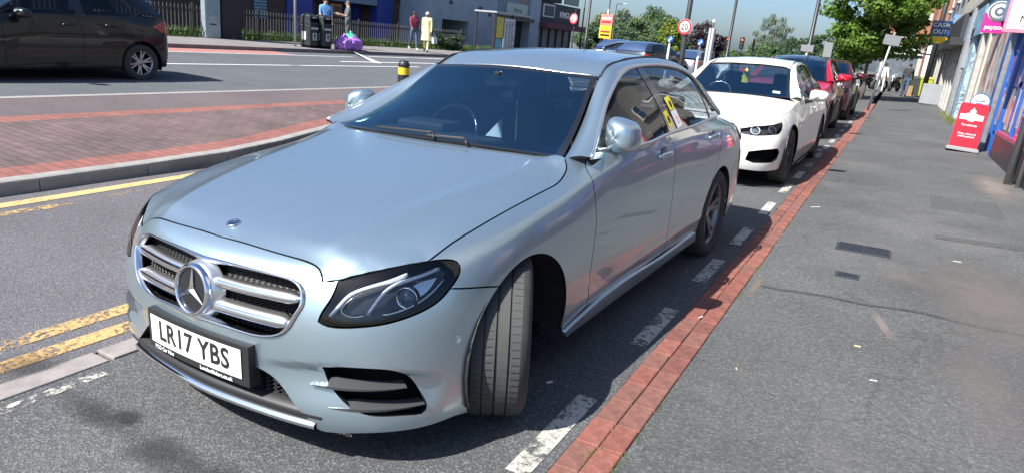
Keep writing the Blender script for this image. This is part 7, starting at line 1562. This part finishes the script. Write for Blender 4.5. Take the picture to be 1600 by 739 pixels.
m = MB(); m.prism([(-.09, -.015, .705), (.09, -.015, .705), (.09, -.015, .72), (.04, -.015, .725), (.05, -.015, .76), (.035, -.015, .79), (.012, -.015, .795), (.012, -.015, .825), (-.012, -.015, .825), (-.012, -.015, .795), (-.035, -.015, .79), (-.05, -.015, .76), (-.04, -.015, .725), (-.09, -.015, .72)], (0, .0024, 0)); m.build('crest', WHITETX, bd); m = MB(); m.bbox((-.05, -.015, .575), (.05, -.0125, .592)); m.build('crest_foot', WHITETX, bd)
r = empty('round_sign', (3.52, 14.62, 3.5 * S0 + rise(14)), 0, 'round white board with a dark rim behind the red pavement sign', 'sign'); m = MB(); m.lathe([(.001, .02), (.17, .02), (.17, -.02), (.001, -.02)], 32, 'Y', (0, 0, .92)); b_ = m.build('disc', WHITE_S, r); m = MB(); disc(m, (0, 0, .92), .15, .17, -.022, 0); m.bbox((-.08, -.023, .93), (.08, -.021, .95)); m.bbox((-.06, -.023, .88), (.06, -.021, .90)); m.build('rim', BLUE_S, b_); m = MB(); m.bbox((-.03, -.02, 0), (.03, .02, .76)); m.build('leg', FRAMEW, r)
# leaning sign post at the kerb
r = empty('parking_sign', (1.38, 24.9, 1.38 * S0 + rise(25)), 0, 'leaning grey post with the back of a small parking plate', 'sign'); r.rotation_euler = (0, RAD(5.5), 0); m = MB(); m.tube([(0, 0, 0), (0, 0, 2.62)], .038, 10); m.build('post', STEEL, r); m = MB(); m.bbox((-.25, -.06, 2.20), (.25, -.045, 2.52)); m.build('plate', principled('plate_back_grey', (.20, .215, .225), .5, .3), r); 
for z in (2.28, 2.44): m = MB(); m.tube([(-.05, 0, z), (0, -.045, z), (.05, 0, z)], .012, 5); m.build('clip', STEEL, r)
# far end of the pavement
GREENBIN = principled('green_bin', (.40, .42, .03), .5); 
for x, y, mt, lb in ((3.45, 41.0, GREENBIN, 'yellow-green wheeled bin at the far shops'), (3.0, 41.6, principled('dark_bin', (.04, .05, .04), .5), 'dark green wheeled bin beside the yellow-green one')):
    r = empty('wheeled_bin', (x, y, x * S0 + rise(y)), 0, lb, 'bin', 'wheeled bins'); m = MB(); m.add([(-.24, -.27, .08), (.24, -.27, .08), (.24, .27, .08), (-.24, .27, .08), (-.29, -.35, .98), (.29, -.35, .98), (.29, .35, .98), (-.29, .35, .98)], [(0, 1, 5, 4), (1, 2, 6, 5), (2, 3, 7, 6), (3, 0, 4, 7), (3, 2, 1, 0), (4, 5, 6, 7)]); m.build('body', mt, r, bevel=.02); m = MB(); m.prism([(-.31, -.38, .99), (-.31, .37, 1.02), (-.31, .30, 1.10), (-.31, -.30, 1.06)], (.62, 0, 0)); m.build('lid', mt, r); [MB().lathe([(.1, -.03), (.1, .03)], 16, 'X', (sx * .22, .28, .1), caps=True).build('wheel', RUBBER, r) for sx in (-1, 1)]
m = MB(); m.bbox((2.55, 41.2, .4), (2.9, 41.6, .95)); o = m.build('cardboard_box', principled('cardboard', (.30, .19, .11), .9), None); tag(o, 'brown cardboard box beside the dark green bin', 'box')
HIVIS = cloth('dark_jacket', (.03, .03, .035)); 
person('person in dark clothes walking away along the far pavement', (2.5, 39.5, 2.5 * S0 + rise(39)), RAD(175), HIVIS, DENIM, SKIN_D, 1.74, .3, ((.4, .5), (-.3, .3)), group='people on the near pavement', lean=.06); m = MB(); m.bbox((2.25, 39.55, 1.0), (2.43, 39.8, 1.45)); o = m.build('shoulder_bag', principled('lime_bag', (.45, .45, .15), .7), None, bevel=.05); tag(o, 'pale lime bag on the shoulder of the dark-dressed walker', 'bag')
person('person in white clothes beyond the leaning sign post', (1.35, 41.0, .4), RAD(20), cloth('white_cloth', (.62, .62, .6)), cloth('white_trousers', (.55, .55, .52)), SKIN_D, 1.62, .1, ((.2, .4), (.2, .3)), group='people on the near pavement')
# parked motorcycles far off
def motorbike(loc, rz, label, col):
    r = empty('motorcycle', loc, rz, label, 'motorcycle', 'motorcycles parked at the far kerb')
    for y in (-.68, .68): w = MB(); w.lathe([(.22, -.06), (.30, -.05), (.31, 0), (.30, .05), (.22, .06)], 20, 'X', (0, y, .31)); w.build('wheel', RUBBER, r)
    m = MB(); m.tube([(0, -.68, .31), (0, -.45, .95)], .035, 6); m.tube([(-.35, -.35, 1.05), (0, -.45, 1.0), (.35, -.35, 1.05)], .018, 6); m.build('fork', STEEL, r); m = MB(); m.tube([(0, -.4, .75), (0, -.1, .62), (0, .3, .66), (0, .75, .82)], [.12, .2, .17, .08], 10); m.build('bodywork', col, r); m = MB(); m.box((0, .28, .85), (.26, .75, .10)); m.build('seat', SEAT, r, bevel=.04); m = MB(); m.box((0, -.05, .38), (.24, .4, .3)); m.build('engine', ALLOY_DK, r, bevel=.03); m = MB(); m.lathe([(.09, -.05), (.001, -.08)], 14, 'Y', (0, -.5, .88)); m.build('headlight', LED, r)
for k in range(4): motorbike((.4 + k * .8, 46.5 + k * .3, .42), RAD(-30 + k * 6), 'parked motorcycle number %s from the tree' % ('one', 'two', 'three', 'four')[k] if False else ('dark motorcycle nearest the street tree', 'dark motorcycle second from the street tree', 'dark motorcycle third from the street tree', 'dark motorcycle nearest the far bins')[k], GLOSSBLK)
# buildings closing the street
fb = empty('end_building', (0, 58, .4), 0, 'red brick parade with white shopfronts closing the end of the street', 'building'); FP = lambda nm, x0, x1, z0, z1, d0, d1, mt, par=fb: MB().bbox((x0, d0, z0), (x1, d1, z1)).build(nm, mt, par)
FP('wall', .6, 16, 0, 9, 0, 6, principled('orange_brick', (.30, .13, .075), .9, var=(4, .25))); FP('shopfront', .5, 16, 0, 2.5, -.15, .05, principled('dim_shopfront', (.10, .12, .14), .4, var=(2, .6))); FP('fascia', .4, 16, 2.5, 3.1, -.35, .05, principled('off_white_fascia', (.42, .42, .40), .6, var=(1.5, .4))); FP('band', .5, 16, 5.0, 5.5, -.1, .05, STONE); FP('roof', .4, 16.2, 9, 9.3, -.2, 6, FRAMEW)
for x in np.arange(1.2, 15, 2.4):
    for z in (3.7, 6.1): w = FP('window', x, x + 1.3, z, z + 1.25, -.04, .02, WHITETX); FP('pane', x + .08, x + 1.22, z + .08, z + 1.17, -.06, -.04, DKWIN, w)
    FP('pier', x - .5, x - .2, 0, 2.3, -.25, 0, STONE)
f2 = empty('end_building', (4.2, 47, .4), 0, 'orange brick shop with white pilasters beyond the awning', 'building'); FP2 = lambda nm, x0, x1, z0, z1, d0, d1, mt: MB().bbox((x0, d0, z0), (x1, d1, z1)).build(nm, mt, f2); FP2('wall', -.9, 6, 0, 7, 0, 8, bpy.data.materials['orange_brick']); 
for x in (-.95, .1): FP2('pilaster', x, x + .35, 0, 3.2, -.12, 0, WHITETX)
FP2('shop_window', -.5, .0, .6, 2.6, -.05, .02, DKWIN); FP2('fascia', -1, 6, 3.0, 3.5, -.2, 0, STONE)
# ------------------------------------------------------------------ small things on the near ground
COVER = principled('cover_iron', (.035, .042, .055), .6, .5, bump=(30, .4, .004), var=(20, .3))
def cover(x0, x1, y0, y1, label):
    zc = lambda x, y: x * S0 + rise(y); r = empty('access_cover', ((x0 + x1) / 2, (y0 + y1) / 2, zc((x0 + x1) / 2, (y0 + y1) / 2) + .003), RAD(0), label, 'access cover', 'iron covers in the pavement'); r.rotation_euler = (0, -math.atan(S0), 0); w, l = x1 - x0, y1 - y0
    m = MB(); m.box((0, 0, -.01), (w, l, .02)); m.build('frame', principled('cover_frame', (.06, .065, .075), .6, .5), r); n = 2 if w > .3 else 1
    for k in range(n):
        pw = (w - .03) / n - .008; c = (k - (n - 1) / 2) * (pw + .008); m = MB(); m.box((c, 0, .0), (pw, l - .03, .008)); m.build('lid', COVER, r, bevel=.003)
        for q in np.arange(-l / 2 + .04, l / 2 - .03, .035): m = MB(); m.box((c, q, .005), (pw * .86, .012, .004)); m.build('rib', COVER, r)
cover(1.86, 2.275, 4.62, 4.92, 'large dark iron access cover in the pavement'); cover(1.915, 2.08, 3.82, 3.97, 'small dark iron access cover nearer the camera')
# patches with their own shape: old trench line, dark stains, pale scuffs
def stain(name, pts, col, dz, a=.6, sc=6):
    m = bpy.data.materials.new(name); m.use_nodes = True; nt = m.node_tree; N = nt.nodes; L = nt.links; b = N['Principled BSDF']; b.inputs['Base Color'].default_value = (*col, 1); b.inputs['Roughness'].default_value = .85
    tc = N.new('ShaderNodeTexCoord'); n = N.new('ShaderNodeTexNoise'); n.inputs['Scale'].default_value = sc; n.inputs['Detail'].default_value = 8; n.inputs['Roughness'].default_value = .7; L.new(tc.outputs['Object'], n.inputs['Vector'])
    # soft edge from the distance stored in UV-like generated coordinates
    g = N.new('ShaderNodeVectorMath'); g.operation = 'SUBTRACT'; g.inputs[1].default_value = (.5, .5, 0); L.new(tc.outputs['Generated'], g.inputs[0]); sp = N.new('ShaderNodeSeparateXYZ'); L.new(g.outputs[0], sp.inputs[0]); cb = N.new('ShaderNodeCombineXYZ'); L.new(sp.outputs[0], cb.inputs[0]); L.new(sp.outputs[1], cb.inputs[1]); ln = N.new('ShaderNodeVectorMath'); ln.operation = 'LENGTH'; L.new(cb.outputs[0], ln.inputs[0])
    f = N.new('ShaderNodeMath'); f.operation = 'MULTIPLY_ADD'; f.inputs[1].default_value = .55; L.new(n.outputs[0], f.inputs[0]); L.new(ln.outputs['Value'], f.inputs[2])
    r = N.new('ShaderNodeMapRange'); r.inputs[1].default_value = .38; r.inputs[2].default_value = .76; r.inputs[3].default_value = a; r.inputs[4].default_value = 0; L.new(f.outputs[0], r.inputs[0]); t = N.new('ShaderNodeBsdfTransparent'); mx = N.new('ShaderNodeMixShader'); L.new(r.outputs[0], mx.inputs[0]); L.new(t.outputs[0], mx.inputs[1]); L.new(b.outputs[0], mx.inputs[2]); L.new(mx.outputs[0], N['Material Output'].inputs[0])
    q = MB(); q.add([(x, y, gzy(x, y) + dz) for x, y in pts], [list(range(len(pts)))]); return tag(q.build('ground_stain', m), kind='structure')
def sq(x, y, w, h): return [(x - w / 2, y - h / 2), (x + w / 2, y - h / 2), (x + w / 2, y + h / 2), (x - w / 2, y + h / 2)]
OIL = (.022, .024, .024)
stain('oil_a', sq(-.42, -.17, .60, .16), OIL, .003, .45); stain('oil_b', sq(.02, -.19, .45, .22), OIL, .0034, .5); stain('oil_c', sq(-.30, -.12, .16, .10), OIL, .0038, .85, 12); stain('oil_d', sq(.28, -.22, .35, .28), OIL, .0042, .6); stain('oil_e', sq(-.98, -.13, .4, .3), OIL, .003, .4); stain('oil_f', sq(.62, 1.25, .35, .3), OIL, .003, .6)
PALE = (.19, .165, .155)
stain('pale_a', sq(2.85, 3.9, .9, 2.6), PALE, .003, .45, 4); stain('pale_b', sq(2.7, 2.3, .5, 1.8), PALE, .0035, .35, 5); stain('pale_c', sq(2.35, 4.15, .45, .5), PALE, .0037, .45, 9); stain('pale_d', sq(3.45, 9.5, .6, 3.0), (.26, .22, .19), .003, .6, 4); stain('pale_e', sq(1.47, 3.2, .08, .7), (.22, .19, .15), .003, .55, 16)
stain('pale_f', [(2.12, 3.3), (2.17, 3.3), (2.37, 2.55), (2.32, 2.55)], (.24, .20, .18), .004, .6, 15)
# seam where two lays of tarmac meet
TR = asphalt('trench_tarmac', (.045, .047, .05), .4, (.2, .2, .2), .1)
q = MB(); ys = np.linspace(1.45, 3.8, 24); q.add([(x, 3.28 + .05 * math.sin(x * 3.1) + d + .02 * math.sin(x * 11), gzy(x, 3.3) + .0028) for x in ys for d in (-.02, .02)], [[2 * i, 2 * i + 2, 2 * i + 3, 2 * i + 1] for i in range(23)]); tag(q.build('tarmac_seam', TR), kind='structure')
# reinstated trench patch with its own sealed edge
PATCH = asphalt('patch_tarmac', (.070, .074, .078), .30, (.24, .24, .24), .12, scale=.9)
q = MB(); pts = [(2.62, 5.6), (3.3, 5.66), (3.34, 8.1), (2.66, 8.06)]; q.add([(x, y, gzy(x, y) + .0022) for x, y in pts], [(0, 1, 2, 3)]); tag(q.build('tarmac_patch', PATCH), kind='structure')
q = MB(); pts = [(1.62, 1.15), (1.98, 1.12), (2.02, 1.72), (1.66, 1.75)]; q.add([(x, y, gzy(x, y) + .0022) for x, y in pts], [(0, 1, 2, 3)]); tag(q.build('tarmac_patch', asphalt('patch_tarmac_pale', (.084, .088, .09), .34, (.25, .25, .25), .12, scale=.9)), kind='structure')
# weeds in the joints
grass('joint_weeds', 900, lambda r: float(np.where(r.random() < .6, 1.412, 1.307) + r.normal() * .012), lambda r: float(r.choice([.30, .62, .70, .93, 1.2, 2.9, 3.6, 5.2]) + r.normal() * .055), lambda x, y: gzy(x, y), .022, GRASSM, 'tufts of weeds in the joints of the brick strip', 8, .0025)
grass('shop_weeds', 900, lambda r: 3.72 + r.normal() * .07, lambda r: r.uniform(21.5, 27), lambda x, y: gzy(x, y), .14, leaf_mat('weed_pale', (.20, .22, .07), .4), 'pale weeds along the foot of the far shops', 9, .012)
# litter
def litter(x, y, w, h, rz, mat, label, t=.004):
    m = MB(); m.box((0, 0, t / 2), (w, h, t)); o = m.build('litter', mat, None, bevel=min(w, h) * .2); o.location = (x, y, gzy(x, y) + .001); o.rotation_euler = (0, -S0, rz); tag(o, label, 'litter', 'litter on the ground')
CORK = principled('cork_tip', (.55, .40, .24), .8); PAPR = principled('paper_scrap', (.62, .60, .56), .8)
litter(2.13, 2.48, .035, .007, .1, CORK, 'orange-tipped cigarette end on the near pavement', .008); litter(2.22, 2.07, .035, .009, .3, PAPR, 'white scrap on the near pavement', .002); litter(1.30, 2.35, .04, .008, 1.2, PAPR, 'cigarette end on the brick strip by the mirror shadow', .008); litter(.92, 1.10, .03, .008, .9, PAPR, 'white cigarette end in the shade by the front wheel', .008); litter(.80, 1.06, .02, .008, .3, PAPR, 'second pale cigarette end in the shade', .006); litter(1.55, 6.2, .12, .014, .8, PAPR, 'thin white strip of paper on the pavement', .002); litter(-.12, -.62, .012, .012, .2, PAPR, 'tiny white speck on the bay tarmac', .004); litter(1.5, 8.2, .30, .03, -.15, FRAMEW, 'dark stick lying across the kerb bricks', .012); litter(2.75, 4.9, .06, .02, .2, PAPR, 'small white wrapper by the pale patch', .003); litter(1.62, 1.78, .018, .006, 2, CORK, 'brown cigarette end beside the brick strip', .006)
